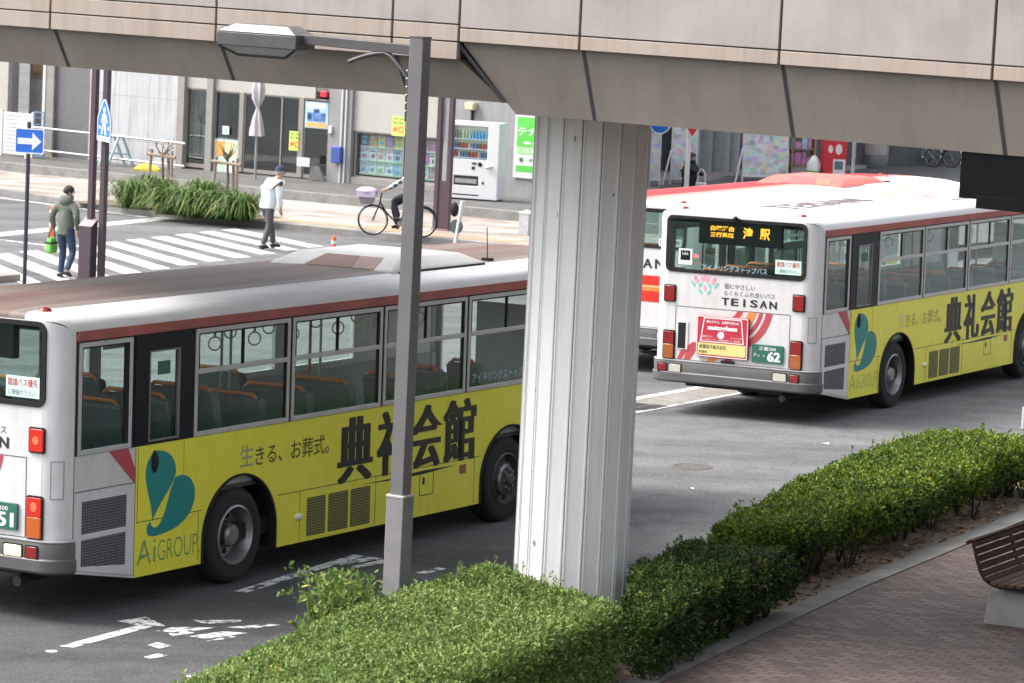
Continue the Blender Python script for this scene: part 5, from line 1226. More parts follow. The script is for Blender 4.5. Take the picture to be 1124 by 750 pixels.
mb.add(vs, fs); mb.build('cloth', mat('parasol_cloth', (.42, .40, .41), .8, var=.25, vscale=5), ub, smooth=60)
# bollards
BOR = mat('bollard_orange', (.72, .13, .03), .45, var=.06)
def pole_cone(pos, label, h=.82, s=1.):
    r = thing('orange_bollard', label, 'bollard', pos, 0, 'orange post cones on the road')
    mb = MB(); mb.lathe([(.0, .045), (.13, .04), (.15, .0)], None, 20, 'z'); mb.build('base', BOR, r)
    mb = MB(); mb.lathe([(.05, .04), (.045, h-.05), (.035, h), (.0, h+.005)], None, 16, 'z'); mb.build('post', BOR, r)
    for z in (h-.14, h-.27, h-.40):
        mb = MB(); mb.lathe([(.0475, z), (.049, z+.005), (.049, z+.055), (.0475, z+.06)], None, 16, 'z'); mb.build('reflective_band', SWHITE, r)
pole_cone(base_at(56, 273), 'orange post cone with white bands behind the man carrying the green bag', .86)
pole_cone(base_at(365, 300), 'orange post cone whose top shows above the roof of the nearest bus', .72)
pole_cone(base_at(945.5, 228), 'left one of the two orange post cones beyond the white bus roofs', .86)
pole_cone(base_at(964.5, 224), 'right one of the two orange post cones beyond the white bus roofs', .86)
cb = thing('stone_bollard', 'grey square stone bollard on the sidewalk left of the pillar', 'bollard', base_at(577, 264), RZ)
mb = MB(); mb.box((-.13, -.13, 0), (.13, .13, .62)); mb.build('shaft', mat('bollard_stone', (.42, .43, .44), .7, var=.15, vscale=8), cb, bevel=.01)
mb = MB(); mb.add([(-.145, -.145, .62), (.145, -.145, .62), (.145, .145, .62), (-.145, .145, .62), (0, 0, .70)], [(0, 1, 4), (1, 2, 4), (2, 3, 4), (3, 0, 4), (0, 3, 2, 1)]); mb.build('cap', mat('bollard_cap', (.55, .56, .57), .6), cb)
# leaning white post with two round dark plates
lp_ = thing('delineator_post', 'leaning white post with a round dark reflector plate by the kerb', 'delineator', base_at(498, 275), RZ)
mb = MB(); mb.cyl((0, 0, -.1), (.17, 0, 1.08), .045, n=12); mb.build('post', WHT, lp_)
mb = MB(); mb.cyl((.04, -.03, .52), (.04, .03, .52), .15, n=24); mb.build('round_plate', mat('plate_charcoal', (.06, .07, .075), .4), lp_)
mb = MB(); mb.ball((-.06, .05, .88), (.1, .07, .16), 14, 10); mb.build('hood', RUB, lp_)

# ================================================================== the side street at the right
SH_ST, SH_BR = mat('shop_grey', (.30, .30, .31), .6, var=.15), mat('shop_dark', (.07, .07, .075), .7, var=.3, vscale=1)
def rdep(px): return 105+.036*(px-740)
def shop_xy(px, py=190): p = at(px, py, rdep(px)); return p
sb_ = thing('shop_building', 'dark fronted shop building with grey columns on the side street', 'building', xy(-51.5, 92)+(0,), math.atan2(.80, .60))
# local x runs along the shop front, y into the building
gzs = ST(-50.5, 96).z
fx0 = Vector((xy(-51.5, 92)[0], xy(-51.5, 92)[1]))
def lxp(px, Y0, py=170):
    r = ray(px, py); # plane: (p - fx0) . (-.8, .6) = Y0
    k = (Y0-((0-fx0.x)*-.8+(0-fx0.y)*.6))/(r[0]*-.8+r[1]*.6); p = CAMPOS+k*r
    return (p[0]-fx0.x)*.6+(p[1]-fx0.y)*.8
def lx(px):
    p = shop_xy(px); return (p[0]-fx0.x)*.6+(p[1]-fx0.y)*.8
mb = MB(); mb.box((-8, 1.5, gzs-1), (22, 1.8, gzs+8)); mb.build('wall', SH_BR, sb_)
for px, w in ((771, .5), (786, .7), (802, .45)):
    mb = MB(); mb.cyl((lxp(px, .9), .9, gzs-.8), (lxp(px, .9), .9, gzs+7), w*.6, n=20); mb.build('column', SH_ST, sb_)
mb = MB(); mb.box((lxp(750, .5), .5, gzs+1.75), (lxp(789, .5), .6, gzs+2.05)); mb.build('fascia_band', mat('fascia_blue', (.04, .1, .35), .5), sb_)
mb = MB(); mb.box((lxp(752, .8), .8, gzs-.5), (lxp(779, .8), .85, gzs+1.72)); mb.build('door', mat('pale_door', (.36, .43, .48), .4, var=.15), sb_)
mb = MB(); mb.box((-8, -.2, gzs+5), (22, 8, gzs+8.2)); mb.build('canopy', SH_ST, sb_)
def collage(name, seed, base=(.6, .55, .6)):
    m = bpy.data.materials.new(name); m.use_nodes = True; t = m.node_tree; b = t.nodes['Principled BSDF']
    tc = N(t, 'ShaderNodeTexCoord'); v = N(t, 'ShaderNodeTexVoronoi', Scale=7, distance='CHEBYCHEV'); t.links.new(tc.outputs['Object'], v.inputs['Vector'])
    h = N(t, 'ShaderNodeHueSaturation', Saturation=.65, Value=.75); t.links.new(v.outputs['Color'], h.inputs['Color'])
    c = mixc(t, h.outputs[0], (.62, .58, .62), .45, 'MIX'); t.links.new(c, b.inputs['Base Color']); return m
COLL = collage('poster_collage', 1)
def board(px0, px1, ptop, pbot, label, lean=.3, m=COLL):
    pb = at((px0+px1)/2, pbot+25, rdep((px0+px1)/2)-1.0); zb = g(pb[0], pb[1])
    w = (px1-px0)/FPX*pb[1]/.9; zt_ = at((px0+px1)/2, ptop-30, pb[1])[2]-zb
    r = thing('poster_board', label, 'poster board', (pb[0], pb[1], zb), R_(12), 'poster boards along the side street')
    fr = lambda a, b, d: (a, b*lean-d, b)
    mb = MB(); mb.prism(rect(-w/2+.03, .2, w/2-.03, zt_), fr, .0, -.03); mb.build('posters', m, r, smooth=0)
    mb = MB(); mb.plate(rect(-w/2, .15, w/2, zt_+.05), [rect(-w/2+.04, .2, w/2-.04, zt_)], fr, .01, -.03); mb.build('frame', mat('board_frame', (.6, .6, .6), .4), r, smooth=0)
    for x in (-w/2, w/2):
        mb = MB(); mb.bar((x, 0, .0), (x, .2*lean, .2), .04, .04); mb.bar((x-.35 if x < 0 else x, -.5 if x < 0 else .9, 0), (x, 1.0*lean, 1.0), .035, .035)
        mb.build('leg', mat('board_frame', (.6, .6, .6)), r)
board(815, 862, 152, 196, 'leaning board covered in small colourful posters behind the red striped roof', .12)
board(735, 762, 146, 200, 'narrow board of pink posters behind the black coated person', .04)
board(711, 722, 178, 205, 'low pink poster board showing just right of the pillar', .02)
# white post with round blue and red triangular signs
wp = at(754, 190, 100); zb = g(wp[0], wp[1])
sg = thing('road_sign_post', 'white post with a red triangular sign seen above the red striped bus', 'sign', (wp[0], wp[1], zb), R_(-10))
mb = MB(); mb.cyl((0, 0, 0), (0, 0, 3.3), .07, n=14); mb.build('pole', WHT, sg)
zz = at(757, 146, 100)[2]-zb
mb = MB(); mb.prism([(-.22, zz+.32), (.42, zz+.32), (.10, zz-.17)], sfr, .1, .085); mb.build('sign_border', WHT, sg)
mb = MB(); mb.prism([(-.14, zz+.28), (.34, zz+.28), (.10, zz-.10)], sfr, .104, .09); mb.build('sign_face', mat('sign_red', (.6, .02, .03), .4), sg)
wq = at(722, 190, 101); zq = g(wq[0], wq[1]); zz = at(722, 143, 101)[2]-zq+.2
sr = thing('round_road_sign', 'round blue road sign peeking out below the walkway by the pillar', 'sign', (wq[0], wq[1], zq), R_(-10))
mb = MB(); mb.cyl((-.25, 0, 0), (-.25, 0, zz+.4), .04, n=12); mb.build('pole', STEEL, sr)
mb = MB(); mb.lathe([(.0, -.05), (.27, -.05), (.28, -.045)], Matrix.Translation((0, 0, zz)), 28); mb.build('sign_face', mat('sign_blue2', (.03, .2, .65), .4), sr)
mb = MB(); mb.lathe([(.275, -.052), (.305, -.052), (.305, -.03), (0, -.03)], Matrix.Translation((0, 0, zz)), 28); mb.build('sign_border', SWHITE, sr)
# red vending machine and the shop goods
def far_box(name, px0, px1, ptop, Y, depth, m, label, cat, extra=None):
    p0 = at(px0, 190, Y); p1 = at(px1, 190, Y); zb = g(p0[0], p0[1])+.1; zt_ = at(px0, ptop, Y)[2]
    r = thing(name, label, cat, (p0[0], p0[1], zb), R_(4)); w = p1[0]-p0[0]; h = zt_-zb
    mb = MB(); mb.box((0, 0, .05), (w, depth, h)); mb.build('cabinet', m, r, bevel=.02)
    return r, w, h
r, w, h = far_box('vending_machine', 903, 928.5, 150, 107, .7, mat('vending_red', (.5, .02, .035), .4, var=.06), 'red drinks vending machine beyond the red striped bus', 'vending machine')
zl = lambda py: at(915, py, 107)[2]-r.location.z
mb = MB(); mb.box((.3, -.012, zl(192)), (w-.03, .0, zl(175))); mb.build('front_panel', WHT, r)
mb = MB(); mb.box((.34, -.02, zl(186)), (w-.1, .0, zl(177))); mb.build('coin_panel', mat('panel_teal', (.08, .14, .14), .4), r)
mb = MB(); mb.prism([(.45+.1*math.cos(a), zl(164)+.16*math.sin(a)) for a in np.linspace(0, 6.28, 19)[:-1]], sfr, .012, .0); mb.prism([(.2+.07*math.cos(a), zl(164)+.12*math.sin(a)) for a in np.linspace(0, 6.28, 19)[:-1]], sfr, .012, .0); mb.build('painted_emblem', mat('emblem_pale', (.7, .6, .6), .4), r)
mb = MB(); mb.box((.3, -.02, zl(203)), (w-.03, 0, zl(196))); mb.build('dispensing_slot', BLKP, r)
pg = at(880, 190, 108.2); zb = g(pg[0], pg[1])
gs = thing('goods_shelf', 'crowded shelf of shop goods left of the red vending machine', 'shelf', (pg[0]-.9, pg[1], zb), R_(8))
mb = MB()
for x in (0, .6, 1.3): mb.box((x-.03, .0, 0), (x+.03, .5, 2.6))
for z in (.5, 1.0, 1.5, 2.0, 2.5): mb.box((0, 0, z), (1.3, .5, z+.03))
mb.build('frame', mat('shelf_wood', (.36, .24, .14), .7, var=.2), gs)
rr = random.Random(4)
for z in (.53, 1.03, 1.53, 2.03):
    x = .06
    while x < 1.2:
        w = rr.uniform(.1, .22); hh = rr.uniform(.2, .42); mb = MB(); mb.box((x, .08, z), (x+w, .35, z+hh)); mb.build('packet', PAPERS[rr.randrange(9)], gs, bevel=.01); x += w+.02
pb = at(893, 190, 107.3); zb = g(pb[0], pb[1])
cz = at(893, 171, 107.3)[2]-zb
mb = MB(); mb.lathe([(.0, 0), (.2, 0), (.22, .1), (.22, cz-.25), (.1, cz-.05), (.06, cz), (.0, cz)], None, 20, 'z')
bo = mb.build('display_bottle', mat('bottle_white', (.6, .64, .6), .4, var=.15, vscale=3)); bo.location = (pb[0], pb[1], zb)
mb = MB(); mb.lathe([(.224, cz-.62), (.226, cz-.6), (.226, cz-.45), (.224, cz-.44)], None, 20, 'z'); lb = mb.build('label_band', mat('band_green', (.08, .42, .12), .5), bo)
tag(bo, 'giant white bottle with a green band beside the red vending machine', 'display bottle')
mp = base_at(935, 206); mz = thing('mottled_post', 'slim mottled grey post beside the red vending machine', 'post', mp)
mb = MB(); mb.cyl((0, 0, -.8), (0, 0, 3.2), .055, n=12); mb.build('shaft', mat('mottled_grey', (.35, .35, .35), .8, var=.6, vscale=9), mz)
mb = MB(); mb.cyl((0, 0, -.8), (0, 0, .06), .09, n=12); mb.build('footing', CONC, mz)
pk = base_at(957, 184); pz = thing('round_planter', 'large round drum planter with a pale band beyond the bus roofs', 'planter', pk)
mb = MB(); mb.lathe([(.0, .0), (.52, .0), (.54, .06), (.50, .45), (.46, .46)], None, 28, 'z'); mb.build('drum_base', mat('drum_dark', (.16, .165, .17), .4, metal=.4), pz)
mb = MB(); mb.lathe([(.46, .45), (.47, .46), (.47, 1.3), (.43, 1.32), (.0, 1.3)], None, 28, 'z'); mb.build('drum_band', mat('drum_pink', (.38, .32, .30), .6), pz)
mb = MB(); q = base_at(973, 184); mb.cyl((0, 0, -.3), (0, 0, 1.6), .04, n=10); o = mb.build('steel_post', STEEL); o.location = q; tag(o, 'thin steel post between the round planter and the bicycles', 'post')

# parked bicycles
def bicycle(pos, rz, label, frame_col, group=None, basket=True, cover=None):
    r = thing('bicycle', label, 'bicycle', pos, rz, group)
    FM = mat('bike_frame_%s' % frame_col[0], frame_col[1], .35, metal=.3)
    for x in (0, -1.08):
        mb = MB(); n = 28
        pts = [(x+.325*math.cos(2*math.pi*k/n), 0, .335+.325*math.sin(2*math.pi*k/n)) for k in range(n+1)]
        mb.tube(pts, .018, 6, cap=False); w = mb.build('wheel', RUB, r)
        mb = MB()
        for k in range(14):
            a = 2*math.pi*k/14; mb.tube([(x, .0, .335), (x+.31*math.cos(a), 0, .335+.31*math.sin(a))], .0028, 3)
        pts = [(x+.30*math.cos(2*math.pi*k/n), 0, .335+.30*math.sin(2*math.pi*k/n)) for k in range(n+1)]
        mb.tube(pts, .007, 5, cap=False); mb.cyl((x, -.05, .335), (x, .05, .335), .02, n=8); mb.build('spokes', STEEL, w)
    mb = MB()
    mb.tube([(0, 0, .335), (-.06, 0, .5), (-.13, 0, .68), (-.18, 0, .95)], .017, 8)
    mb.tube([(-.15, 0, .72), (-.3, 0, .5), (-.5, 0, .32), (-.62, 0, .3)], .02, 8); mb.tube([(-.62, 0, .3), (-.72, 0, .82)], .017, 8)
    mb.tube([(-1.08, 0, .335), (-.62, 0, .3)], .012, 6); mb.tube([(-1.08, 0, .335), (-.70, 0, .68)], .012, 6); mb.build('frame', FM, r)
    mb = MB(); mb.tube([(-.36, -.27, 1.0), (-.2, -.24, 1.03), (-.18, 0, .98), (-.2, .24, 1.03), (-.36, .27, 1.0)], .013, 8); mb.build('handlebar', STEEL, r)
    mb = MB(); mb.ball((-.78, 0, .87), (.14, .09, .04), 14, 8); mb.build('saddle', RUB, r)
    mb = MB(); mb.cyl((-.62, -.06, .3), (-.62, .06, .3), .075, n=16); mb.bar((-.62, -.08, .3), (-.55, -.09, .16), .02, .015); mb.bar((-.62, .08, .3), (-.69, .09, .44), .02, .015); mb.build('crank', STEEL, r)
    if basket:
        mb = MB()
        mb.add([(.02, -.15, .68), (.26, -.15, .68), (.26, .15, .68), (.02, .15, .68), (-.06, -.2, .93), (.36, -.2, .95), (.36, .2, .95), (-.06, .2, .93)], [(0, 3, 2, 1), (0, 1, 5, 4), (1, 2, 6, 5), (2, 3, 7, 6), (3, 0, 4, 7)]); mb.build('basket', mat('basket_grey', (.24, .22, .24), .6, var=.3, vscale=25), r)
    mb = MB()
    for x, a0, a1 in ((-1.08, .2, 2.6),):
        mb.tube([(x+.36*math.cos(a), 0, .335+.36*math.sin(a)) for a in np.linspace(a0, a1, 12)], .02, 6)
    mb.build('mudguard', FM, r)
    return r
for px, py, a, lab, c in ((992, 181, 150, 'pale blue bicycle nearest in the row parked by the kerb', ('pale', (.4, .5, .55))), (1012, 181.5, 150, 'dark bicycle in the middle of the row parked by the kerb', ('dark', (.06, .06, .07))), (1030, 178, 155, 'grey bicycle at the far end of the row parked by the kerb', ('grey', (.25, .25, .27)))):
    bicycle(base_at(px, py), R_(a), lab, c, 'bicycles parked along the side street')

wp_ = thing('white_post', 'short white post at the road edge beyond the far end of the long hedge', 'post', base_at(1122.5, 472), RZ)
mb = MB(); mb.box((-.02, -.02, 0), (.02, .02, .32)); mb.build('shaft', WHT, wp_, bevel=.005)
mb = MB(); mb.box((-.06, -.06, -.02), (.06, .06, .02)); mb.build('foot_plate', CONC, wp_)
# ================================================================== street lamp
lb_ = at(433, 690, 30.9); lbz = g(lb_[0], lb_[1])
LAMPG = mat('lamp_grey', (.155, .15, .155), .45, metal=.35, var=.1, vscale=2); LAMPD = mat('lamp_dark', (.085, .082, .084), .45, metal=.35, var=.15)
sl_ = thing('street_lamp', 'grey square street lamp with a boxy head reaching out over the road', 'street lamp', (lb_[0], lb_[1], lbz), RZ)
zk = lambda px, py, Y=30.9: at(px, py, Y)[2]-lbz
ztop = zk(458, 42); zst = zk(433, 545)
mb = MB(); mb.box((-.068, -.068, zst), (.068, .068, ztop)); mb.build('pole', LAMPG, sl_, bevel=.006)
mb = MB(); mb.box((-.088, -.088, -.05), (.088, .088, zst+.0)); mb.build('pole_base', mat('lamp_base', (.185, .18, .18), .6, var=.15, vscale=4), sl_, bevel=.006)
mb = MB(); mb.box((-.092, -.092, zst), (.092, .092, zst+.022)); mb.build('collar', mat('collar_pale', (.4, .38, .35), .6), sl_, bevel=.004)
mb = MB(); mb.box((-.07, -.07, ztop), (.07, .07, ztop+.015)); mb.build('pole_cap', LAMPD, sl_)
za = zk(447, 55); za2 = zk(328, 46, 31.4)
mb = MB(); mb.bar((-.06, 0, za), (-1.22, 0, za2+.02), .08, .085); mb.build('arm', LAMPD, sl_, bevel=.005)
hx0, hx1 = -2.06, -1.20; hz = za2-.0
mb = MB()
sec = lambda x0, x1, w, z: [(x0, -w, z), (x1, -w, z), (x1, w, z), (x0, w, z)]
def stack(secs): 
    vs = [p for s_ in secs for p in s_]
    return vs, [(i*4+j, i*4+(j+1) % 4, (i+1)*4+(j+1) % 4, (i+1)*4+j) for i in range(len(secs)-1) for j in range(4)]+[(0, 3, 2, 1), tuple(len(secs)*4-4+j for j in range(4))]
mb.add(*stack([sec(hx0, hx1, .15, hz-.075), sec(hx0, hx1, .15, hz+.045)])); head = mb.build('lamp_head', LAMPD, sl_, bevel=.008)
mb = MB(); mb.add(*stack([sec(hx0-.005, hx1+.005, .155, hz+.047), sec(hx0+.16, hx1-.13, .09, hz+.125)])); mb.build('head_cover', mat('lamp_lid', (.13, .125, .125), .4, metal=.3, var=.15, vscale=6), head, bevel=.01)
mb = MB(); mb.add(*stack([sec(hx0+.2, hx1-.15, .09, hz-.15), sec(hx0+.02, hx1-.02, .14, hz-.075)])); mb.build('lens', mat('lamp_lens', (.22, .22, .21), .25, var=.1), head, bevel=.01)
mb = MB(); mb.tube([(hx0+.02, -.14, hz-.08), (hx0+.2, -.09, hz-.155), (hx1-.15, -.09, hz-.155), (hx1-.02, -.14, hz-.08)], .012, 6); mb.build('lens_frame', RUB, head)
mb = MB(); P = []
for k in range(11):
    a = k/10; P.append((-.72+.62*a, -.02, za-.14+.10*math.sin(math.pi*min(1, a*1.25)*.62)-.32*max(0, a-.62)**1.3*2.2))
mb.tube(P+[(-.095, -.02, za-.62)], .02, 8); mb.build('bracket_bar', LAMPD, sl_)
mb = MB()
for k in range(6): mb.ball((-.085, -.055, za-.18-.07*k), .012, 8, 5)
mb.build('bracket_studs', STEEL, sl_)

# ================================================================== bench
bo_ = ST(-13.42, 30.95, .09)
bn = thing('park_bench', 'dark brown slatted bench with curved back on concrete feet beside the hedge', 'bench', bo_, math.atan2(E2[1], E2[0])+R_(1.5))
SLAT = mat('bench_wood', (.050, .024, .014), .75, var=.4, vscale=6, bump=.2, bscale=30, spec=.12); SLATL = mat('bench_wood_worn', (.085, .052, .036), .7, var=.35, vscale=5, spec=.15)
# local x along the bench, local -y is the sitting side (towards the pavement)
def curve_pts():
    P = [(-.045, .765), (-.01, .80), (.03, .79), (.05, .74), (.07, .67), (.095, .60), (.125, .53), (.165, .47), (.22, .43), (.30, .415), (.39, .415), (.48, .42), (.57, .425), (.62, .41)]
    return P
CP = curve_pts(); BL = 1.95
mb = MB(); mb2 = MB()
for i in range(len(CP)-1):
    (a0, z0), (a1, z1) = CP[i], CP[i+1]; d = Vector((a1-a0, z1-z0)).normalized(); n = Vector((-d.y, d.x))*.014
    p0 = Vector((a0, z0))+d*.006; p1 = Vector((a1, z1))-d*.006
    q = [p0-n, p1-n, p1+n, p0+n]
    (mb if i < 8 else mb2).prism([tuple(p) for p in q], lambda a, b, dd: (dd, -a, b), 0, BL)
mb.build('backrest', SLAT, bn, smooth=0, bevel=.004); mb2.build('seat', SLATL, bn, smooth=0, bevel=.004)
for x in (.06, .98, 1.88):
    mb = MB(); P3 = [(x, -a+.0-.0, z-.03) for a, z in [(c[0]+.012*0+.02*(c[1] > .45)*-1, c[1]) for c in CP[2:]]]
    mb.tube(P3, .017, 8); mb.build('iron_frame', mat('bench_iron', (.03, .025, .022), .5, metal=.5), bn)
for x in (.34, 1.6):
    mb = MB(); mb.add(*stack([[(x-.19, -.12, -.02), (x+.19, -.12, -.02), (x+.19, -.57, -.02), (x-.19, -.57, -.02)], [(x-.16, -.15, .33), (x+.16, -.15, .33), (x+.16, -.54, .33), (x-.16, -.54, .33)]])); mb.build('concrete_foot', mat('foot_concrete', (.24, .236, .225), .9, var=.2, vscale=5, bump=.4, bscale=50), bn, bevel=.015)
    mb = MB(); mb.box((x-.03, -.5, .33), (x+.03, -.2, .4)); mb.build('foot_bracket', mat('bench_iron', (.03, .025, .022)), bn)

# ================================================================== hedges
def leaf_object(name, P, A, S, L, Wd, tint, m, parent=None, fold=.25):
    """P base points, A leaf axes, S side vectors (unit), L lengths, Wd half widths"""
    n = len(P); L = L[:, None]; Wd = Wd[:, None]
    Nn = np.cross(A, S)
    v = np.empty((n, 4, 3)); v[:, 0] = P; v[:, 2] = P+A*L
    mid = P+A*L*.55; v[:, 1] = mid+S*Wd+Nn*Wd*fold; v[:, 3] = mid-S*Wd+Nn*Wd*fold
    me = bpy.data.meshes.new(name); me.vertices.add(4*n); me.vertices.foreach_set('co', v.reshape(-1))
    me.loops.add(4*n); me.loops.foreach_set('vertex_index', np.arange(4*n, dtype=np.int32))
    me.polygons.add(n); me.polygons.foreach_set('loop_start', np.arange(0, 4*n, 4, dtype=np.int32)); me.polygons.foreach_set('loop_total', np.full(n, 4, dtype=np.int32))
    at_ = me.attributes.new('tint', 'FLOAT', 'FACE'); at_.data.foreach_set('value', tint.astype(np.float32))
    me.materials.append(m); me.update(calc_edges=True); me.validate()
    o = bpy.data.objects.new(name, me); COL.objects.link(o)
    if parent: o.parent = parent
    return o
def unit(a): return a/np.maximum(np.linalg.norm(a, axis=1, keepdims=True), 1e-9)
def sprigs(C, Nrm, k, L, spread=(20, 80), rs=None):
    """k leaves radiating from every sprig tip C along its direction Nrm"""
    n = len(C); C = np.repeat(C, k, 0); Nn = np.repeat(Nrm, k, 0)
    t = unit(np.cross(Nn, rs.normal(size=Nn.shape))); a = np.radians(rs.uniform(spread[0], spread[1], len(C)))[:, None]
    A = unit(Nn*np.cos(a)+t*np.sin(a)); S = unit(np.cross(A, Nn+rs.normal(scale=.3, size=Nn.shape)))
    P = C-Nn*(rs.uniform(0, .05, len(C))[:, None]*(L/.03))
    return P, A, S
def bilin(q, a, b): return (q[0]*(1-a)+q[1]*a)*(1-b)+(q[3]*(1-a)+q[2]*a)*b
def hedge(name, label, quads, h, dens, leaf, m, seed, clear=.12, depth=.16, bump_=.09, group=None, rnd=.14, stems=60, shoots=.02, deads=14, over=.0):
    """clipped hedge over a chain of ground quads; leaves fill a shell under a bumpy clipped surface"""
    rs = np.random.default_rng(seed); C = []; D = []; T = []
    root = thing(name, label, 'hedge', (0, 0, 0), 0, group)
    ph = rs.uniform(0, 6.28, 6)
    def und(x, y): return .5*np.sin(2.1*x+ph[0])*np.sin(1.7*y+ph[1])+.3*np.sin(4.9*x+ph[2]+y)*np.sin(4.3*y+ph[3])+.25*np.sin(11*x+ph[4])*np.sin(9.5*y+ph[5])
    for q in quads:
        q = [np.array(p[:2]) for p in q['p']]+[]
        pass
    for Q in quads:
        q = [np.array(p[:2], float) for p in Q['p']]; sides = Q.get('sides', (1, 1, 1, 1))
        area = abs(np.cross(q[1]-q[0], q[3]-q[0]))*.5+abs(np.cross(q[1]-q[2], q[3]-q[2]))*.5
        def taper(z): return over*np.clip(1-z/h, 0, 1)
        def top(n, dlo, dhi):
            a, b = rs.uniform(0, 1, n), rs.uniform(0, 1, n)
            p = np.array([bilin(q, x, y) for x, y in zip(a, b)])
            wa = (np.linalg.norm(q[1]-q[0])+np.linalg.norm(q[2]-q[3]))/2; wb = (np.linalg.norm(q[3]-q[0])+np.linalg.norm(q[2]-q[1]))/2
            # rounding towards open sides: sides order b=0, a=1, b=1, a=0
            dist = np.full(n, 9.)
            for on, dd in zip(sides, (b*wb, (1-a)*wa, (1-b)*wb, a*wa)):
                if on: dist = np.minimum(dist, dd)
            k = np.clip(1-dist/rnd, 0, 1); drop = rnd*(1-np.sqrt(np.clip(1-k**2, 0, 1)))
            z = np.array([g(*pp) for pp in p])+h-drop+bump_*und(p[:, 0], p[:, 1])*.6-rs.uniform(dlo, dhi, n)
            cen = bilin(q, .5, .5); out = p-cen; out = out/np.maximum(np.linalg.norm(out, axis=1, keepdims=True), 1e-6)
            d = np.c_[out*(k[:, None]*.9)+rs.normal(scale=.28, size=(n, 2)), np.ones(n)]
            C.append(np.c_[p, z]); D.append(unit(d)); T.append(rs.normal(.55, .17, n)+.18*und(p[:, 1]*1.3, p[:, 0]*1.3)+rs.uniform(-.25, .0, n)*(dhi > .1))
        n1 = int(area*dens); top(n1, -.02, .05); top(int(n1*.8), .05, depth+.06)
        for i, on in enumerate(sides):
            if not on: continue
            p0, p1 = q[i], q[(i+1) % 4]; L = np.linalg.norm(p1-p0); e = (p1-p0)/L
            nrm = np.array([e[1], -e[0]]); cen = bilin(q, .5, .5)
            if np.dot(nrm, (p0+p1)/2-cen) < 0: nrm = -nrm
            n = int(L*(h-clear)*dens*1.25)
            a = rs.uniform(0, 1, n); z = rs.uniform(clear, h-.04, n); low = np.clip((clear+.3-z)/.3, 0, 1)
            p = p0+np.outer(a, p1-p0)
            keep = rs.uniform(0, 1, n) > low*.5; p, z = p[keep], z[keep]; n = len(p)
            inn = rs.uniform(-.03, depth, n)+bump_*.7*und(p[:, 0]+z*2, p[:, 1]-z)+rnd*np.clip((z-(h-rnd))/rnd, 0, 1)**2*.6
            inn = inn+(taper(z) if i == 0 or i == 1 else 0)
            pp = p-nrm*inn[:, None]; zz = z+np.array([g(*x) for x in pp])
            d = np.c_[np.tile(nrm, (n, 1))+rs.normal(scale=.35, size=(n, 2)), rs.uniform(.1, .9, n)]
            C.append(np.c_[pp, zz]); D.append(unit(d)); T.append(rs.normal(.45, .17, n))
        # sparse leaves through the volume
        n = int(area*h*dens*.55); a, b = rs.uniform(0.02, .98, n), rs.uniform(0.02, .98, n)
        p = np.array([bilin(q, x, y) for x, y in zip(a, b)]); z = rs.uniform(clear+.15, h-.1, n)+np.array([g(*x) for x in p])
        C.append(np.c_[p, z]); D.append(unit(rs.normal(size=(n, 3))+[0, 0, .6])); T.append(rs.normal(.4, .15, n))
    C = np.concatenate(C); D = np.concatenate(D); T = np.concatenate(T)
    topc = np.where(D[:, 2] > .8)[0]; pick = rs.choice(topc, int(len(topc)*shoots), replace=False); pc_, pd, pt = [], [], []
    for j in pick:
        ln = rs.uniform(.04, .13); tilt = rs.normal(0, .22, 2)
        for f in (.35, .7, 1.): pc_.append(C[j]+np.array([tilt[0]*ln*f, tilt[1]*ln*f, ln*f])); pd.append([tilt[0], tilt[1], 1]); pt.append(rs.normal(.72, .12))
    C = np.r_[C, pc_]; D = np.r_[D, unit(np.array(pd))]; T = np.r_[T, pt]
    dead = np.zeros(len(C), bool)
    for _ in range(deads):
        c0 = C[rs.integers(len(C))]; dead |= np.linalg.norm(C-c0, axis=1) < rs.uniform(.05, .12)
    dead &= rs.uniform(0, 1, len(C)) < .6
    k = 6
    P, A, S = sprigs(C, D, k, leaf, rs=rs)
    n = len(P); tt = np.repeat(T, k)+rs.normal(0, .06, n)+.13*und(C[:, 0]*2.6, C[:, 1]*2.6).repeat(k)
    tt = np.minimum(tt, .88); yel = (rs.uniform(0, 1, len(C)) < .003); tt = np.where(np.repeat(yel, k), .97, tt); tt = np.where(np.repeat(dead, k), rs.uniform(.9, .99, n), tt)
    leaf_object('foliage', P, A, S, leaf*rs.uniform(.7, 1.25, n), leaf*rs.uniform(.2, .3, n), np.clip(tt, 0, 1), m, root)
    # branching stems
    mb = MB(); rr = random.Random(seed)
    for _ in range(stems):
        Q = quads[rr.randrange(len(quads))]; q = [np.array(p[:2], float) for p in Q['p']]; a, b = rr.uniform(.12, .88), rr.uniform(.08, .92)
        p = bilin(q, a, b); z0 = g(*p)
        for _j in range(3):
            e = [rr.uniform(-.22, .22), rr.uniform(-.22, .22)]
            mb.tube([(p[0], p[1], z0+.02), (p[0]+e[0]*.4, p[1]+e[1]*.4, z0+h*.3), (p[0]+e[0], p[1]+e[1], z0+h*.8)], .01, 5, radii=[.016, .011, .005])
    mb.build('stems', mat('hedge_stem', (.035, .026, .019), .9, var=.3), root)
    return root
LEAF1 = leafmat('boxwood_leaf', [(0, (.022, .045, .012)), (.3, (.085, .145, .032)), (.58, (.165, .25, .06)), (.86, (.25, .34, .10)), (1, (.38, .37, .10))])
LEAF2 = leafmat('azalea_leaf', [(0, (.010, .026, .005)), (.35, (.05, .095, .010)), (.62, (.125, .19, .018)), (.86, (.21, .28, .03)), (1, (.36, .32, .04))])
LEAF2D = leafmat('azalea_leaf_painted_shade', [(0, (.008, .02, .004)), (.4, (.026, .055, .009)), (.68, (.055, .10, .016)), (.9, (.10, .15, .03)), (1, (.26, .22, .05))])  # azalea leaf colours darkened to paint in the walkway's shade
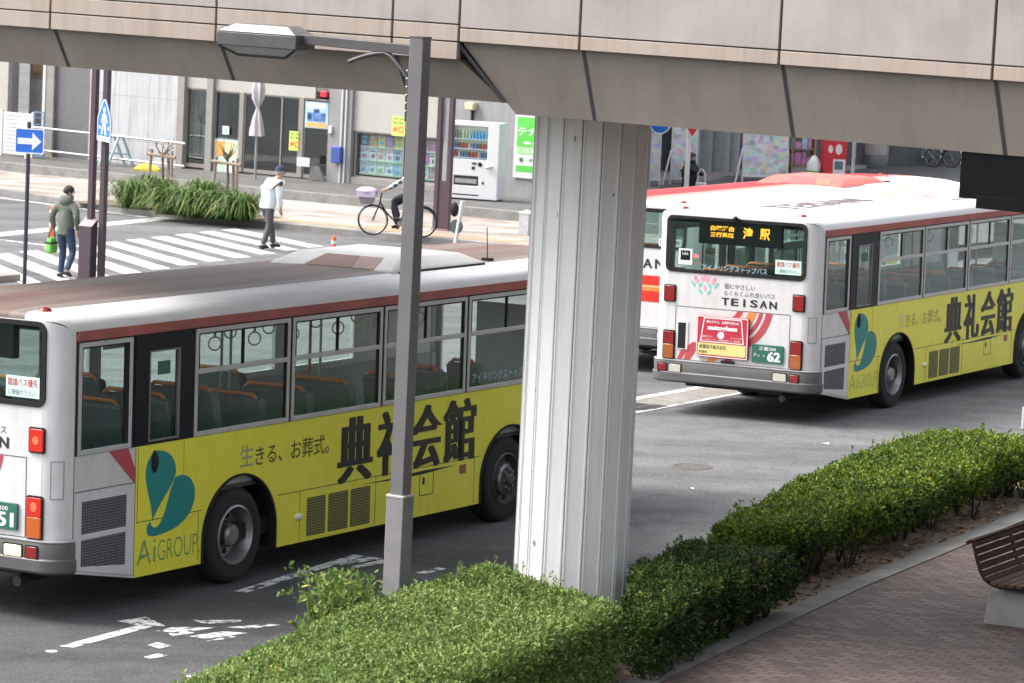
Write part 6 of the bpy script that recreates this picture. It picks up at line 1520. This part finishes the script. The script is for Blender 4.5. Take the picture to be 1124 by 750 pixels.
def q4(a, b, c, d): return [xy(*a), xy(*b), xy(*c), xy(*d)]
hedge('near_hedge', 'wide clipped pale green hedge at the foot of the street lamp', [
    dict(p=q4((-13.55, 20.6), (-14.15, 24.0), (-16.2, 24.0), (-15.4, 20.6)), sides=(1, 0, 1, 1)),
    dict(p=q4((-14.15, 24.0), (-14.55, 26.3), (-16.62, 27.4), (-16.2, 24.0)), sides=(1, 1, 1, 0))], .80, 1150, .033, LEAF1, 11, depth=.12, bump_=.045)
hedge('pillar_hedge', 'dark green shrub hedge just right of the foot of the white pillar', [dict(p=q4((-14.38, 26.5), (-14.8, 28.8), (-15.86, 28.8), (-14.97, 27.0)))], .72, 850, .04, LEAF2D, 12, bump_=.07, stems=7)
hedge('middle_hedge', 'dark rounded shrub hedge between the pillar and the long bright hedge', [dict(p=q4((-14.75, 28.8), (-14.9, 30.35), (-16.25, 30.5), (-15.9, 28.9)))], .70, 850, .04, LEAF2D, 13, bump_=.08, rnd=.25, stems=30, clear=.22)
hedge('long_hedge', 'long bright yellow green hedge along the kerb beside the brown bench', [
    dict(p=q4((-15.55, 31.0), (-15.65, 34), (-17.0, 34), (-16.2, 30.9)), sides=(1, 0, 1, 1)),
    dict(p=q4((-15.65, 34), (-16.15, 38.4), (-17.75, 38.4), (-17.0, 34)), sides=(1, 0, 1, 0)),
    dict(p=q4((-16.15, 38.4), (-16.25, 39.9), (-17.75, 39.4), (-17.75, 38.4)), sides=(1, 1, 1, 0))], .76, 700, .043, LEAF2, 14, clear=.12, bump_=.09, rnd=.2, stems=80, over=.5)
# weed beside the lamp
rs = np.random.default_rng(21)
wd = thing('weed_clump', 'leafy broad leaved weeds growing left of the lamp base', 'plant', (0, 0, 0))
n = 230; wc = ST(-16.62, 25.0)
C = np.c_[wc.x+rs.normal(0, .17, n), wc.y+rs.normal(0, .25, n), g(wc.x, wc.y)+rs.uniform(.55, .98, n)]; D = unit(np.c_[rs.normal(0, .5, (n, 2)), np.ones(n)])
P, A, S = sprigs(C, D, 6, .05, rs=rs)
LEAF3 = leafmat('weed_leaf', [(0, (.05, .1, .02)), (.5, (.12, .2, .04)), (.85, (.22, .29, .07)), (1, (.4, .38, .08))])
leaf_object('foliage', P, A, S, .06*rs.uniform(.7, 1.4, len(P)), .017*rs.uniform(.7, 1.3, len(P)), np.clip(rs.normal(.55, .2, len(P)), 0, 1), LEAF3, wd)
mb = MB()
for k in range(40): mb.tube([(C[k][0]*.5+wc.x*.5, C[k][1]*.5+wc.y*.5, g(wc.x, wc.y)), tuple(C[k])], .006, 5)
mb.build('stems', mat('weed_stem', (.12, .16, .05), .8), wd)
sprg = at(437, 655, 30.6)
wd2 = thing('weed_sprig', 'single upright sprig of weed against the lamp base', 'plant', (0, 0, 0)); n = 26
C = np.c_[sprg[0]+.04+rs.normal(0, .03, n), sprg[1]-.15+rs.normal(0, .03, n), sprg[2]+rs.uniform(-.25, .12, n)]; D = unit(np.c_[rs.normal(0, .4, (n, 2)), np.ones(n)])
P, A, S = sprigs(C, D, 6, .04, rs=rs); leaf_object('foliage', P, A, S, .05*rs.uniform(.7, 1.3, len(P)), .012*rs.uniform(.8, 1.2, len(P)), np.clip(rs.normal(.6, .2, len(P)), 0, 1), LEAF3, wd2)
mb = MB(); mb.tube([(sprg[0]+.04, sprg[1]-.15, sprg[2]-.7), (sprg[0]+.04, sprg[1]-.15, sprg[2]+.1)], .006, 5); mb.build('stem', mat('weed_stem', (.12, .16, .05)), wd2)
# fallen leaves on the bare soil
rs = np.random.default_rng(31); n = 1500
tt = rs.uniform(26.5, 42, n); e0 = np.interp(tt, [26, 32, 38, 50], [-14.55, -15.32, -15.92, -16.8]); ss = e0-np.abs(rs.normal(0, .55, n))
keep = rs.uniform(0, 1, n) < np.where(ss > e0-.15, .5, 1); tt, ss = tt[keep], ss[keep]; n = len(tt)
P = np.array([(s*E1[0]+t*E2[0], s*E1[1]+t*E2[1], 0) for s, t in zip(ss, tt)]); P[:, 2] = [g(p[0], p[1])+.082 for p in P]
A = unit(np.c_[rs.normal(size=(n, 2)), rs.uniform(-.1, .45, n)]); S = unit(np.cross(A, np.c_[rs.normal(0, .3, (n, 2)), np.ones(n)]))
LITR = leafmat('dry_litter', [(0, (.05, .03, .02)), (.5, (.14, .075, .04)), (.85, (.26, .15, .08)), (1, (.36, .26, .15))], .8, .05)
lo = leaf_object('leaf_litter', P, A, S, rs.uniform(.05, .11, n), rs.uniform(.015, .03, n), rs.uniform(0, 1, n), LITR); lo['kind'] = 'stuff'; lo['label'] = 'brown fallen leaves on the bare soil under the hedges'
mb = MB(); rr = random.Random(9)
for k in range(60):
    t = rr.uniform(27, 40); s = np.interp(t, [26, 32, 38], [-14.6, -15.35, -15.95])-rr.uniform(.1, .7); p = ST(s, t, .09); a = rr.uniform(0, 6.28); L = rr.uniform(.1, .35)
    mb.tube([p, p+Vector((L*math.cos(a)*.5, L*math.sin(a)*.5, .03)), p+Vector((L*math.cos(a), L*math.sin(a), .01))], .005, 4)
tw = mb.build('fallen_twigs', mat('hedge_stem', (.035, .026, .019))); tw['kind'] = 'stuff'; tw['label'] = 'thin fallen twigs on the bare soil under the hedges'

# lilyturf clumps in the street planter
pbed = [xy(-52.2, 66.25), xy(-46.6, 66.1), xy(-46.9, 67.5), xy(-52.2, 67.7)]
drape('planter_soil', [pbed], SOIL, .135)
LILY = leafmat('lilyturf_blade', [(0, (.025, .06, .010)), (.5, (.06, .12, .02)), (.85, (.13, .20, .05)), (1, (.28, .26, .09))], .4, .2)
def blades(pos, label, seed, n=230, R=.75, H=.62):
    rs = np.random.default_rng(seed); root = thing('lilyturf_clump', label, 'plant', pos, 0, 'lilyturf clumps in the street planter')
    V = []; F = []; Tn = []
    for k in range(n):
        a = rs.uniform(0, 6.28); r0 = rs.uniform(0, .30); L = rs.uniform(.3, 1.1)*R; hh = H*rs.uniform(.45, 1.3); wv = rs.uniform(.013, .022); dx, dy = math.cos(a), math.sin(a); bx, by = r0*math.cos(a+rs.normal(0, .6)), r0*math.sin(a+rs.normal(0, .6))
        b = len(V); ns = 6
        for i in range(ns+1):
            f = i/ns; x = bx+dx*L*f**1.15; y = by+dy*L*f**1.15; z = hh*(3.3*f-3.0*f*f)*1.02; w = wv*(1-f**3)
            V += [(x-dy*w, y+dx*w, max(z, .02)), (x+dy*w, y-dx*w, max(z, .02))]
        for i in range(ns): F.append((b+2*i, b+2*i+1, b+2*i+3, b+2*i+2)); 
        Tn += [min(1, max(0, rs.normal(.5, .2)))]*ns if rs.uniform() > .05 else [.98]*ns
    me = bpy.data.meshes.new('blades'); me.from_pydata(V, [], F); at_ = me.attributes.new('tint', 'FLOAT', 'FACE'); at_.data.foreach_set('value', np.array(Tn, dtype=np.float32)); me.materials.append(LILY)
    me.polygons.foreach_set('use_smooth', [True]*len(F)); o = bpy.data.objects.new('blades', me); COL.objects.link(o); o.parent = root
for k, (px, py, lab) in enumerate(((146, 229, 'arching green lilyturf clump at the far left of the planter, by the kerb'), (168, 222, 'smaller lilyturf clump round the left timber stakes'), (186, 236, 'broad lilyturf clump, second along the planter front'), (213, 239, 'lilyturf clump in the middle right of the planter between both stakes'), (243, 241, 'lilyturf clump in front of the right timber stakes'), (264, 243, 'lilyturf clump at the right end of the planter next to the man in white'), (222, 228, 'lilyturf clump at the back of the planter left of the pollarded sapling'))):
    blades(base_at(px, py, .12), lab, 40+k, n=300, R=.95 if k != 1 else .7, H=.56)
# ================================================================== people
def skin(name, nodes, edges, m, parent, sub=2, extra=None, smooth=True):
    """one continuous surface grown round a skeleton; nodes: (x, y, z, rx[, ry])"""
    me = bpy.data.meshes.new(name); me.from_pydata([n[:3] for n in nodes], edges, [])
    o = bpy.data.objects.new(name, me); COL.objects.link(o)
    sk = o.modifiers.new('skin', 'SKIN'); sk.use_smooth_shade = True
    for i, n in enumerate(nodes): me.skin_vertices[0].data[i].radius = (n[3], n[4] if len(n) > 4 else n[3])
    me.skin_vertices[0].data[0].use_root = True
    ss = o.modifiers.new('sub', 'SUBSURF'); ss.levels = sub; ss.render_levels = sub
    dg = bpy.context.evaluated_depsgraph_get(); dg.update()
    nm = bpy.data.meshes.new_from_object(o.evaluated_get(dg)); nm.name = name
    bpy.data.objects.remove(o); bpy.data.meshes.remove(me)
    if extra:
        bm = bmesh.new(); bm.from_mesh(nm); t = bpy.data.meshes.new('t'); t.from_pydata(extra.v, [], extra.f); bm.from_mesh(t); bm.to_mesh(nm); bm.free(); bpy.data.meshes.remove(t)
    nm.materials.clear(); nm.materials.append(m)
    nm.polygons.foreach_set('use_smooth', [True]*len(nm.polygons)); nm.polygons.foreach_set('material_index', [0]*len(nm.polygons))
    o = bpy.data.objects.new(name, nm); COL.objects.link(o); o.parent = parent
    return o
def lerp(a, b, t): return tuple(a[i]+(b[i]-a[i])*t for i in range(3))
SKINM = mat('skin', (.46, .27, .19), .55, var=.06)
def person(label, pos, rz, P, wear, cap=None, hair=(.02, .016, .014), hood=False):
    """P: joints in the person's frame (x forward, y left, z up)"""
    root = thing('person', label, 'person', pos, rz)
    hip, chest, neck, head = P['hip'], P['chest'], P['neck'], P['head']; yaw = P.get('yaw', 0)
    fx, fy = math.cos(yaw), math.sin(yaw)
    hd = lambda f, l, u: (head[0]+f*fx-l*fy, head[1]+f*fy+l*fx, head[2]+u)
    N_ = []; Ed = []
    def add(p, r, par=None, r2=None):
        N_.append((*p, r, r2 if r2 else r)); 
        if par is not None: Ed.append((par, len(N_)-1))
        return len(N_)-1
    ihip = add(hip, .11, None, .09); iw = add(lerp(hip, chest, .5), .10, ihip, .08); ich = add(chest, .10, iw, .075); ine = add(neck, .055, ich)
    ih1 = add(hd(.0, 0, -.06), .062, ine); ih2 = add(hd(.01, 0, .01), .083, ih1, .078); ih3 = add(hd(-.005, 0, .075), .072, ih2, .068)
    for s in ('L', 'R'):
        sh, el, wr = P['sh'+s], P['el'+s], P['wr'+s]
        a = add((sh[0], sh[1]*.8, sh[2]-.06), .03, ich); b = add(el, .034, a); c = add(wr, .027, b)
        d = Vector(wr)-Vector(el); d.normalize(); hp = Vector(wr)+d*.05; ih = add(hp, .034, c, .02)
        sd = d.cross(Vector((0, 1, 0)) if abs(d.y) < .8 else Vector((1, 0, 0))).normalized(); 
        for k, (off, L) in enumerate(((-.024, .07), (-.008, .082), (.008, .078), (.024, .06))):
            k1 = hp+d*.045+sd*off; f1 = add(k1, .0095, ih); f2 = add(k1+d*L*.45, .009, f1); add(k1+d*L*.75+Vector((.018, 0, -.004)), .0075, f2)
        th = hp+sd*-.035; t1 = add(th, .011, ih); add(th+d*.035-sd*.012, .009, t1)
        hp_, kn, an, to = P['hp'+s], P['kn'+s], P['an'+s], P['to'+s]
        a = add(hp_, .085, ihip); b = add(kn, .052, a); c = add(an, .036, b); add(to, .03, c)
    ex = MB()
    ex.ball(hd(.098, 0, -.005), (.018, .014, .02), 8, 6)
    for l in (-.082, .082): ex.ball(hd(-.005, l, -.0), (.02, .012, .034), 8, 6)
    ex.ball(hd(.075, 0, -.06), (.022, .024, .01), 8, 6)
    skin('body', N_, Ed, SKINM, root, extra=ex)
    for l in (-.032, .032):
        mb = MB(); mb.ball(hd(.085, l, .02), (.008, .012, .008), 8, 6); mb.build('eye', mat('eye_dark', (.02, .015, .012), .3), root)
    HM = mat('hair_%d' % int(hair[0]*1000), hair, .7, var=.3, vscale=30)
    mb = MB(); n = 20; vs = []; fs = []
    for i in range(8):
        th = (.02+i/7*.62)*math.pi
        for k in range(n):
            a = 2*math.pi*k/n; front = max(0, math.cos(a)); t2 = th*(1-.36*front**1.5)
            vs.append(hd(.108*math.sin(t2)*math.cos(a)-.008, .094*math.sin(t2)*math.sin(a), .03+.105*math.cos(t2)))
    fs = [(i*n+k, i*n+(k+1) % n, (i+1)*n+(k+1) % n, (i+1)*n+k) for i in range(7) for k in range(n)]+[tuple(range(n))]
    mb.add(vs, fs); mb.build('hair', HM, root, smooth=60)
    if cap:
        mb = MB(); vs = []; n = 24
        for i in range(6):
            th = (.01+i/5*.47)*math.pi
            for k in range(n): a = 2*math.pi*k/n; vs.append(hd(.122*math.sin(th)*math.cos(a)-.008, .106*math.sin(th)*math.sin(a), .045+.105*math.cos(th)))
        mb.add(vs, [(i*n+k, i*n+(k+1) % n, (i+1)*n+(k+1) % n, (i+1)*n+k) for i in range(5) for k in range(n)]+[tuple(range(n))])
        pk = [hd(.06+.0*0, -.085, .045), hd(.135, -.07, .035), hd(.185, 0, .025), hd(.135, .07, .035), hd(.06, .085, .045)]
        mb.add(pk+[(p[0], p[1], p[2]+.012) for p in pk], [(0, 1, 2, 3, 4)[::-1], (5, 6, 7, 8, 9), (0, 1, 6, 5), (1, 2, 7, 6), (2, 3, 8, 7), (3, 4, 9, 8)]); mb.build('cap', cap, root, smooth=60)
    # jacket
    J = wear['jacket']; hem = wear.get('hem', -.06); B_ = wear.get('bulk', 1.)
    N_ = []; Ed = []
    hm = (hip[0], hip[1], hip[2]+hem)
    i0 = add(lerp(hip, chest, .35), .165*B_, None, .135*B_); i1 = add(hm, .17*B_, i0, .135*B_); add((hm[0], hm[1], hm[2]-.03), .168*B_, i1, .133*B_)
    i2 = add(lerp(hip, chest, .82), .165*B_, i0, .125*B_); i3 = add(lerp(chest, neck, .30), .135*B_, i2, .105*B_); i4 = add(lerp(chest, neck, .72), .082, i3, .078); add(lerp(chest, neck, .97), .066, i4)
    for s in ('L', 'R'):
        sh, el, wr = P['sh'+s], P['el'+s], P['wr'+s]
        sc_ = (lerp(chest, neck, .5)[0]*.3+sh[0]*.7, sh[1]*.82, sh[2]-.035); a = add(sc_, .088*B_, i3); b = add(lerp(sh, el, .5), .068*B_, a); c = add(el, .06*B_, b); d = add(lerp(el, wr, .6), .052*B_, c); add(wr, .045*B_, d)
    jk = skin('jacket', N_, Ed, J, root)
    if hood:
        mb = MB(); c = Vector(neck)+Vector((-.075, 0, -.01)); mb.ball(c, (.085, .14, .10), 18, 12); mb.lathe([(.10, -.02), (.125, .03), (.11, .06), (.085, .04)], Matrix.Translation(Vector(neck)+Vector((-.01, 0, 0))), 20, 'z'); mb.build('hood', J, jk)
    # trousers
    N_ = []; Ed = []
    i0 = add((hip[0], hip[1], hip[2]+.02), .145, None, .115); add((hip[0], hip[1], hip[2]+.1), .14, i0, .11)
    for s in ('L', 'R'):
        hp_, kn, an = P['hp'+s], P['kn'+s], P['an'+s]
        a = add((hp_[0], hp_[1], hp_[2]-.03), .102, i0); b = add(lerp(hp_, kn, .6), .085, a); c = add(kn, .07, b); d = add(lerp(kn, an, .5), .064, c); add(lerp(kn, an, 1.0), .06, d)
    skin('trousers', N_, Ed, wear['trousers'], root)
    for s in ('L', 'R'):
        an, to = P['an'+s], P['to'+s]; d = (Vector(to)-Vector(an)); d.normalize(); a = Vector(an)
        N_ = []; Ed = []
        heel = a+Vector((0, 0, -.045))-Vector((d.x, d.y, 0)).normalized()*.035 if (d.x or d.y) else a
        i0 = add(a+Vector((0, 0, -.02)), .05); add(heel+Vector((0, 0, .0)), .042, i0); i1 = add(lerp(a, to, .5), .046, i0, .04); add(to, .045, i1, .032)
        sh_ = skin('shoe', N_, Ed, wear['shoes'], root)
        mb = MB(); 
        if wear.get('sole'):
            e = Vector((d.x, d.y, 0)).normalized(); p0 = heel-e*.02; p1 = Vector(to)+e*.03; mb.bar((p0.x, p0.y, p0.z-.035), (p1.x, p1.y, p1.z-.03), .085, .022); mb.build('sole', wear['sole'], sh_, bevel=.008)
    return root
def fabric(n, c, v=.25, s=9): return mat(n, c, .85, var=v, vscale=s, bump=.35, bscale=14)
NAVYC = fabric('cap_navy', (.02, .025, .06)); 
# man with the green bag, seen from behind, stepping away to the right
mp_ = base_at(70.5, 306)
person('man seen from behind in a hooded olive jacket and jeans carrying a green bag', mp_, R_(62), dict(
    hip=(0, 0, .92), chest=(.02, 0, 1.28), neck=(.03, 0, 1.47), head=(.06, -.01, 1.60), yaw=R_(-45),
    shL=(.0, .20, 1.40), elL=(-.06, .28, 1.14), wrL=(.0, .27, .90), shR=(.0, -.20, 1.40), elR=(-.05, -.27, 1.14), wrR=(.03, -.25, .91),
    hpL=(0, .10, .88), knL=(.08, .10, .50), anL=(.03, .11, .09), toL=(.18, .13, .04), hpR=(0, -.10, .88), knR=(.05, -.14, .48), anR=(-.16, -.16, .17), toR=(-.05, -.18, .05)),
    dict(jacket=fabric('jacket_olive', (.12, .14, .11)), trousers=fabric('jeans_blue', (.035, .06, .11)), shoes=fabric('trainers', (.045, .035, .03)), sole=WHT, hem=-.08, bulk=1.06), hood=True)
bagp = mp_+Vector((-.27, .12, .05))
bg_ = thing('shopping_bag', 'lime green shopping bag with a dark strap held by the man in olive', 'bag', bagp, R_(50))
mb = MB(); mb.add(*stack([[(-.08, -.07, .40), (.08, -.07, .40), (.08, .07, .40), (-.08, .07, .40)], [(-.10, -.08, .48), (.10, -.08, .48), (.10, .08, .48), (-.10, .08, .48)], [(-.075, -.05, .70), (.075, -.05, .70), (.075, .05, .70), (-.075, .05, .70)]])); mb.build('bag_body', fabric('bag_green', (.16, .46, .10)), bg_, bevel=.03)
mb = MB(); mb.tube([(-.08, 0, .69), (-.05, 0, .82), (0, 0, .86), (.05, 0, .82), (.08, 0, .69)], .012, 6); mb.box((-.10, -.082, .585), (.10, .082, .61)); mb.build('strap', RUB, bg_)
# old man in white
op = base_at(291.5, 274)
person('elderly man in a white jacket and navy cap walking over the crossing', op, R_(38), dict(
    hip=(0, 0, .90), chest=(.10, 0, 1.23), neck=(.20, 0, 1.40), head=(.29, 0, 1.50), yaw=R_(-8),
    shL=(.13, .19, 1.35), elL=(.14, .25, 1.10), wrL=(.22, .24, .88), shR=(.13, -.20, 1.35), elR=(.08, -.27, 1.10), wrR=(.14, -.25, .84),
    hpL=(0, .09, .86), knL=(.16, .09, .48), anL=(.24, .09, .10), toL=(.40, .09, .045), hpR=(0, -.09, .86), knR=(.0, -.10, .47), anR=(-.14, -.10, .10), toR=(.0, -.11, .045)),
    dict(jacket=fabric('jacket_white', (.66, .70, .73), .06), trousers=fabric('trousers_grey', (.075, .072, .08)), shoes=fabric('shoes_dark', (.03, .028, .025)), hem=-.07, bulk=1.13), cap=NAVYC, hair=(.25, .25, .25)).scale = (1.07, 1.1, 1.07)
# cyclist riding left along the sidewalk, half hidden by the lamp post
cyp = base_at(408.5, 258, .12)
crz = math.pi-R_(4)
bk = bicycle(cyp, crz, 'dark city bicycle with a mauve covered basket ridden along the sidewalk', ('cyc', (.03, .03, .035)))
mb = MB(); mb.ball((.15, 0, .96), (.24, .23, .10), 18, 10); mb.add(*stack([[(-.06, -.21, .84), (.37, -.21, .84), (.37, .21, .84), (-.06, .21, .84)], [(-.05, -.20, .98), (.35, -.20, .98), (.35, .20, .98), (-.05, .20, .98)]])); mb.build('basket_cover', fabric('cover_mauve', (.5, .40, .52)), bk, smooth=60)
STRIPE = bpy.data.materials.new('checked_sleeve'); STRIPE.use_nodes = True
_t = STRIPE.node_tree; _tc = N(_t, 'ShaderNodeTexCoord'); _ck = N(_t, 'ShaderNodeTexChecker', Scale=11); _t.links.new(_tc.outputs['Object'], _ck.inputs['Vector']); _ck.inputs['Color1'].default_value = (.04, .045, .06, 1); _ck.inputs['Color2'].default_value = (.55, .54, .54, 1); _t.links.new(_ck.outputs[0], _t.nodes['Principled BSDF'].inputs['Base Color'])
person('cyclist in a checked top and dark trousers riding a bicycle behind the lamp post', cyp, crz, dict(
    hip=(-.84, 0, .98), chest=(-.83, 0, 1.30), neck=(-.83, 0, 1.48), head=(-.81, 0, 1.60), yaw=0,
    shL=(-.84, .19, 1.38), elL=(-.58, .27, 1.2), wrL=(-.33, .27, 1.06), shR=(-.82, -.19, 1.38), elR=(-.58, -.27, 1.2), wrR=(-.33, -.27, 1.06),
    hpL=(-.78, .10, .94), knL=(-.44, .13, .80), anL=(-.58, .12, .42), toL=(-.44, .12, .37), hpR=(-.78, -.10, .94), knR=(-.42, -.13, .66), anR=(-.54, -.12, .23), toR=(-.40, -.12, .17)),
    dict(jacket=STRIPE, trousers=fabric('trousers_black', (.02, .022, .03)), shoes=fabric('shoes_dark', (.03, .028, .025)), hem=-.02, bulk=.92))
# pedestrian in black on the side street
bp3 = at(757, 200, 103.5); bz = at(757, 171, 103.5)[2]-1.72
person('person in a black hooded coat with a white bag strap on the side street', (bp3[0], bp3[1], bz), R_(-30), dict(
    hip=(0, 0, .94), chest=(.0, 0, 1.28), neck=(.01, 0, 1.46), head=(.03, 0, 1.60), yaw=0,
    shL=(.0, .19, 1.39), elL=(.05, .27, 1.15), wrL=(.25, .24, 1.12), shR=(.0, -.19, 1.39), elR=(-.03, -.26, 1.14), wrR=(.04, -.25, .9),
    hpL=(0, .09, .9), knL=(.05, .09, .5), anL=(0, .09, .09), toL=(.15, .1, .045), hpR=(0, -.09, .9), knR=(.04, -.09, .49), anR=(-.04, -.1, .09), toR=(.11, -.11, .045)),
    dict(jacket=fabric('coat_black', (.014, .013, .016)), trousers=fabric('trousers_black', (.02, .022, .03)), shoes=fabric('shoes_dark', (.03, .028, .025)), hem=-.35, bulk=1.2), hood=True).scale = (1.25, 1.25, 1.05)
hb = thing('handbag', 'white handbag with a looped strap carried by the person in black', 'bag', (bp3[0]+.32, bp3[1]-.25, bz), R_(-20))
mb = MB(); mb.box((-.16, -.05, .72), (.16, .05, .98)); mb.build('bag_body', WHT, hb, bevel=.03)
mb = MB(); mb.tube([(-.12, 0, .97), (-.10, 0, 1.25), (-.03, 0, 1.36), (.05, 0, 1.34), (.11, 0, 1.2), (.12, 0, .97)], .022, 8); mb.build('strap', WHT, hb)
